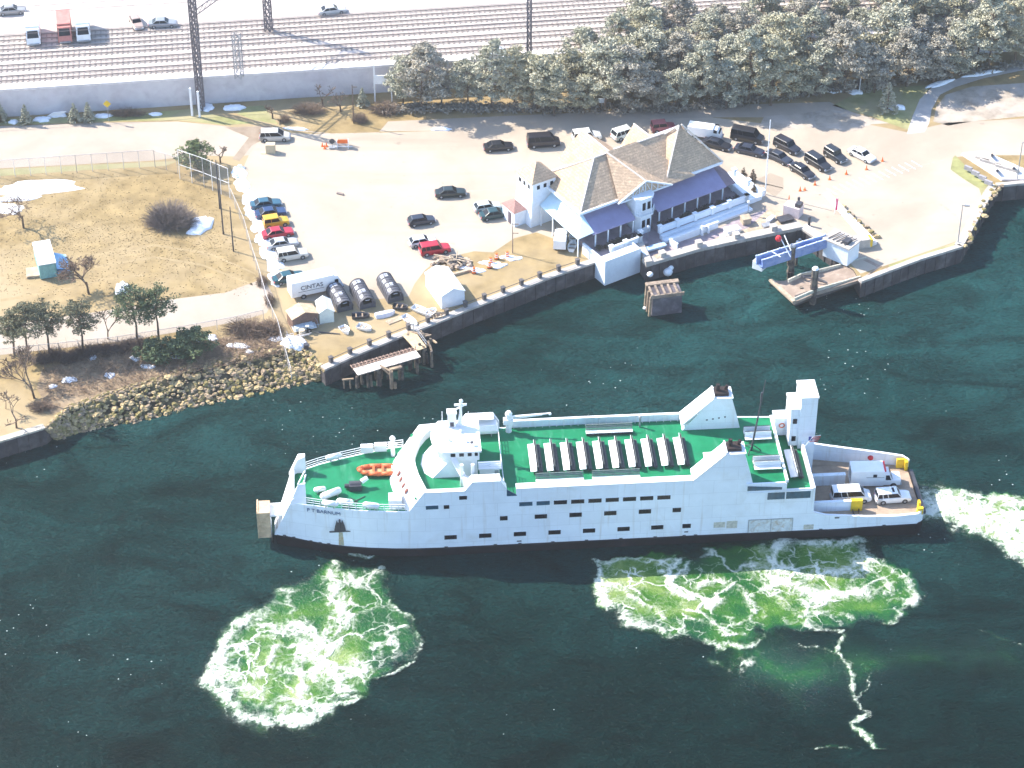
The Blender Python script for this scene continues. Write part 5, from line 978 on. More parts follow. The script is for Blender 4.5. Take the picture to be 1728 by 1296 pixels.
# pale street sign, billboard frame
t = thing('road_sign', 'yellow diamond warning sign in the shade of the railway wall', 'sign', at(184, 205)); q = MB(); q.tube((0, 0, 0), (0, 0, 3.4), .05); q.build('post', STEEL, t); q = MB(); q.add([(0, -.07, 2.7), (.65, -.07, 3.35), (0, -.07, 4.0), (-.65, -.07, 3.35), (0, -.04, 2.7), (.65, -.04, 3.35), (0, -.04, 4.0), (-.65, -.04, 3.35)], [(0, 1, 2, 3), (7, 6, 5, 4)]); q.build('panel', YELLOW, t)
t = thing('sign_frame', 'white sign frame standing at the end of the railway wall before the wood', 'sign', at(648, 172)); q = MB(); q.box(-1.6, -1.35, 0, .2, 0, 7); q.box(1.2, 1.4, 0, .2, 0, 5); q.build('post', WHITE, t); q = MB(); q.box(-1.4, 1.6, -.02, .1, 3.4, 5.0); q.build('panel', WHITE, t)
t = thing('small_sign', 'small pale blue sign in front of the dark wood', 'sign', at(1015, 184)); q = MB(); q.tube((0, 0, 0), (0, 0, 1.6), .06); q.build('post', STEEL, t); q = MB(); q.box(-.55, .55, -.05, .02, 1.2, 2.0); q.build('panel', mat('pale_blue', (.6, .68, .75), .5, .05, 2), t)
t = thing('white_hut', 'small white flat-roofed hut among the pines by the tracks', 'hut', at(835, 110, RZ)); q = MB(); q.box(-1.3, 1.3, -1, 1, 0, 2.6); q.build('wall', WHITE, t); q = MB(); q.box(-1.5, 1.5, -1.2, 1.2, 2.6, 2.8); q.build('roof', WHITE, t)
# catenary structures
def lattice(q, x, y, z0, z1, w, n=10, r=.06):
    for i in range(n):
        a_, b_ = z0 + (z1 - z0) * i / n, z0 + (z1 - z0) * (i + 1) / n
        for sx, sy in ((-1, -1), (1, -1), (1, 1), (-1, 1)): q.tube((x + sx * w, y + sy * w, a_), (x + sx * w, y + sy * w, b_), r, r, 4, cap=False)
        for (ax, ay, bx, by) in ((-1, -1, 1, -1), (1, -1, 1, 1), (1, 1, -1, 1), (-1, 1, -1, -1)): q.tube((x + ax * w, y + ay * w, a_), (x + bx * w, y + by * w, b_), r * .7, r * .7, 4, cap=False); q.tube((x + bx * w, y + by * w, a_), (x + ax * w, y + ay * w, b_), r * .7, r * .7, 4, cap=False)
CST = mat('catenary_steel', (.17, .15, .16), .7, .15, 2)
p0 = at(334, 192)
t = thing('overhead_line_gantry', 'tall steel railway gantry spanning the tracks near the left', 'gantry', (p0.x, p0.y, G), ang)
q = MB(); lattice(q, 0, 1.5, 0, 24, .45, 16, .13); q.build('mast', CST, t)
q = MB(); lattice(q, 5.0, 21, RZ - G, 21, .5, 12, .12); q.build('mast', CST, t)
q = MB(); 
for s in (-1, 1): q.tube((0, 1.5, 17.5 + s * .5), (5, 21, 17.5 + s * .5), .1)
for i in range(14): f = i / 14; q.tube((5 * f, 1.5 + 19.5 * f, 17), (5 * (f + 1 / 14), 1.5 + 19.5 * (f + 1 / 14), 18), .06, .06, 4)
q.build('cross_beam', CST, t)
q = MB(); q.box(-.8, -.5, -1.0, -.7, 0, 5.2); q.box(.5, .8, -1.0, -.7, 0, 4.8); q.build('base_post', WHITE, t)
p1 = at(404, 131, RZ); t = thing('lattice_mast', 'tapering grey lattice mast beside the near track, right of the gantry', 'mast', (p1.x, p1.y, RZ), ang); q = MB(); lattice(q, 0, 0, 0, 8, .55, 7, .08); q.build('mast', STEEL, t)
p1 = at(893, 98, RZ); t = thing('lattice_mast', 'tall hazy mast rising from the wood at the top centre', 'mast', (p1.x, p1.y, RZ), ang); q = MB(); lattice(q, 0, 0, 0, 24, .3, 14, .09); q.build('mast', CST, t)
for k, (z_, y_) in enumerate(((13.0, 3.6), (13.0, 10.8), (13.0, 16.8), (16.0, 7.2))):
    q = MB(); a_ = Vector((w0.x, w0.y, 0)) + nr * y_; b_ = a_ + dr * 330; q.tube((a_.x, a_.y, G + z_), (b_.x, b_.y, G + z_), .04, .04, 4)
    tag(q.build('overhead_wire', CST), ['overhead wire above the near track', 'overhead wire above the third track', 'overhead wire above the fifth track', 'highest overhead wire above the second track'][k], 'wire', 'overhead wires of the railway')

# ============================================================ FENCES
WIRE = mesh_wire('chain_link_wire', (.35, .33, .33), .16); POSTM = mat('galvanised_post', (.50, .48, .47), .6, .1, 3)
def fence(pts, h, lb, step=2.6, m=WIRE, dark=POSTM, mid=False, r=.05, z=G, cat='fence'):
    P = [at(u, v, z) for u, v in pts]; t = thing('chain_link_fence', lb, cat, P[0]); o = P[0]; q = MB(); r2 = MB(); pn = MB()
    for a_, b_ in zip(P, P[1:]):
        a_ = a_ - o; b_ = b_ - o; n = max(1, round((b_ - a_).length / step))
        for i in range(n + 1): p = a_.lerp(b_, i / n); q.tube(p, p + Vector((0, 0, h)), r, r, 5)
        r2.tube(a_ + Vector((0, 0, h)), b_ + Vector((0, 0, h)), r * .8, r * .8, 5)
        if mid: m3 = MB(); m3.tube(a_ + Vector((0, 0, h * .5)), b_ + Vector((0, 0, h * .5)), r * .8, r * .8, 5); m3.build('middle_rail', dark, t)
        pn.quad(a_ + Vector((0, 0, .05)), b_ + Vector((0, 0, .05)), b_ + Vector((0, 0, h)), a_ + Vector((0, 0, h)))
    q.build('post', dark, t); r2.build('top_rail', dark, t)
    if m: pn.build('wire_mesh', m, t)
    return t
fence([(-200, 314), (0, 300), (130, 291), (262, 282)], 3.2, 'high chain link fence along the far side of the field', 2.6)
fence([(262, 282), (300, 292)], 3.0, 'short fence length at the far corner of the field')
fence([(304, 302), (345, 316), (388, 334)], 5.4, 'tall backstop fence of two rails in front of the green tree', 2.0, WIRE, mat('bright_rail', (.7, .68, .66)), True, .06)
fence([(390, 336), (412, 385), (428, 440), (438, 470), (452, 520), (470, 560), (482, 605), (492, 640)], 2.0, 'fence from the backstop down beside the parked cars to the rocks', 2.6)
fence([(0, 606), (100, 596), (200, 585), (300, 569), (400, 551), (445, 540)], 1.8, 'fence along the near side of the service road', 3.2)
for i, (u, v, h) in enumerate(((371, 352, 8.8), (377, 395, 9.6), (394, 424, 8.0))): pole('light_pole', u, v, h, .13, ['dark pole in front of the tall backstop fence', 'longest dark pole beside the round bush and fence', 'dark pole lowest beside the car park fence'][i], m=DSTEEL, group='dark poles at the field edge')

# ============================================================ SEAWALLS
def seawall(pts, lb, capw=1.1, caph=.35, posts=None, rail_=False, m=CONC, off=0, name='seawall', chain=DSTEEL, ps=(.5, .9)):
    P = [at(u, v, G) for u, v in pts]; o = P[0].copy(); o.z = G; t = thing(name, lb, 'seawall', o); q = MB(); f = MB(); pm = MB(); ch = MB()
    for a_, b_ in zip(P, P[1:]):
        a_ = a_ - o; b_ = b_ - o; d = (b_ - a_); L = d.length; d.normalize(); nn = Vector((-d.y, d.x, 0))
        if nn.y < 0: nn = -nn
        an_ = math.atan2(d.y, d.x); mid = (a_ + b_) / 2
        q.obox(mid + nn * (capw / 2 - .12) + Vector((0, 0, caph / 2 + .006)), (L + .05, capw, caph), an_); f.obox(mid + nn * .0 + Vector((0, 0, -1.6)), (L + .02, .16, 3.2), an_)
        n = max(1, int(L / 1.5))
        for i in range(n): p = a_.lerp(b_, (i + .5) / n); f.tube(p - nn * .12 + Vector((0, 0, -3)), p - nn * .12 + Vector((0, 0, .05)), .13, .13, 5)
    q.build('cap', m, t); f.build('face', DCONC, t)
    if posts:
        dist = [0]
        for a_, b_ in zip(P, P[1:]): dist.append(dist[-1] + (b_ - a_).length)
        k = 0; prev = None; s = posts * .5
        while s < dist[-1]:
            while s > dist[k + 1]: k += 1
            p = P[k].lerp(P[k + 1], (s - dist[k]) / (dist[k + 1] - dist[k])) - o; d = (P[k + 1] - P[k]).normalized(); nn = Vector((-d.y, d.x, 0)); nn = -nn if nn.y < 0 else nn
            p = p + nn * .75; p.z = caph; pm2 = MB(); pm2.obox((0, 0, ps[1] / 2), (ps[0], ps[0], ps[1]), math.atan2(d.y, d.x)); pm2.obox((0, 0, ps[1] + .04), (ps[0] + .12, ps[0] + .12, .08), math.atan2(d.y, d.x)); pm2.build('post', m if ps[0] > .6 else mat('dark_post', (.11, .10, .10), .8, .15, 2), t, loc=p)
            if prev is not None and rail_: ch.tube(prev + Vector((0, 0, .6)), p + Vector((0, 0, .6)), .045, .045, 4)
            prev = p; s += posts
        if ch.v: ch.build('rail', chain, t)
    return t
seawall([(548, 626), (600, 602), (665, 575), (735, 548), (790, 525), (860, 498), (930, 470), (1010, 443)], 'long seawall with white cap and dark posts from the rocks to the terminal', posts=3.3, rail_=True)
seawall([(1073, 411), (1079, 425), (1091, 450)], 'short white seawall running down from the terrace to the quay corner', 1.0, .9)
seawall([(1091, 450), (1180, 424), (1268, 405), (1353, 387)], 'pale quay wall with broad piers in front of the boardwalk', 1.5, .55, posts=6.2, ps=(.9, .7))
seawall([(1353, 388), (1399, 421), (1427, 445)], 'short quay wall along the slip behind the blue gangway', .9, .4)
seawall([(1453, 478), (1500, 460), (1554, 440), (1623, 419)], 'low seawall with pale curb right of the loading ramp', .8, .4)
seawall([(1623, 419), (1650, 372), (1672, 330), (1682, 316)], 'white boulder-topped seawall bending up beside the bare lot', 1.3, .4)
seawall([(1682, 316), (1728, 312), (1900, 303)], 'pale seawall at the right edge below the small dock', .8, .4)
seawall([(-220, 805), (0, 747), (76, 724)], 'old stone seawall at the left edge below the bare trees', 1.0, .3, m=mat('old_wall_cap', (.5, .44, .36), .9, .15, 1))
# ============================================================ YARD OBJECTS
DTARP = mat('dark_tarp', (.085, .085, .10), .55, .15, 2, .3); SKYL = mat('grey_skylight', (.42, .44, .50), .4, .08, 2)
def barrel(u, v, rz, lb, L=5.2, r=1.2):
    t = thing('half_round_shed', lb, 'shed', at(u, v), rz, 'half-round sheds'); q = MB(); n = 12; hb = .75
    prof = [(-r, 0), (-r, hb)] + [(-r * math.cos(math.pi * i / n), hb + r * math.sin(math.pi * i / n)) for i in range(1, n)] + [(r, hb), (r, 0)]
    m = len(prof); inner = [(a * .93, b * .95) for a, b in prof]
    vs = [(x, 0, z) for x, z in prof] + [(x, L, z) for x, z in prof] + [(x, 0, z) for x, z in inner] + [(x, L * .97, z) for x, z in inner]
    q.add(vs, [(i, i + 1, m + i + 1, m + i) for i in range(m - 1)] + [(2 * m + i, 3 * m + i, 3 * m + i + 1, 2 * m + i + 1) for i in range(m - 1)] + [(i, 2 * m + i, 2 * m + i + 1, i + 1) for i in range(m - 1)] + [tuple(range(m, 2 * m))])
    for k in range(9): y = k * L / 8; q.path([(x * 1.02, y, z * 1.015) for x, z in prof[1:-1]], .035, 4)
    q.build('shell', DTARP, t)
    q = MB(); q.box(-r * .92, r * .92, .12, .2, 0, .8); q.box(-r * .92, -r * .55, .12, .2, .8, 1.4); q.box(r * .55, r * .92, .12, .2, .8, 1.4); q.build('end_frame', DTARP, t)
    q = MB()
    for k in range(4):
        y = .5 + k * 1.2
        for a in (130, 100) if k % 2 else (135,):
            c, s = math.cos(R(a)), math.sin(R(a)); c2, s2 = math.cos(R(a - 24)), math.sin(R(a - 24)); R_ = r * 1.035; q.quad((c * R_, y, hb + s * R_), (c * R_, y + .75, hb + s * R_), (c2 * R_, y + .75, hb + s2 * R_), (c2 * R_, y, hb + s2 * R_))
    q.build('skylight', SKYL, t); q = MB(); q.box(-.35, .3, -.05, .0, 1.5, 1.6); q.build('vent', SKYL, t)
barrel(583, 526, heading(583, 526, 563, 493) - R(90), 'dark half-round shed with open mouth, leftmost, beside the step truck', 5.0)
barrel(621, 521, heading(621, 521, 602, 487) - R(90), 'dark half-round shed with open mouth, middle of the three', 5.2)
barrel(668, 510, heading(668, 510, 647, 475) - R(90), 'dark half-round shed with open mouth, rightmost, farthest from the truck', 5.2)
def gshed(name, u, v, rz, W_, L, hw, hr, lb, wm_, rm, cat='shed', door=None, arch=False):
    t = thing(name, lb, cat, at(u, v), rz); q = MB(); q.box(-W_ / 2, W_ / 2, 0, L, 0, hw); q.add([(-W_ / 2, 0, hw), (W_ / 2, 0, hw), (0, 0, hr), (-W_ / 2, L, hw), (W_ / 2, L, hw), (0, L, hr)], [(0, 1, 2), (5, 4, 3)]); q.build('wall', wm_, t)
    q = MB(); o_ = .12
    for s in (-1, 1): q.add([(s * (W_ / 2 + o_), -o_, hw - .05), (s * (W_ / 2 + o_), L + o_, hw - .05), (0, L + o_, hr + .04), (0, -o_, hr + .04), (s * (W_ / 2 + o_), -o_, hw + .04), (s * (W_ / 2 + o_), L + o_, hw + .04), (0, L + o_, hr + .13), (0, -o_, hr + .13)], [(4, 5, 6, 7), (3, 2, 1, 0), (0, 1, 5, 4), (0, 4, 7, 3), (1, 2, 6, 5)])
    q.build('roof', rm, t)
    if door: q = MB(); q.box(-W_ * .2, W_ * .2, -.05, -.004, 0.05, hw * .9); q.build('door', door, t)
    return t
WTENT = mat('white_tent_fabric', (.78, .80, .84), .6, .03, 1)
gshed('white_tent', 765, 517, heading(765, 517, 733, 472) - R(90), 3.6, 6.4, 2.3, 3.1, 'large white gable-roofed tent shed at the seawall, right of the half-round sheds', WTENT, WTENT)
gshed('white_shed', 552, 545, heading(552, 545, 541, 508) - R(90), 2.1, 3.0, 1.9, 2.6, 'small white shed with little arched gable between the brown shed and the half-round sheds', mat('pale_green_board', (.60, .66, .62), .7, .05, 2), WHITE)
t = gshed('brown_shed', 516, 553, heading(492, 553, 530, 543), 3.9, 2.4, 2.0, 2.7, 'long brown shed with tan roof and open shadowed front near the fence', mat('brown_boards', (.16, .10, .08), .9, .2, 2), mat('tan_board_roof', (.55, .40, .26), .9, .15, 1.5)); 
t = thing('trailer', 'pale flat trailer loaded with boards in front of the brown shed', 'trailer', at(515, 557), heading(492, 560, 530, 552)); q = MB(); q.box(-1.8, 1.6, -.7, .7, .5, .62); q.box(-1.6, 1.2, -.5, .5, .62, .95); q.build('bed', mat('bluish_boards', (.5, .55, .58), .7, .1, 2), t)
for x in (-.6, .4):
    for y in (-.75, .75): link('wheel', wm, t, (x, y, .32)).scale = (.75, .75, .75)
q = MB(); q.tube((1.6, 0, .55), (2.8, 0, .45), .06); q.tube((1.8, .7, .55), (1.8, .7, 1.3), .04); q.tube((1.8, -.7, .55), (1.8, -.7, 1.3), .04); q.tube((1.8, .7, 1.3), (1.8, -.7, 1.3), .04); q.build('drawbar', STEEL, t)
# container with lean tarp in the field
t = thing('storage_container', 'white-roofed storage container with teal end standing in the field', 'container', at(83, 470), heading(83, 470, 68, 416) - R(90)); q = MB(); q.box(-1.25, 1.25, 0, 6.2, .1, 2.55); q.build('body', mat('teal_container', (.16, .36, .38), .6, .12, 1.5), t)
q = MB(); q.box(-1.32, 1.32, -.05, 6.3, 2.55, 2.68); q.build('roof', WHITE, t); q = MB(); q.box(-1.1, -.03, -.05, -.004, .2, 2.4); q.box(.03, 1.1, -.05, -.004, .2, 2.4); q.build('door', mat('teal_door', (.18, .40, .42), .6, .12, 3), t)
q = MB(); q.add([(1.35, .6, 1.0), (3.4, 1.2, .35), (3.0, 5.2, .35), (1.35, 5.0, 1.2)], [(0, 1, 2, 3)]); q.box(1.4, 3.3, .7, 5.1, .02, .34); tag(q.build('tarpaulin', mat('blue_tarp', (.30, .52, .72), .5, .05, 1), loc=at(83, 470), rz=t.rotation_euler.z), 'pale blue tarpaulin spread beside the storage container', 'tarpaulin')
t = thing('lumber_stack', 'low pale board stack left of the storage container', 'boards', at(56, 462), R(10)); q = MB(); [q.box(-1.0 + (i % 2) * .1, 1.0, -1.2 + i * .0, 1.2, .02 + i * .14, .13 + i * .14) for i in range(3)]; q.build('board', PLANK, t)
# small boats
def dinghy(u, v, rz, lb, L=3.4, hull=WHITE, up=False, grp='small boats on the yard grass', z=G, inner=None, s=1):
    t = thing('rowing_boat', lb, 'boat', at(u, v, z), rz, grp); q = MB(); st = [(-L / 2, .55), (-L * .2, .68), (L * .15, .62), (L * .38, .38), (L / 2, .04)]; sg = -1 if up else 1; zz = lambda h: (h if not up else .62 - h)
    vs = []
    for x, w_ in st: vs += [(x, -w_, zz(.6)), (x, -w_ * .6, zz(.04)), (x, w_ * .6, zz(.04)), (x, w_, zz(.6))]
    for x, w_ in st: vs += [(x * .95, -w_ * .88, zz(.58)), (x * .95, -w_ * .5, zz(.14)), (x * .95, w_ * .5, zz(.14)), (x * .95, w_ * .88, zz(.58))]
    n = len(st); fs = []
    for b_ in (0, 4 * n): fs += [(b_ + k * 4 + i, b_ + (k + 1) * 4 + i, b_ + (k + 1) * 4 + i + 1, b_ + k * 4 + i + 1) for k in range(n - 1) for i in range(3)]
    fs += [(0, 1, 2, 3), (k * 0, 0, 0)][:1]; fs += [(k * 4, (k + 1) * 4, 4 * n + (k + 1) * 4, 4 * n + k * 4) for k in range(n - 1)] + [(k * 4 + 3, 4 * n + k * 4 + 3, 4 * n + (k + 1) * 4 + 3, (k + 1) * 4 + 3) for k in range(n - 1)]
    q.add(vs, fs); q.build('hull', hull, t)
    if not up:
        q = MB(); [q.box(a, a + .2, -.5, .5, .40, .45) for a in (-L * .3, L * .05)]; q.build('thwart', inner or WOOD, t)
    return t
k = 0
dinghy(609, 536, R(5), 'dark small boat in front of the middle half-round shed', 2.6, DSTEEL); dinghy(650, 532, R(20), 'upturned grey-white boat on the grass between the sheds and seawall', 3.0, mat('grey_hull', (.6, .6, .64), .5, .05, 2), True)
dinghy(615, 556, R(-22), 'dark-sided small boat on the open grass', 2.2, WHITE, False); dinghy(582, 560, R(-55), 'short white boat tipped on the grass beside its shadow', 1.9, WHITE); dinghy(676, 521, R(-12), 'dark open boat just below the rightmost half-round shed', 2.2, DSTEEL)
dinghy(692, 545, R(-50), 'white motor boat with black engine at the head of the footbridge', 3.2, WHITE); dinghy(712, 528, R(-35), 'white boat on its trailer between the sheds and the tent', 3.4, WHITE); dinghy(728, 530, R(60), 'small white boat at the corner of the tent', 2.0, WHITE); dinghy(742, 536, R(15), 'low tan boat behind the seawall posts', 2.0, PLANK)
dinghy(966, 418, R(80), 'white boat stored by the terminal terrace corner', 2.6, WHITE, grp=None); dinghy(968, 402, R(80), 'white round-ended boat under the porch roof edge', 2.6, WHITE, grp=None)
t = thing('plank_stack', 'pale planks lying on the grass beside the upturned boat', 'boards', at(665, 541), R(35)); q = MB(); [q.box(-1.2, 1.2, -.5 + i * .26, -.28 + i * .26, .02, .12) for i in range(4)]; q.build('board', PLANK, t)
for i, (u, v, L, a, lb) in enumerate(((530, 560, 2.2, -30, 'long pole with pale base lying beside the brown shed'), (556, 563, 3.2, -8, 'dark spar lying on the grass left of the tipped boat'), (700, 556, 2.4, -50, 'white spar by the footbridge'))):
    q = MB(); q.tube((-L / 2, 0, .12), (L / 2, 0, .12), .10, .06, 6); tag(q.build('spar', [PLANK, DSTEEL, WHITE][i], loc=at(u, v), rz=R(a)), lb, 'spar')
t = thing('barrel', 'round tan drum at the fence corner by the grey snow heap', 'barrel', at(510, 567)); q = MB(); q.tube((0, 0, 0), (0, 0, 1.1), .45, .45, 12); q.build('shell', mat('tan_drum', (.5, .42, .3), .6, .1, 2), t)
t = thing('barrel', 'black drum at the edge of the grey snow heap', 'barrel', at(517, 590)); q = MB(); q.tube((0, 0, 0), (0, 0, 1.0), .4, .4, 12); q.build('shell', DSTEEL, t)
t = thing('white_post', 'short post with bright white cap beside the drum and brown shed', 'post', at(519, 561)); q = MB(); q.tube((0, 0, 0), (0, 0, 1.1), .1); q.build('shaft', DSTEEL, t); q = MB(); q.box(-.25, .25, -.25, .25, 1.1, 1.25); q.build('cap', WHITE, t)
# white lattice of scrap on the snow heap
q = MB(); rr = random.Random(12)
for i in range(16): x, y = rr.uniform(-1.6, 1.6), rr.uniform(-1.6, 1.6); a = rr.choice((.4, 1.9)) + rr.uniform(-.2, .2); q.obox((x, y, .75 + rr.uniform(0, .3)), (rr.uniform(1, 2.4), .07, .07), a)
tag(q.build('scrap_frames', POSTM, loc=at(497, 580)), 'tangle of pale metal frames lying on the grey snow heap', 'scrap frames', kind='stuff')
# debris pile by the red car
t = thing('rubble_mound', 'brown debris mound with timber and dark hollow below the red car', 'debris mound', at(762, 446)); q = MB(); rr = random.Random(14)
for i in range(60): a = rr.uniform(0, 6.28); d = rr.random() ** .5; rock_mb(q, (math.cos(a) * d * 3.2, math.sin(a) * d * 2.2, .15 + .5 * (1 - d)), rr.uniform(.25, .6), rr)
q.build('stones', mat('brown_rubble', (.42, .33, .25), .9, .2, 1), t)
q = MB()
for i in range(9): a = rr.uniform(-1, 1) + (1.0 if i % 2 else 2.4); q.obox((rr.uniform(-2, 2.4), rr.uniform(-1, 1.2), .8 + rr.uniform(0, .5)), (rr.uniform(1.5, 3.2), .14, .14), a, tilt=rr.uniform(-.3, .3))
q.build('timber', PLANK, t); q = MB(); q.obox((.9, .2, .6), (1.6, 1.2, .9), .5); q.build('dark_crate', DSTEEL, t)
t = thing('timber_beam', 'long pale timber beam lying beside the white tent', 'beam', at(772, 463), heading(750, 470, 790, 459)); q = MB(); q.box(-2.1, 2.1, -.2, .2, 0, .35); q.build('beam', PLANK, t)
for i in range(8):
    u, v = 785 + i * 12, 452 - i * 3 + (i % 3) * 6; snow(u, v, 1.3, .5, 500 + i, '%s thin snow patch from the left on the verge right of the debris mound' % NTH[i], .2 * (i % 3), .2)['group'] = 'snow on the verge below the parking lot'
DRUM = mat('orange_plastic', (.80, .16, .03), .5, .05, 2)
def drum(u, v, lb, name='traffic_drum', grp='orange traffic drums'):
    t = thing(name, lb, 'traffic drum', at(u, v), 0, grp); q = MB(); q.tube((0, 0, .0), (0, 0, .08), .38, .36, 10, 1); q.tube((0, 0, .08), (0, 0, .4), .28, .27, 10, 0); q.tube((0, 0, .4), (0, 0, .55), .27, .26, 10, 2); q.tube((0, 0, .55), (0, 0, .75), .26, .25, 10, 0); q.tube((0, 0, .75), (0, 0, .88), .25, .24, 10, 2); q.tube((0, 0, .88), (0, 0, 1.05), .24, .21, 10, 0); q.build('barrel', [DRUM, RUBBER, WHITE], t)
for u, v, lb in ((856, 434, 'orange drum nearest the thin pole on the tan lawn'), (838, 437, 'orange drum second from the thin pole'), (828, 444, 'orange drum third along the verge'), (826, 452, 'orange and white drum lowest on the verge'), (800, 461, 'small dark drum left of the orange ones')): drum(u, v, lb)
def cone(u, v, lb, h=.75, z=G):
    t = thing('traffic_cone', lb, 'traffic cone', at(u, v, z), 0, 'orange traffic cones'); q = MB(); q.box(-.22, .22, -.22, .22, 0, .05); q.tube((0, 0, .05), (0, 0, h), .16, .03, 8); q.build('cone', DRUM, t)
for u, v, lb, h in ((1331, 341, 'tall orange cone at the slip head by the dark post', 1.3), (1350, 322, 'orange cone on the seam between the shrubs and the slip', .8), (1375, 312, 'orange cone just below the black sedan', .8), (1400, 303, 'orange cone below the dark off-road car', .8), (1428, 294, 'orange cone at the foot of the jeep', .8), (1462, 286, 'orange cone below the white sedan', .8), (1489, 272, 'orange cone right of the white sedan', .8),
    (1358, 321, 'fallen orange cone beside the barrier on the seam', .6)): cone(u, v, lb, h)
# roadworks set at top
t = thing('road_barrier', 'orange and white barrier board standing in the upper parking lot', 'barrier', at(578, 249)); q = MB(); q.box(-.8, .9, -.05, .05, .8, 1.5); q.build('board', DRUM, t); q = MB(); [q.box(x, x + .1, -.4, .4, 0, 1.4) for x in (-.9, .9)]; q.box(-1.6, 1.6, -.06, .06, .1, .2); q.build('frame', WHITE, t)
t = thing('arrow_trailer', 'round dark-faced sign cart left of the orange barrier board', 'sign cart', at(561, 250)); q = MB(); q.tube((0, -.06, 1.3), (0, .06, 1.3), .45, .45, 12); q.build('disc', DSTEEL, t); q = MB(); q.tube((0, 0, 0), (0, 0, 1.0), .05); q.box(-.5, .5, -.4, .4, .1, .3); q.build('stand', STEEL, t)
for i, (u, v) in enumerate(((544, 247), (551, 247), (548, 251))): cone(u, v, ['leftmost white-orange cone of the trio by the sign cart', 'cone nearest the sign cart in the trio', 'front cone of the trio by the sign cart'][i], .8)
t = thing('ticket_booth', 'tan rounded booth standing in the open lot below the silver minivan', 'booth', at(457, 257)); q = MB(); q.box(-.75, .75, -.5, .5, 0, 1.6); q.box(-1.5, 1.5, -.55, .0, 0, .08); q.build('body', mat('tan_booth', (.52, .44, .30), .8, .05, 2), t)
t = thing('concrete_wheel_stop', 'short dark block lying at the left end of the long seam', 'block', at(574, 328), R(-25)); q = MB(); q.box(-.55, .55, -.2, .2, 0, .25); q.build('block', mat('brown_block', (.25, .2, .18), .9, .1, 2), t)
# shadowed boards by the railway (left)
t = thing('board_pile', 'white edged boards leaning in the shade under the railway wall', 'boards', at(92, 200), R(-10)); q = MB(); [q.obox((i * .25, 0, .6 + i * .18), (2.4, .12, .1), .0, tilt=R(-12)) for i in range(5)]; q.build('board', WHITE, t)
# ============================================================ SLIP, LINKSPAN, GANGWAYS, PIER
# loading ramp
r0, r1 = at(1318, 490, 2.2), at(1482, 444, 2.7)
SL = mat('ramp_planks', (.34, .27, .22), .85, .12, 1.5, .1, col2=(.26, .20, .16), mix_scale=.6)
t = thing('loading_ramp', 'broad wooden vehicle loading ramp sloping to the water between two dolphins', 'ramp', (0, 0, 0))
tipA, tipB = at(1300, 473, 1.6), at(1340, 510, 1.6); mA, mB_ = at(1383, 478 - 7, 2.2), at(1395, 476, 2.2)
q = MB(); A_ = [at(1300, 473, 1.5), at(1340, 510, 1.5), at(1378, 494, 2.0), at(1452, 472, 2.66), at(1488, 449, 2.66), at(1463, 437, 2.66), at(1418, 449, 2.3), at(1352, 464, 2.0), at(1322, 474, 1.7)]
n = len(A_); q.add(A_ + [p - Vector((0, 0, .5)) for p in A_], [tuple(range(n))[::-1], tuple(range(n, 2 * n))] + [(i, (i + 1) % n, n + (i + 1) % n, n + i) for i in range(n)]); q.build('deck', SL, t)
q = MB()
for a_, b_ in ((at(1300, 473, 1.5), at(1340, 510, 1.5)),): d = (b_ - a_); q.obox((a_ + b_) / 2 + Vector((0, 0, .1)), (d.length, .6, .3), math.atan2(d.y, d.x))
q.build('lip', PLANK, t)
for pts in ([(1341, 505), (1378, 489), (1452, 468)], [(1330, 474), (1352, 464), (1418, 448), (1462, 436)]):
    q = MB()
    for (u0, v0), (u1, v1) in zip(pts, pts[1:]): a_, b_ = at(u0, v0, 2.3), at(u1, v1, 2.5); d = b_ - a_; q.obox((a_ + b_) / 2, (d.length, .22, .55), math.atan2(d.y, d.x), tilt=-math.asin((b_.z - a_.z) / d.length))
    q.build('side_girder', mat('pale_girder', (.5, .47, .38), .7, .12, 2), t)
q = MB(); q.tube(at(1352, 466, 2.6), at(1394, 477, 2.5), .12); q.tube(at(1372, 463, 2.6), at(1396, 477, 2.5), .12); q.tube(at(1352, 466, 2.6), at(1376, 464, 2.6), .12); q.build('brace', DSTEEL, t)
q = MB()
for f in (.1, .3, .5, .7, .9):
    a_ = at(1340, 510, 0).lerp(at(1452, 476, 0), f); q.tube((a_.x, a_.y + .5, -1), (a_.x, a_.y + .5, 2.0), .28)
q.build('pile', PILE, t)
q = MB(); d = at(1452, 474, 1.2) - at(1342, 512, 1.2); m_ = (at(1452, 474, 1.0) + at(1342, 512, 1.0)) / 2; q.obox(m_ + Vector((0, .7, 0)), (d.length, .2, 1.8), math.atan2(d.y, d.x)); q.build('skirt', DCONC, t)
def dolphin(u, v, h, lb, cap=WHITE, r=.55):
    t = thing('mooring_pile', lb, 'pile', at(u, v, 0), 0, 'tall mooring piles of the slip'); q = MB()
    for k in range(5): a = k * 1.256; q.tube((math.cos(a) * r * .5, math.sin(a) * r * .5, -2), (math.cos(a) * r * .45, math.sin(a) * r * .45, h), r * .48, r * .48, 8)
    q.tube((0, 0, 1.2), (0, 0, 1.6), r * 1.15, r * 1.15, 10); q.tube((0, 0, h * .45), (0, 0, h * .45 + .3), r * 1.1, r * 1.1, 10); q.build('pile', PILE, t); q = MB(); q.tube((0, 0, h), (0, 0, h + .3), r * .95, r * .6, 10); q.build('cap', cap, t); return t
dolphin(1333, 471, 6.0, 'tall dark pile rising between the blue gangway and the ramp', STEEL); dolphin(1371, 512, 6.2, 'tall dark pile with pale top at the near side of the ramp', WHITE)
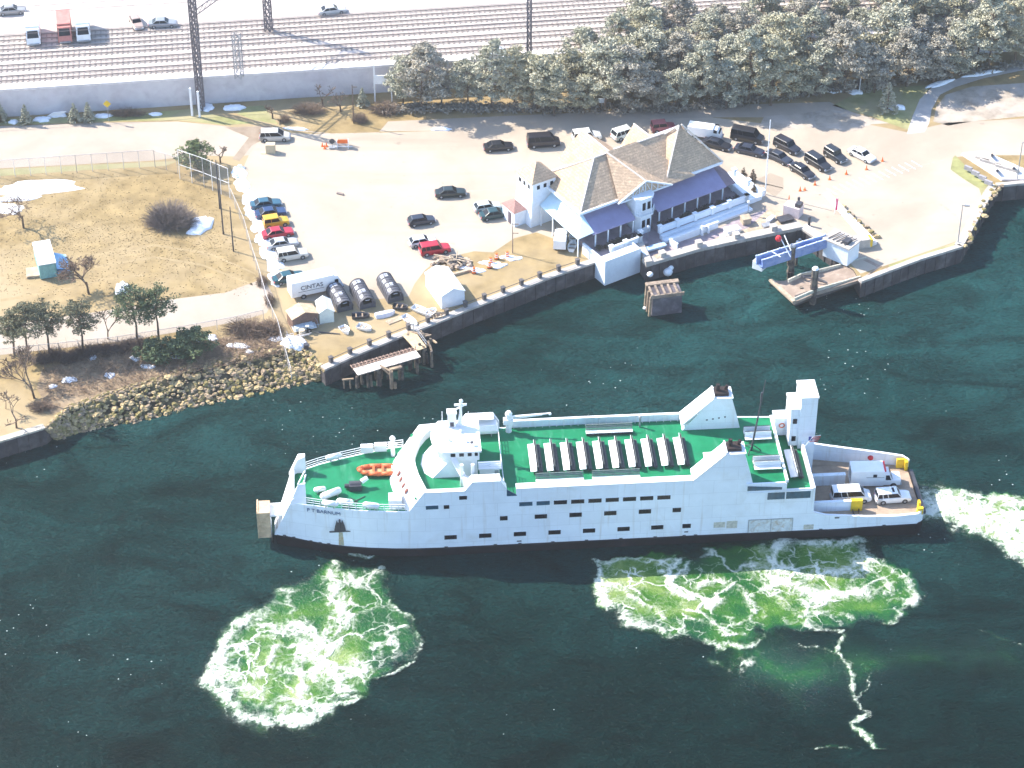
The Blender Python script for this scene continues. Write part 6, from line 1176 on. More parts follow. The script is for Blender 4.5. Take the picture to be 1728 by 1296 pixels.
# blue gangway: truss
BLUE = mat('blue_bridge_paint', (.16, .24, .48), .5, .10, 1.5, .3, col2=(.28, .36, .56), mix_scale=.6)
t = thing('passenger_gangway', 'blue covered steel gangway reaching over the water left of the ramp', 'gangway', (0, 0, 0))
q = MB()
aF, bF, aN, bN = at(1276, 439, 4.4), at(1392, 403, 5.2), at(1286, 446, 4.2), at(1396, 410, 5.0)
def beam(q, a_, b_, w_, h_): d = b_ - a_; q.obox((a_ + b_) / 2, (d.length, w_, h_), math.atan2(d.y, d.x), tilt=-math.asin(d.z / d.length))
beam(q, aF, bF, .35, 1.5); beam(q, aN, bN, .35, 1.5); d = bN - aN; q.obox((aF + bN) / 2 + Vector((0, 0, -.55)), (d.length, 1.4, .15), math.atan2(d.y, d.x), tilt=-math.asin(d.z / d.length)); q.build('girder', BLUE, t)
q = MB()
for i in range(7):
    for a_, b_ in ((aF, bF), (aN, bN)): p = a_.lerp(b_, i / 6) + Vector((0, 0, .8)); q.sphere(p, .16, 6, 4)
beam(q, aF + Vector((0, 0, .78)), bF + Vector((0, 0, .78)), .2, .1); beam(q, aN + Vector((0, 0, .78)), bN + Vector((0, 0, .78)), .2, .1); q.build('top_chord', mat('pale_blue_paint', (.5, .58, .75), .5, .05, 2), t)
q = MB(); c = (at(1276, 439, 3.2) + at(1286, 446, 3.2)) / 2; q.obox(c + Vector((0, -.3, -.2)), (1.7, 1.2, 1.3), R(-35)); q.build('end_platform', WHITE, t)
q = MB(); [q.tube(at(1330, 448, 0) + Vector((k * 1.2, 0, -1)), at(1330, 448, 0) + Vector((k * 1.2, 0, 3.6)), .2) for k in (0, 1)]; q.build('pile', PILE, t)
t = thing('lift_davit', 'red and white lifting arms above the blue gangway', 'davit', at(1335, 424, 6)); q = MB(); q.tube((0, 0, -1), (-1.6, 1.6, 1.4), .09); q.tube((0, .2, 0), (-.9, 2.2, 1.4), .09); q.tube((-1.6, -.6, -.6), (-2.8, .2, -.2), .1); q.build('arm', WHITE, t); q = MB(); q.sphere((-1.8, 1.6, 1.2), .5, 8, 5); q.build('float', REDP, t)
# control house
t = thing('control_house', 'white control house with pipes on its roof at the head of the ramp', 'hut', at(1418, 433), R(-40)); q = MB(); q.box(-2.2, 2.2, -1.5, 1.5, 0, 3.0); q.build('wall', CLAP, t); q = MB(); q.box(-2.4, 2.4, -1.7, 1.7, 3.0, 3.2); q.build('roof', CONC, t); q = MB(); [q.tube((-1.6 + i * .7, -1.2, 3.3), (-1.0 + i * .7, 1.2, 3.4), .08) for i in range(5)]; q.box(.6, 1.6, -.9, .3, 3.2, 3.7); q.build('roof_pipe', DSTEEL, t)
q = MB(); q.sphere((0, 0, .55), .55, 10, 7); tag(q.build('buoy', REDP, loc=at(1422, 430), smooth=True), 'round red buoy standing against the control house', 'buoy'); bpy.data.objects['buoy'].location = at(1424, 436)
t = thing('utility_box', 'grey box with yellow end beside the control house', 'box', at(1452, 415), R(15)); q = MB(); q.box(-1.4, 1.2, -.8, .8, 0, 1.5); q.build('body', CONC, t); q = MB(); q.box(1.2, 1.6, -.8, .6, .1, 1.4); q.build('end', YELLOW, t)
t = thing('kiosk', 'small pinkish kiosk with dark roof box at the slip head', 'kiosk', at(1338, 362), R(-30)); q = MB(); q.box(-1.3, 1.3, -.9, .9, 0, 1.8); q.build('wall', mat('pinkish_wall', (.6, .5, .5), .8, .05, 2), t); q = MB(); q.box(.4, 1.3, -.5, .6, 1.8, 2.4); q.build('roof_box', DSTEEL, t)
t = thing('banner', 'bright red vertical banner on a short pole beside the slip walkway', 'banner', at(1408, 360)); q = MB(); q.tube((0, 0, 0), (.25, 0, 2.8), .05); q.build('pole', WHITE, t); q = MB(); q.box(.05, .4, -.03, .03, .6, 2.7); q.build('cloth', mat('pink_red_cloth', (.8, .04, .16), .7, .05, 2), t)
for i, (u, v, h, lb) in enumerate(((1347, 349, 1.6, 'dark bollard post beside the pink kiosk'), (1365, 381, 1.5, 'dark bollard post near the quay corner of the slip'))): q = MB(); q.tube((0, 0, 0), (0, 0, h), .2, .2, 8); q.sphere((0, 0, h), .24, 8, 4); tag(q.build('bollard', DSTEEL, loc=at(u, v)), lb, 'bollard')
# long walkway decks beside the slip
q = MB(); A_ = [at(*p, G) for p in ((1391, 330), (1398, 328), (1480, 412), (1468, 418))]; q.prism([p[:2] for p in A_], G + .01, G + .5); tag(q.build('raised_walkway', mat('pale_walkway', (.66, .62, .60), .8, .08, 1)), 'long pale raised walkway running down beside the slip', 'walkway')
q = MB(); A_ = [at(*p, G) for p in ((1353, 386), (1360, 381), (1408, 412), (1400, 420))]; q.prism([p[:2] for p in A_], G + .01, G + .35); tag(q.build('slip_curb', mat('pale_walkway', (.66, .62, .60))), 'low pale curb along the corner of the slip', 'curb')
# dark boulders beside the walkway
for i in range(16):
    f = i / 15; o = link('boulder', protos[i % 9], loc=at(1420 + 58 * f + rnd.uniform(-5, 5), 352 + 48 * f + rnd.uniform(-3, 3)), rz=rnd.uniform(0, 6)); s = rnd.uniform(.7, 1.3); o.scale = (s, s, s); tag(o, '%s boulder from the top in the row beside the raised walkway' % NTH[i], 'boulder', 'boulders beside the walkway')
for i in range(26):
    f = i / 25; pp = [(1623, 417), (1650, 370), (1672, 330), (1682, 316)]; g_ = f * 2.999; j = int(g_); a_, b_ = at(*pp[j]), at(*pp[j + 1]); o = link('boulder', protos[(i * 2) % 9], loc=a_.lerp(b_, g_ - j) + Vector((rnd.uniform(-.6, .9), 0, .1)), rz=rnd.uniform(0, 6)); s = rnd.uniform(.7, 1.2); o.scale = (s, s, s); tag(o, '%s boulder from the bottom along the bending white seawall' % NTH[i], 'boulder', 'boulders on the right seawall')
# deck clutter on the boardwalk
for i, (u, v, sx, sy, h, rz, m, lb) in enumerate(((1235, 393, 2.2, 1.2, .9, .4, WHITE, 'white covered table-like box on the boardwalk'), (1258, 376, 1.3, 1.3, 1.1, .3, PLANK, 'tan planter box at the shadow edge of the court'), (1325, 372, 2.2, 1.4, .5, .4, DSTEEL, 'dark hatch on the boardwalk near the slip'), (1293, 384, 1.2, .9, .6, .4, STEEL, 'small grey box on the boardwalk middle'),
    (1112, 437, 1.2, .9, .6, .4, PLANK, 'brown crate at the left end of the boardwalk'), (1300, 372, 1.6, .5, .5, .9, WHITE, 'white bench on the boardwalk before the slip'), (1222, 401, 1.2, .6, .5, .4, WHITE, 'low white box at the quay edge'))):
    t = thing('deck_box', lb, 'box', at(u, v), rz); q = MB(); q.box(-sx / 2, sx / 2, -sy / 2, sy / 2, 0, h * .85); q.build('body', m, t); q = MB(); q.box(-sx / 2 - .08, sx / 2 + .08, -sy / 2 - .08, sy / 2 + .08, h * .85, h); q.build('lid', m, t)
for i, (u, v, lb) in enumerate(((1093, 404, 'white-headed lamp in the shaded court before the bay'), (1262, 362, 'white-headed lamp at the right of the shaded court'))): t = thing('court_lamp', lb, 'lamp', at(u, v), 0, 'court lamps'); q = MB(); q.tube((0, 0, 0), (0, 0, 2.2), .06); q.build('pole', STEEL, t); q = MB(); q.sphere((0, 0, 2.3), .26, 8, 5); q.build('globe', WHITE, t)
t = thing('blue_dinghy_rack', 'pale blue kayak-like boat on a rack at the court edge by the white seawall', 'kayak', at(1098, 424), heading(1085, 428, 1120, 418)); q = MB(); q.frus(-2.4, 2.2, -.4, .4, .3, -2.7, 2.5, -.5, .5, .7); q.box(-1.5, -1.3, -.5, .5, 0, .35); q.box(1.2, 1.4, -.5, .5, 0, .35); q.build('hull', mat('pale_blue_hull', (.35, .50, .66), .5, .05, 2), t)
# old concrete dolphin in front of the quay
t = thing('concrete_pier_block', 'old concrete mooring block standing in the water before the quay', 'pier', at(1124, 520, 0), R(12)); q = MB(); q.frus(-2.6, 2.0, -1.6, 1.6, -2, -2.5, 1.9, -1.5, 1.5, 3.6); q.build('block', mat('stained_concrete', (.13, .12, .135), .85, .25, .7, .1, col2=(.07, .065, .08), mix_scale=.5), t)
q = MB(); q.box(-2.9, 2.1, .9, 1.7, 3.6, 3.9); q.box(-2.9, 2.2, -1.7, -1.5, 3.2, 3.75); [q.box(-2.7 + i * .95, -2.4 + i * .95, -1.6, 1.5, 3.6, 3.8) for i in range(5)]; q.build('timber_top', mat('grey_old_timber', (.27, .21, .16), .9, .25, 1.5), t)
q = MB(); [q.tube((-3.0, -1.4 + i * 1.2, -2), (-2.8, -1.4 + i * 1.2, 3.3 + i * .3), .22) for i in range(3)]; q.build('fender_pile', WOOD, t)
for i, (u, v, z, s) in enumerate(((1131, 452, 1.2, .55), (1127, 459, .9, .75), (1097, 463, 3.0, .5), (1350, 404, 1, .25), (1346, 408, 1, .3), (1088, 520, 0.2, .3))): q = MB(); q.sphere((0, 0, 0), s, 8, 6, sz=.8); tag(q.build('float', WHITE, loc=at(u, v, z), smooth=True), ['white float hanging on the quay wall, upper', 'larger white float on the quay wall, lower', 'white float on the corner pile above the concrete block', 'tiny white float in the slip shadow, right', 'tiny white float in the slip shadow, left', 'white float bobbing left of the concrete block'][i], 'float')
# old wooden pier
t = thing('wooden_pier', 'weathered wooden pier with broken piles parallel to the seawall', 'pier', (0, 0, 0)); a_, b_ = at(600, 628, 3.0), at(706, 597, 3.0); d = b_ - a_; an_ = math.atan2(d.y, d.x); nn = Vector((-d.y, d.x, 0)).normalized()
q = MB(); L = d.length; n = 34
for i in range(n): p = a_.lerp(b_, (i + .5) / n); q.obox(p, (L / n - .03, 1.7, .14), an_)
q.build('planking', mat('bleached_planks', (.66, .58, .50), .85, .15, 1.2, .1), t)
q = MB()
for k in range(2): q.tube(a_ + nn * (1.1 + k * .5), b_ + nn * (1.1 + k * .5), .10, .10, 4)
for i in range(18): p = a_.lerp(b_, i / 17) + nn * 1.0; q.tube(p - Vector((0, 0, .4)), p + Vector((0, 0, .7)), .07, .07, 4); q.tube(p, p + nn * .9, .07, .07, 4)
q.build('broken_railing', mat('reddish_timber', (.32, .22, .17), .85, .2, 2), t)
rr = random.Random(22)
for i in range(30):
    f = rr.random(); p = a_.lerp(b_, f) + nn * rr.uniform(-1.1, 1.6); q = MB(); q.tube((p.x, p.y, -1.5), (p.x + rr.uniform(-.15, .15), p.y + rr.uniform(-.15, .15), rr.uniform(1.8, 2.9)), .22, .19, 7); q.build('pile', PILE, t)
for i in range(12):
    p = at(715, 600, 0) + Vector((rr.uniform(-2.0, 2.0), rr.uniform(-2.8, 2.2), 0)); q = MB(); q.tube((p.x, p.y, -1.5), (p.x + rr.uniform(-.2, .2), p.y, rr.uniform(1.8, 3.4)), .24, .2, 7); q.build('pile', PILE, t)
q = MB(); p = at(661, 655, 0); q.tube((p.x, p.y, -1), (p.x, p.y, 3.0), .3, .26, 8); q.tube((p.x + .5, p.y, -1), (p.x + .5, p.y, 1.0), .24); q.tube((p.x - .1, p.y, 3.0), (p.x - 1.6, p.y + 1.2, 3.1), .16); q.tube((p.x - .2, p.y, 2.4), (p.x - 1.4, p.y + .6, 3.2), .14); q.obox((p.x + .6, p.y + .8, 2.95), (1.8, .5, .25), .4); q.build('corner_pile', WOOD, t)
q = MB(); p = at(587, 640, 1.6); q.obox(p, (1.6, .25, .2), .15); [q.tube((p.x + x, p.y, -1), (p.x + x, p.y, 1.5), .12) for x in (-.6, .3)]; q.build('side_stub', WOOD, t)
for i in range(14): p = at(712, 605, 0) + Vector((rr.uniform(-2.2, 2.2), rr.uniform(-1.5, 2), rr.uniform(2.4, 3.2))); q = MB() if i == 0 else q; q.obox(p, (rr.uniform(1, 2.6), .25, .2), rr.uniform(0, 3), tilt=rr.uniform(-.2, .2))
q.build('broken_timber', WOOD, t)
# foot bridge from the seawall to the pier
t = thing('foot_bridge', 'tan plank footbridge with handrail from the seawall to the wooden pier', 'bridge', (0, 0, 0)); A_ = [at(678, 564, 3.1), at(703, 592, 3.1), at(720, 586, 3.1), at(698, 556, 3.1)]; q = MB()
for i in range(16):
    f0, f1 = i / 16, (i + .93) / 16; p0_, p1_, p2_, p3_ = A_[0].lerp(A_[1], f0), A_[3].lerp(A_[2], f0), A_[3].lerp(A_[2], f1), A_[0].lerp(A_[1], f1); dz = Vector((0, 0, .12)); q.add([p0_ - dz, p1_ - dz, p2_ - dz, p3_ - dz, p0_, p1_, p2_, p3_], [(4, 5, 6, 7), (0, 1, 5, 4), (1, 2, 6, 5), (2, 3, 7, 6), (3, 0, 4, 7)])
q.build('planking', mat('tan_planks', (.56, .42, .26), .85, .12, 2), t)
rail('handrail', [A_[3], A_[2]], 1.0, 1.6, t, STEEL, 2, .05)
# small dock at the right edge
t = thing('small_dock', 'weathered dock with low rails at the right edge beyond the bending seawall', 'dock', (0, 0, 0)); q = MB()
A_ = [at(*p, G) for p in ((1622, 262), (1660, 258), (1728, 288), (1728, 306), (1690, 306))]; q.prism([p[:2] for p in A_], G + .02, G + .4); q.build('deck', mat('pale_walkway', (.66, .62, .60)), t)
for (u, v) in ((1634, 284), (1646, 292), (1658, 300), (1668, 308)): q = MB(); q.obox(at(u, v, G + .75), (1.3, .4, .7), R(-40)); q.build('rail_panel', mat('grey_panel', (.30, .29, .31), .8, .1, 2), t)
for (u, v, L, a) in ((1658, 268, 2.4, -35), (1672, 274, 3.5, -30), (1700, 284, 4, -30)): q = MB(); q.obox(at(u, v, G + .6), (L, .5, .5), R(a)); q.build('curb', CONC, t)
for (u, v) in ((1683, 288), (1711, 284), (1674, 262)): q = MB(); q.tube(at(u, v, G), at(u, v, G + 1.3), .25); q.build('bollard', DSTEEL, t)
for i, (u0, v0, u1, v1) in enumerate(((1690, 319, 1716, 315), (1700, 326, 1722, 321))): a_, b_ = at(u0, v0, .9), at(u1, v1, .9); q = MB(); beam(q, a_, b_, .5, .4); tag(q.build('floating_beam', WHITE), ['pale floating beam nearer the seawall at the right edge', 'pale floating beam farther out at the right edge'][i], 'beam')
# dead branch over the left seawall
q = MB(); a_ = at(36, 722); q.path([a_, a_ + Vector((.3, -.6, -.1)), a_ + Vector((.3, -.9, -1.4)), a_ + Vector((.6, -1.1, -2.2))], .12, 5); tag(q.build('dead_branch', WHITE if False else PLANK), 'pale dead branch hanging over the left seawall', 'branch')

# ============================================================ FOAM
def foam_mat():
    m = bpy.data.materials.new('churned_water'); m.use_nodes = True; n = m.node_tree.nodes; l = m.node_tree.links; b = n['Principled BSDF']
    tc = n.new('ShaderNodeTexCoord'); A = lambda nm: (lambda x: (setattr(x, 'attribute_name', nm), x)[1])(n.new('ShaderNodeAttribute'))
    fo, ae = A('foam'), A('aer')
    def noise(s, d, ds=0): x = n.new('ShaderNodeTexNoise'); x.inputs['Scale'].default_value = s; x.inputs['Detail'].default_value = d; x.inputs['Distortion'].default_value = ds; x.inputs['Roughness'].default_value = .62; l.new(tc.outputs['Object'], x.inputs['Vector']); return x.outputs['Fac']
    def mth(op, a, b_=None, c=None, cl=False):
        x = n.new('ShaderNodeMath'); x.operation = op; x.use_clamp = cl
        for i, v in enumerate((a, b_, c)):
            if v is None: continue
            if isinstance(v, (int, float)): x.inputs[i].default_value = v
            else: l.new(v, x.inputs[i])
        return x.outputs[0]
    r1 = noise(.33, 7, 1.6); rid = mth('SUBTRACT', 1, mth('ABSOLUTE', mth('MULTIPLY', mth('SUBTRACT', r1, .5), 9)), cl=True)   # thin wandering filaments
    r2 = noise(.8, 6, 1.2); rid2 = mth('SUBTRACT', 1, mth('ABSOLUTE', mth('MULTIPLY', mth('SUBTRACT', r2, .5), 11)), cl=True)
    fine = noise(2.6, 5, .5)
    def cells(s, wd, dist):
        nz = n.new('ShaderNodeTexNoise'); nz.inputs['Scale'].default_value = s * 1.1; nz.inputs['Detail'].default_value = 5; nz.inputs['Roughness'].default_value = .6; l.new(tc.outputs['Object'], nz.inputs['Vector'])
        va = n.new('ShaderNodeVectorMath'); va.operation = 'MULTIPLY_ADD'; va.inputs[1].default_value = (dist, dist, 0); l.new(nz.outputs['Color'], va.inputs[0]); l.new(tc.outputs['Object'], va.inputs[2])
        vo = n.new('ShaderNodeTexVoronoi'); vo.feature = 'DISTANCE_TO_EDGE'; vo.inputs['Scale'].default_value = s; l.new(va.outputs[0], vo.inputs['Vector'])
        x = n.new('ShaderNodeMapRange'); x.inputs['From Min'].default_value = wd; x.inputs['From Max'].default_value = .004; l.new(vo.outputs['Distance'], x.inputs[0]); return x.outputs[0]
    gate = n.new('ShaderNodeMapRange'); gate.inputs['From Min'].default_value = .42; gate.inputs['From Max'].default_value = .58; l.new(noise(.16, 4, .8), gate.inputs[0])
    gate2 = n.new('ShaderNodeMapRange'); gate2.inputs['From Min'].default_value = .40; gate2.inputs['From Max'].default_value = .60; l.new(noise(.11, 4, 1.2), gate2.inputs[0])
    veins = mth('MAXIMUM', mth('MULTIPLY', mth('MULTIPLY', cells(.15, .07, 7.5), mth('ADD', mth('MULTIPLY', gate2.outputs[0], .75), .20)), .95), mth('MULTIPLY', mth('MULTIPLY', cells(.42, .10, 3.0), gate.outputs[0]), .75))
    net = mth('MULTIPLY', mth('MAXIMUM', veins, mth('MULTIPLY', rid, .35)), mth('MULTIPLY', ae.outputs['Fac'], 1.05))
    mid = noise(1.1, 7, 1.0); tex = mth('ADD', mth('MULTIPLY', mth('SUBTRACT', mid, .5), 1.5), mth('MULTIPLY', mth('SUBTRACT', fine, .5), 1.1))
    f = mth('ADD', mth('ADD', mth('MULTIPLY', fo.outputs['Fac'], .60), net), mth('MULTIPLY', tex, mth('ADD', mth('MULTIPLY', fo.outputs['Fac'], .9), .10)))
    mr = n.new('ShaderNodeMapRange'); mr.interpolation_type = 'SMOOTHSTEP'; mr.inputs['From Min'].default_value = .24; mr.inputs['From Max'].default_value = .80; l.new(f, mr.inputs[0]); ff = mr.outputs[0]
    patch = noise(.14, 4, .5); rp = n.new('ShaderNodeValToRGB'); e = rp.color_ramp.elements; e[0].position = .05; e[0].color = (.0006, .016, .014, 1); e[1].position = 1.0; e[1].color = (.24, .31, .10, 1)
    for pos, c in ((.30, (.0015, .040, .017)), (.52, (.008, .085, .012)), (.75, (.055, .15, .014))): x = rp.color_ramp.elements.new(pos); x.color = (*c, 1)
    l.new(mth('ADD', mth('ADD', mth('MULTIPLY', ae.outputs['Fac'], .85), mth('MULTIPLY', mth('SUBTRACT', patch, .5), 1.3)), mth('MULTIPLY', fo.outputs['Fac'], .28), cl=True), rp.inputs[0])
    mx = n.new('ShaderNodeMix'); mx.data_type = 'RGBA'; mx.inputs[7].default_value = (.66, .68, .58, 1); l.new(ff, mx.inputs[0]); l.new(rp.outputs[0], mx.inputs[6]); l.new(mx.outputs[2], b.inputs['Base Color'])
    rg = n.new('ShaderNodeMapRange'); rg.inputs['To Min'].default_value = .25; rg.inputs['To Max'].default_value = .8; l.new(ff, rg.inputs[0]); l.new(rg.outputs[0], b.inputs['Roughness']); b.inputs['IOR'].default_value = 1.33
    bp = n.new('ShaderNodeBump'); bp.inputs['Strength'].default_value = .6; bp.inputs['Distance'].default_value = .35; l.new(mth('ADD', ff, fine), bp.inputs['Height']); l.new(bp.outputs[0], b.inputs['Normal'])
    al = n.new('ShaderNodeMapRange'); al.interpolation_type = 'SMOOTHSTEP'; al.inputs['From Min'].default_value = .02; al.inputs['From Max'].default_value = .42; l.new(mth('MAXIMUM', ae.outputs['Fac'], ff), al.inputs[0])
    tr = n.new('ShaderNodeBsdfTransparent'); ms = n.new('ShaderNodeMixShader'); l.new(al.outputs[0], ms.inputs[0]); l.new(tr.outputs[0], ms.inputs[1]); l.new(b.outputs[0], ms.inputs[2]); l.new(ms.outputs[0], n['Material Output'].inputs['Surface']); return m
FOAM = foam_mat()
def W2(u, v): p = at(u, v, 0); return p.x, p.y
def segd(X, Y, a, b):
    ax, ay = a; bx, by = b; dx, dy = bx - ax, by - ay; t = np.clip(((X - ax) * dx + (Y - ay) * dy) / (dx * dx + dy * dy + 1e-9), 0, 1); return np.hypot(X - ax - t * dx, Y - ay - t * dy)
def plume(name, label, outline, soft, lines, greens, step=.22, warp=1.1, seed=1, base=.55):
    O_ = [W2(*p) for p in outline]; xs = [p[0] for p in O_]; ys = [p[1] for p in O_]; m_ = 3.5
    gx = np.arange(min(xs) - m_, max(xs) + m_, step); gy = np.arange(min(ys) - m_, max(ys) + m_, step); X, Y = np.meshgrid(gx, gy)
    wx = (fbm(X * .22, Y * .22, seed, 5) - .5) * 5 * warp; wy = (fbm(X * .22, Y * .22, seed + 50, 5) - .5) * 5 * warp
    wx += (fbm(X * 1.1, Y * 1.1, seed + 7, 3) - .5) * 1.2 * warp; wy += (fbm(X * 1.1, Y * 1.1, seed + 9, 3) - .5) * 1.2 * warp; XW, YW = X + wx, Y + wy
    ins = np.zeros(X.shape, bool); D = np.full(X.shape, 1e9)
    for (ax, ay), (bx, by) in zip(O_, O_[1:] + O_[:1]):
        c = ((ay > YW) != (by > YW)) & (XW < (bx - ax) * (YW - ay) / (by - ay + 1e-12) + ax); ins ^= c; D = np.minimum(D, segd(XW, YW, (ax, ay), (bx, by)))
    sd_ = np.where(ins, D, -D); aer = np.clip(sd_ / soft + .15, 0, 1) * base * (.75 + .5 * fbm(X * .3, Y * .3, seed + 3))
    for (u, v, r, wgt) in greens: gx_, gy_ = W2(u, v); aer = aer + wgt * np.exp(-((XW - gx_) ** 2 + (YW - gy_) ** 2) / (r * r)) * np.clip(sd_ / .8 + .4, 0, 1)
    foam = np.zeros(X.shape); XL, YL = X + wx * .55, Y + wy * .55
    for pts, wd, amp in lines:
        P_ = [W2(*p) for p in pts]; d = np.full(X.shape, 1e9)
        for a_, b_ in zip(P_, P_[1:]): d = np.minimum(d, segd(XL, YL, a_, b_))
        foam = np.maximum(foam, amp * (.62 * np.exp(-(d / wd) ** 2) + .38 * np.exp(-d / (wd * 1.6))) * (.25 + 1.25 * fbm(X * .45, Y * .45, seed + 77, 5)))
    foam = np.clip(foam, 0, 1); aer = np.clip(np.maximum(aer, foam * .55 * (foam > .12)), 0, 1)
    keep = (aer > .015) | (foam > .03); k = keep[:-1, :-1] | keep[1:, :-1] | keep[:-1, 1:] | keep[1:, 1:]
    idx = -np.ones(X.shape, int); use = np.zeros(X.shape, bool); use[:-1, :-1] |= k; use[1:, :-1] |= k; use[:-1, 1:] |= k; use[1:, 1:] |= k
    idx[use] = np.arange(use.sum()); j, i = np.nonzero(k); F_ = np.stack([idx[j, i], idx[j, i + 1], idx[j + 1, i + 1], idx[j + 1, i]], 1)
    Z = .035 + .16 * np.clip(foam, 0, 1) * (.4 + fbm(X * 1.3, Y * 1.3, seed + 21, 3)) + .08 * fbm(X * .5, Y * .5, seed + 22, 3) * np.clip(aer * 2, 0, 1)
    V_ = np.stack([X[use], Y[use], Z[use]], 1); me = bpy.data.meshes.new(name); me.from_pydata(V_.tolist(), [], F_.tolist()); me.materials.append(FOAM)
    for nm, arr in (('foam', foam), ('aer', aer)): at_ = me.attributes.new(nm, 'FLOAT', 'POINT'); at_.data.foreach_set('value', arr[use].astype(np.float32))
    me.polygons.foreach_set('use_smooth', [True] * len(F_)); me.update(); return tag(link(name, me), label, kind='stuff')
plume('bow_thruster_foam', 'white and bright green churned water plume below the bow', [(560, 950), (640, 958), (662, 985), (690, 1020), (705, 1060), (704, 1095), (680, 1125), (640, 1145), (600, 1166), (552, 1200), (490, 1218), (430, 1213), (375, 1185), (350, 1150), (358, 1110), (385, 1060), (430, 1030), (460, 990), (510, 960)], 2.2,
  [([(572, 950), (566, 994), (575, 1027), (588, 1048), (549, 1075), (500, 1052)], 1.1, 1.0), ([(588, 1048), (560, 1085), (524, 1085), (531, 1108), (562, 1134), (572, 1156)], 1.6, 1.0), ([(531, 1108), (500, 1060), (440, 1052), (400, 1062)], .8, .75),
   ([(562, 1134), (600, 1134), (606, 1120)], 1.2, .8), ([(444, 1034), (404, 1045), (388, 1067), (371, 1103), (354, 1154), (376, 1185), (409, 1207), (447, 1218), (486, 1212), (524, 1213), (549, 1202)], 1.25, 1.0), ([(371, 1110), (395, 1150), (440, 1190), (520, 1190)], 1.7, .62),
   ([(430, 1141), (463, 1098), (478, 1088)], .45, .8), ([(399, 1096), (440, 1078), (463, 1075), (478, 1085)], .5, .75), ([(414, 1062), (473, 1065), (500, 1070)], .5, .75), ([(511, 1185), (511, 1146), (500, 1120)], .5, .8), ([(470, 1180), (540, 1196), (575, 1186), (608, 1169)], .6, .8),
   ([(549, 1180), (608, 1146), (646, 1144), (689, 1121), (703, 1093), (697, 1045), (659, 1011)], .42, .62), ([(640, 963), (613, 989), (590, 975), (575, 953)], .9, .75), ([(660, 1090), (668, 1060), (690, 1058)], .4, .6), ([(636, 1095), (655, 1080), (640, 1110), (610, 1118)], .5, .65), ([(430, 1120), (500, 1135), (540, 1150)], .8, .5), ([(475, 995), (500, 1003), (490, 1020)], .7, .6), ([(600, 1060), (620, 1080), (650, 1066)], .3, .5)],
  [(420, 1150, 3.5, .35), (500, 1110, 5, .28), (440, 1110, 4, .12), (580, 1090, 3.5, .25), (590, 1010, 3, .15), (520, 1180, 4, .25)], seed=3)
plume('side_thruster_foam', 'green churned water with white streaks below the stern quarter', [(1008, 938), (1150, 930), (1290, 915), (1400, 905), (1462, 905), (1480, 940), (1525, 965), (1552, 1000), (1548, 1035), (1510, 1054), (1440, 1066), (1360, 1066), (1283, 1064), (1240, 1100), (1185, 1095), (1130, 1076), (1060, 1052), (1014, 1012), (1004, 970)], 2.0,
  [([(1010, 945), (1014, 985), (1022, 1015), (1058, 1046), (1100, 1064), (1135, 1076)], 1.0, .92), ([(1022, 985), (1060, 1000), (1097, 1020), (1112, 1045)], .4, .75), ([(1112, 962), (1140, 992), (1175, 1008), (1210, 1018)], .4, .8), ([(1178, 985), (1215, 985), (1250, 1000), (1275, 1030)], .55, .8), ([(1060, 975), (1090, 1000), (1100, 1010)], .3, .6),
   ([(1275, 962), (1305, 978), (1350, 1000), (1372, 1010), (1420, 998), (1465, 1000)], 1.4, .95), ([(1300, 960), (1360, 975), (1430, 965), (1470, 945), (1465, 935)], 1.2, .9), ([(1290, 925), (1330, 915), (1400, 920), (1455, 915)], 1.4, .7), ([(1470, 945), (1520, 978), (1540, 1012), (1512, 1048), (1490, 1055)], .5, .75), ([(1465, 1000), (1500, 985), (1495, 1015), (1530, 1020)], .4, .6),
   ([(1200, 1040), (1225, 1068), (1260, 1062), (1290, 1050)], .35, .6), ([(1285, 1068), (1265, 1085), (1215, 1092), (1185, 1085)], .6, .85), ([(1012, 948), (1060, 942), (1110, 948), (1150, 938)], .4, .6), ([(1330, 1030), (1370, 1060), (1420, 1070)], .4, .65), ([(1290, 990), (1330, 1030), (1400, 1035), (1440, 1045)], .5, .55), ([(1160, 1045), (1230, 1050), (1300, 1040)], .3, .5)],
  [(1080, 990, 6, .40), (1150, 1010, 6, .25), (1040, 1010, 4, .25), (1340, 985, 6, .3), (1440, 980, 6, .25)], seed=11)
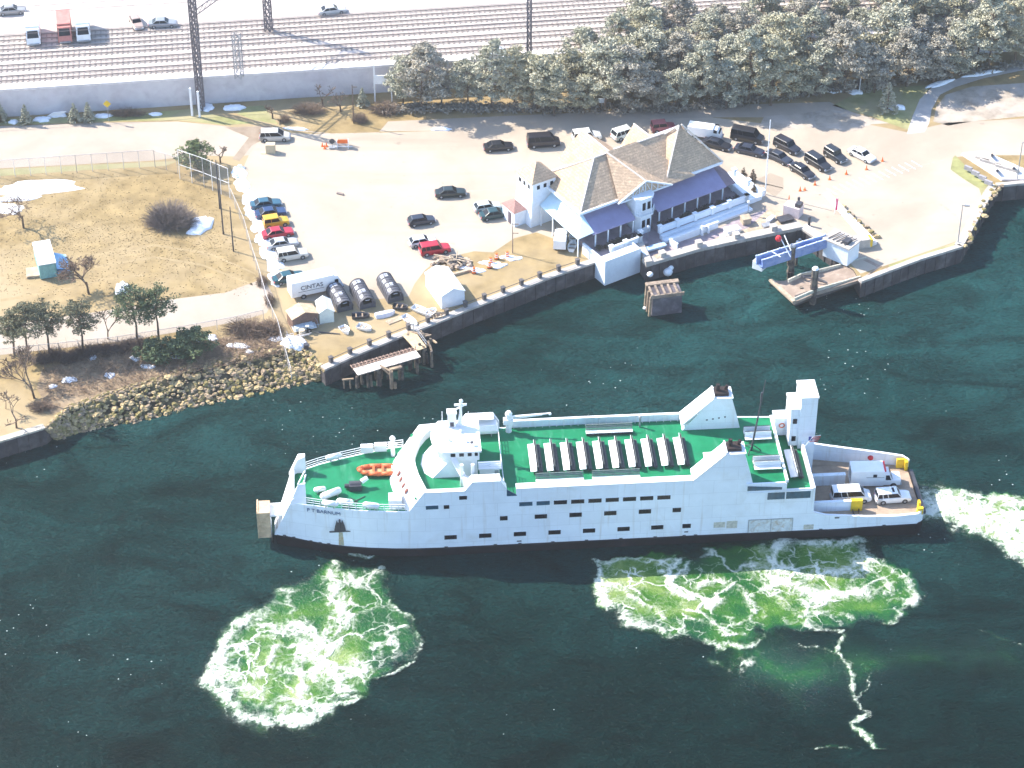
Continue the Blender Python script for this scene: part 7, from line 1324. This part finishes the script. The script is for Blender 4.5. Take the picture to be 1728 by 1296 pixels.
plume('drifting_foam', 'faint green drift with a thin winding line of foam right of the bottom centre', [(1190, 1060), (1300, 1062), (1420, 1066), (1560, 1050), (1728, 1060), (1800, 1130), (1728, 1180), (1600, 1150), (1470, 1200), (1380, 1230), (1280, 1210), (1190, 1160)], 9,
  [([(1425, 1072), (1418, 1100), (1430, 1125), (1443, 1160), (1452, 1185), (1475, 1200), (1447, 1213)], .42, .82), ([(1447, 1213), (1458, 1235), (1466, 1262), (1480, 1268), (1462, 1290), (1502, 1300)], .45, .8), ([(1452, 1125), (1470, 1140), (1465, 1165), (1450, 1180)], .25, .6), ([(1240, 1110), (1230, 1130), (1200, 1115), (1262, 1120), (1246, 1133)], .7, .55), ([(1350, 1085), (1400, 1100), (1420, 1108)], .3, .6),
   ([(1350, 1290), (1370, 1262), (1400, 1250), (1430, 1258)], .25, .55), ([(1650, 1060), (1690, 1080), (1728, 1084)], .3, .5), ([(1680, 992), (1705, 988), (1740, 1000)], .35, .65)],
  [(1320, 1120, 9, .10), (1280, 1100, 5, .08)], step=.28, seed=23, base=.26)
plume('stern_wake', 'broad white wake streaming away right from the stern', [(1560, 840), (1575, 828), (1640, 832), (1728, 838), (1850, 850), (1850, 1010), (1728, 952), (1665, 915), (1600, 885), (1572, 872)], 1.2,
  [([(1566, 850), (1640, 868), (1728, 900), (1850, 950)], 3.4, 1.2), ([(1590, 835), (1660, 845), (1728, 850), (1850, 870)], 1.5, .8), ([(1590, 872), (1650, 900), (1728, 945), (1800, 985)], 1.2, .9)], [(1700, 890, 8, .3), (1728, 930, 6, .2)], seed=31)
plume('bow_ripple_foam', 'small pale splash at the hull below the anchor', [(600, 930), (640, 928), (640, 946), (605, 944)], .8, [([(600, 938), (620, 942), (636, 938)], .5, .7)], [], seed=41, base=.2)

# ============================================================ HAZE
q = MB(); q.box(-420, 420, -60, 620, -4.0, CH + 6)
hz = q.build('haze', [bpy.data.materials.new('haze_air')]); tag(hz, kind='stuff'); hm = hz.data.materials[0]; hm.use_nodes = True; n = hm.node_tree.nodes; l = hm.node_tree.links
n.remove(n['Principled BSDF']); pv = n.new('ShaderNodeVolumePrincipled'); pv.inputs['Color'].default_value = (.95, .96, 1, 1); pv.inputs['Density'].default_value = .00036; pv.inputs['Anisotropy'].default_value = .75
l.new(pv.outputs[0], n['Material Output'].inputs['Volume'])
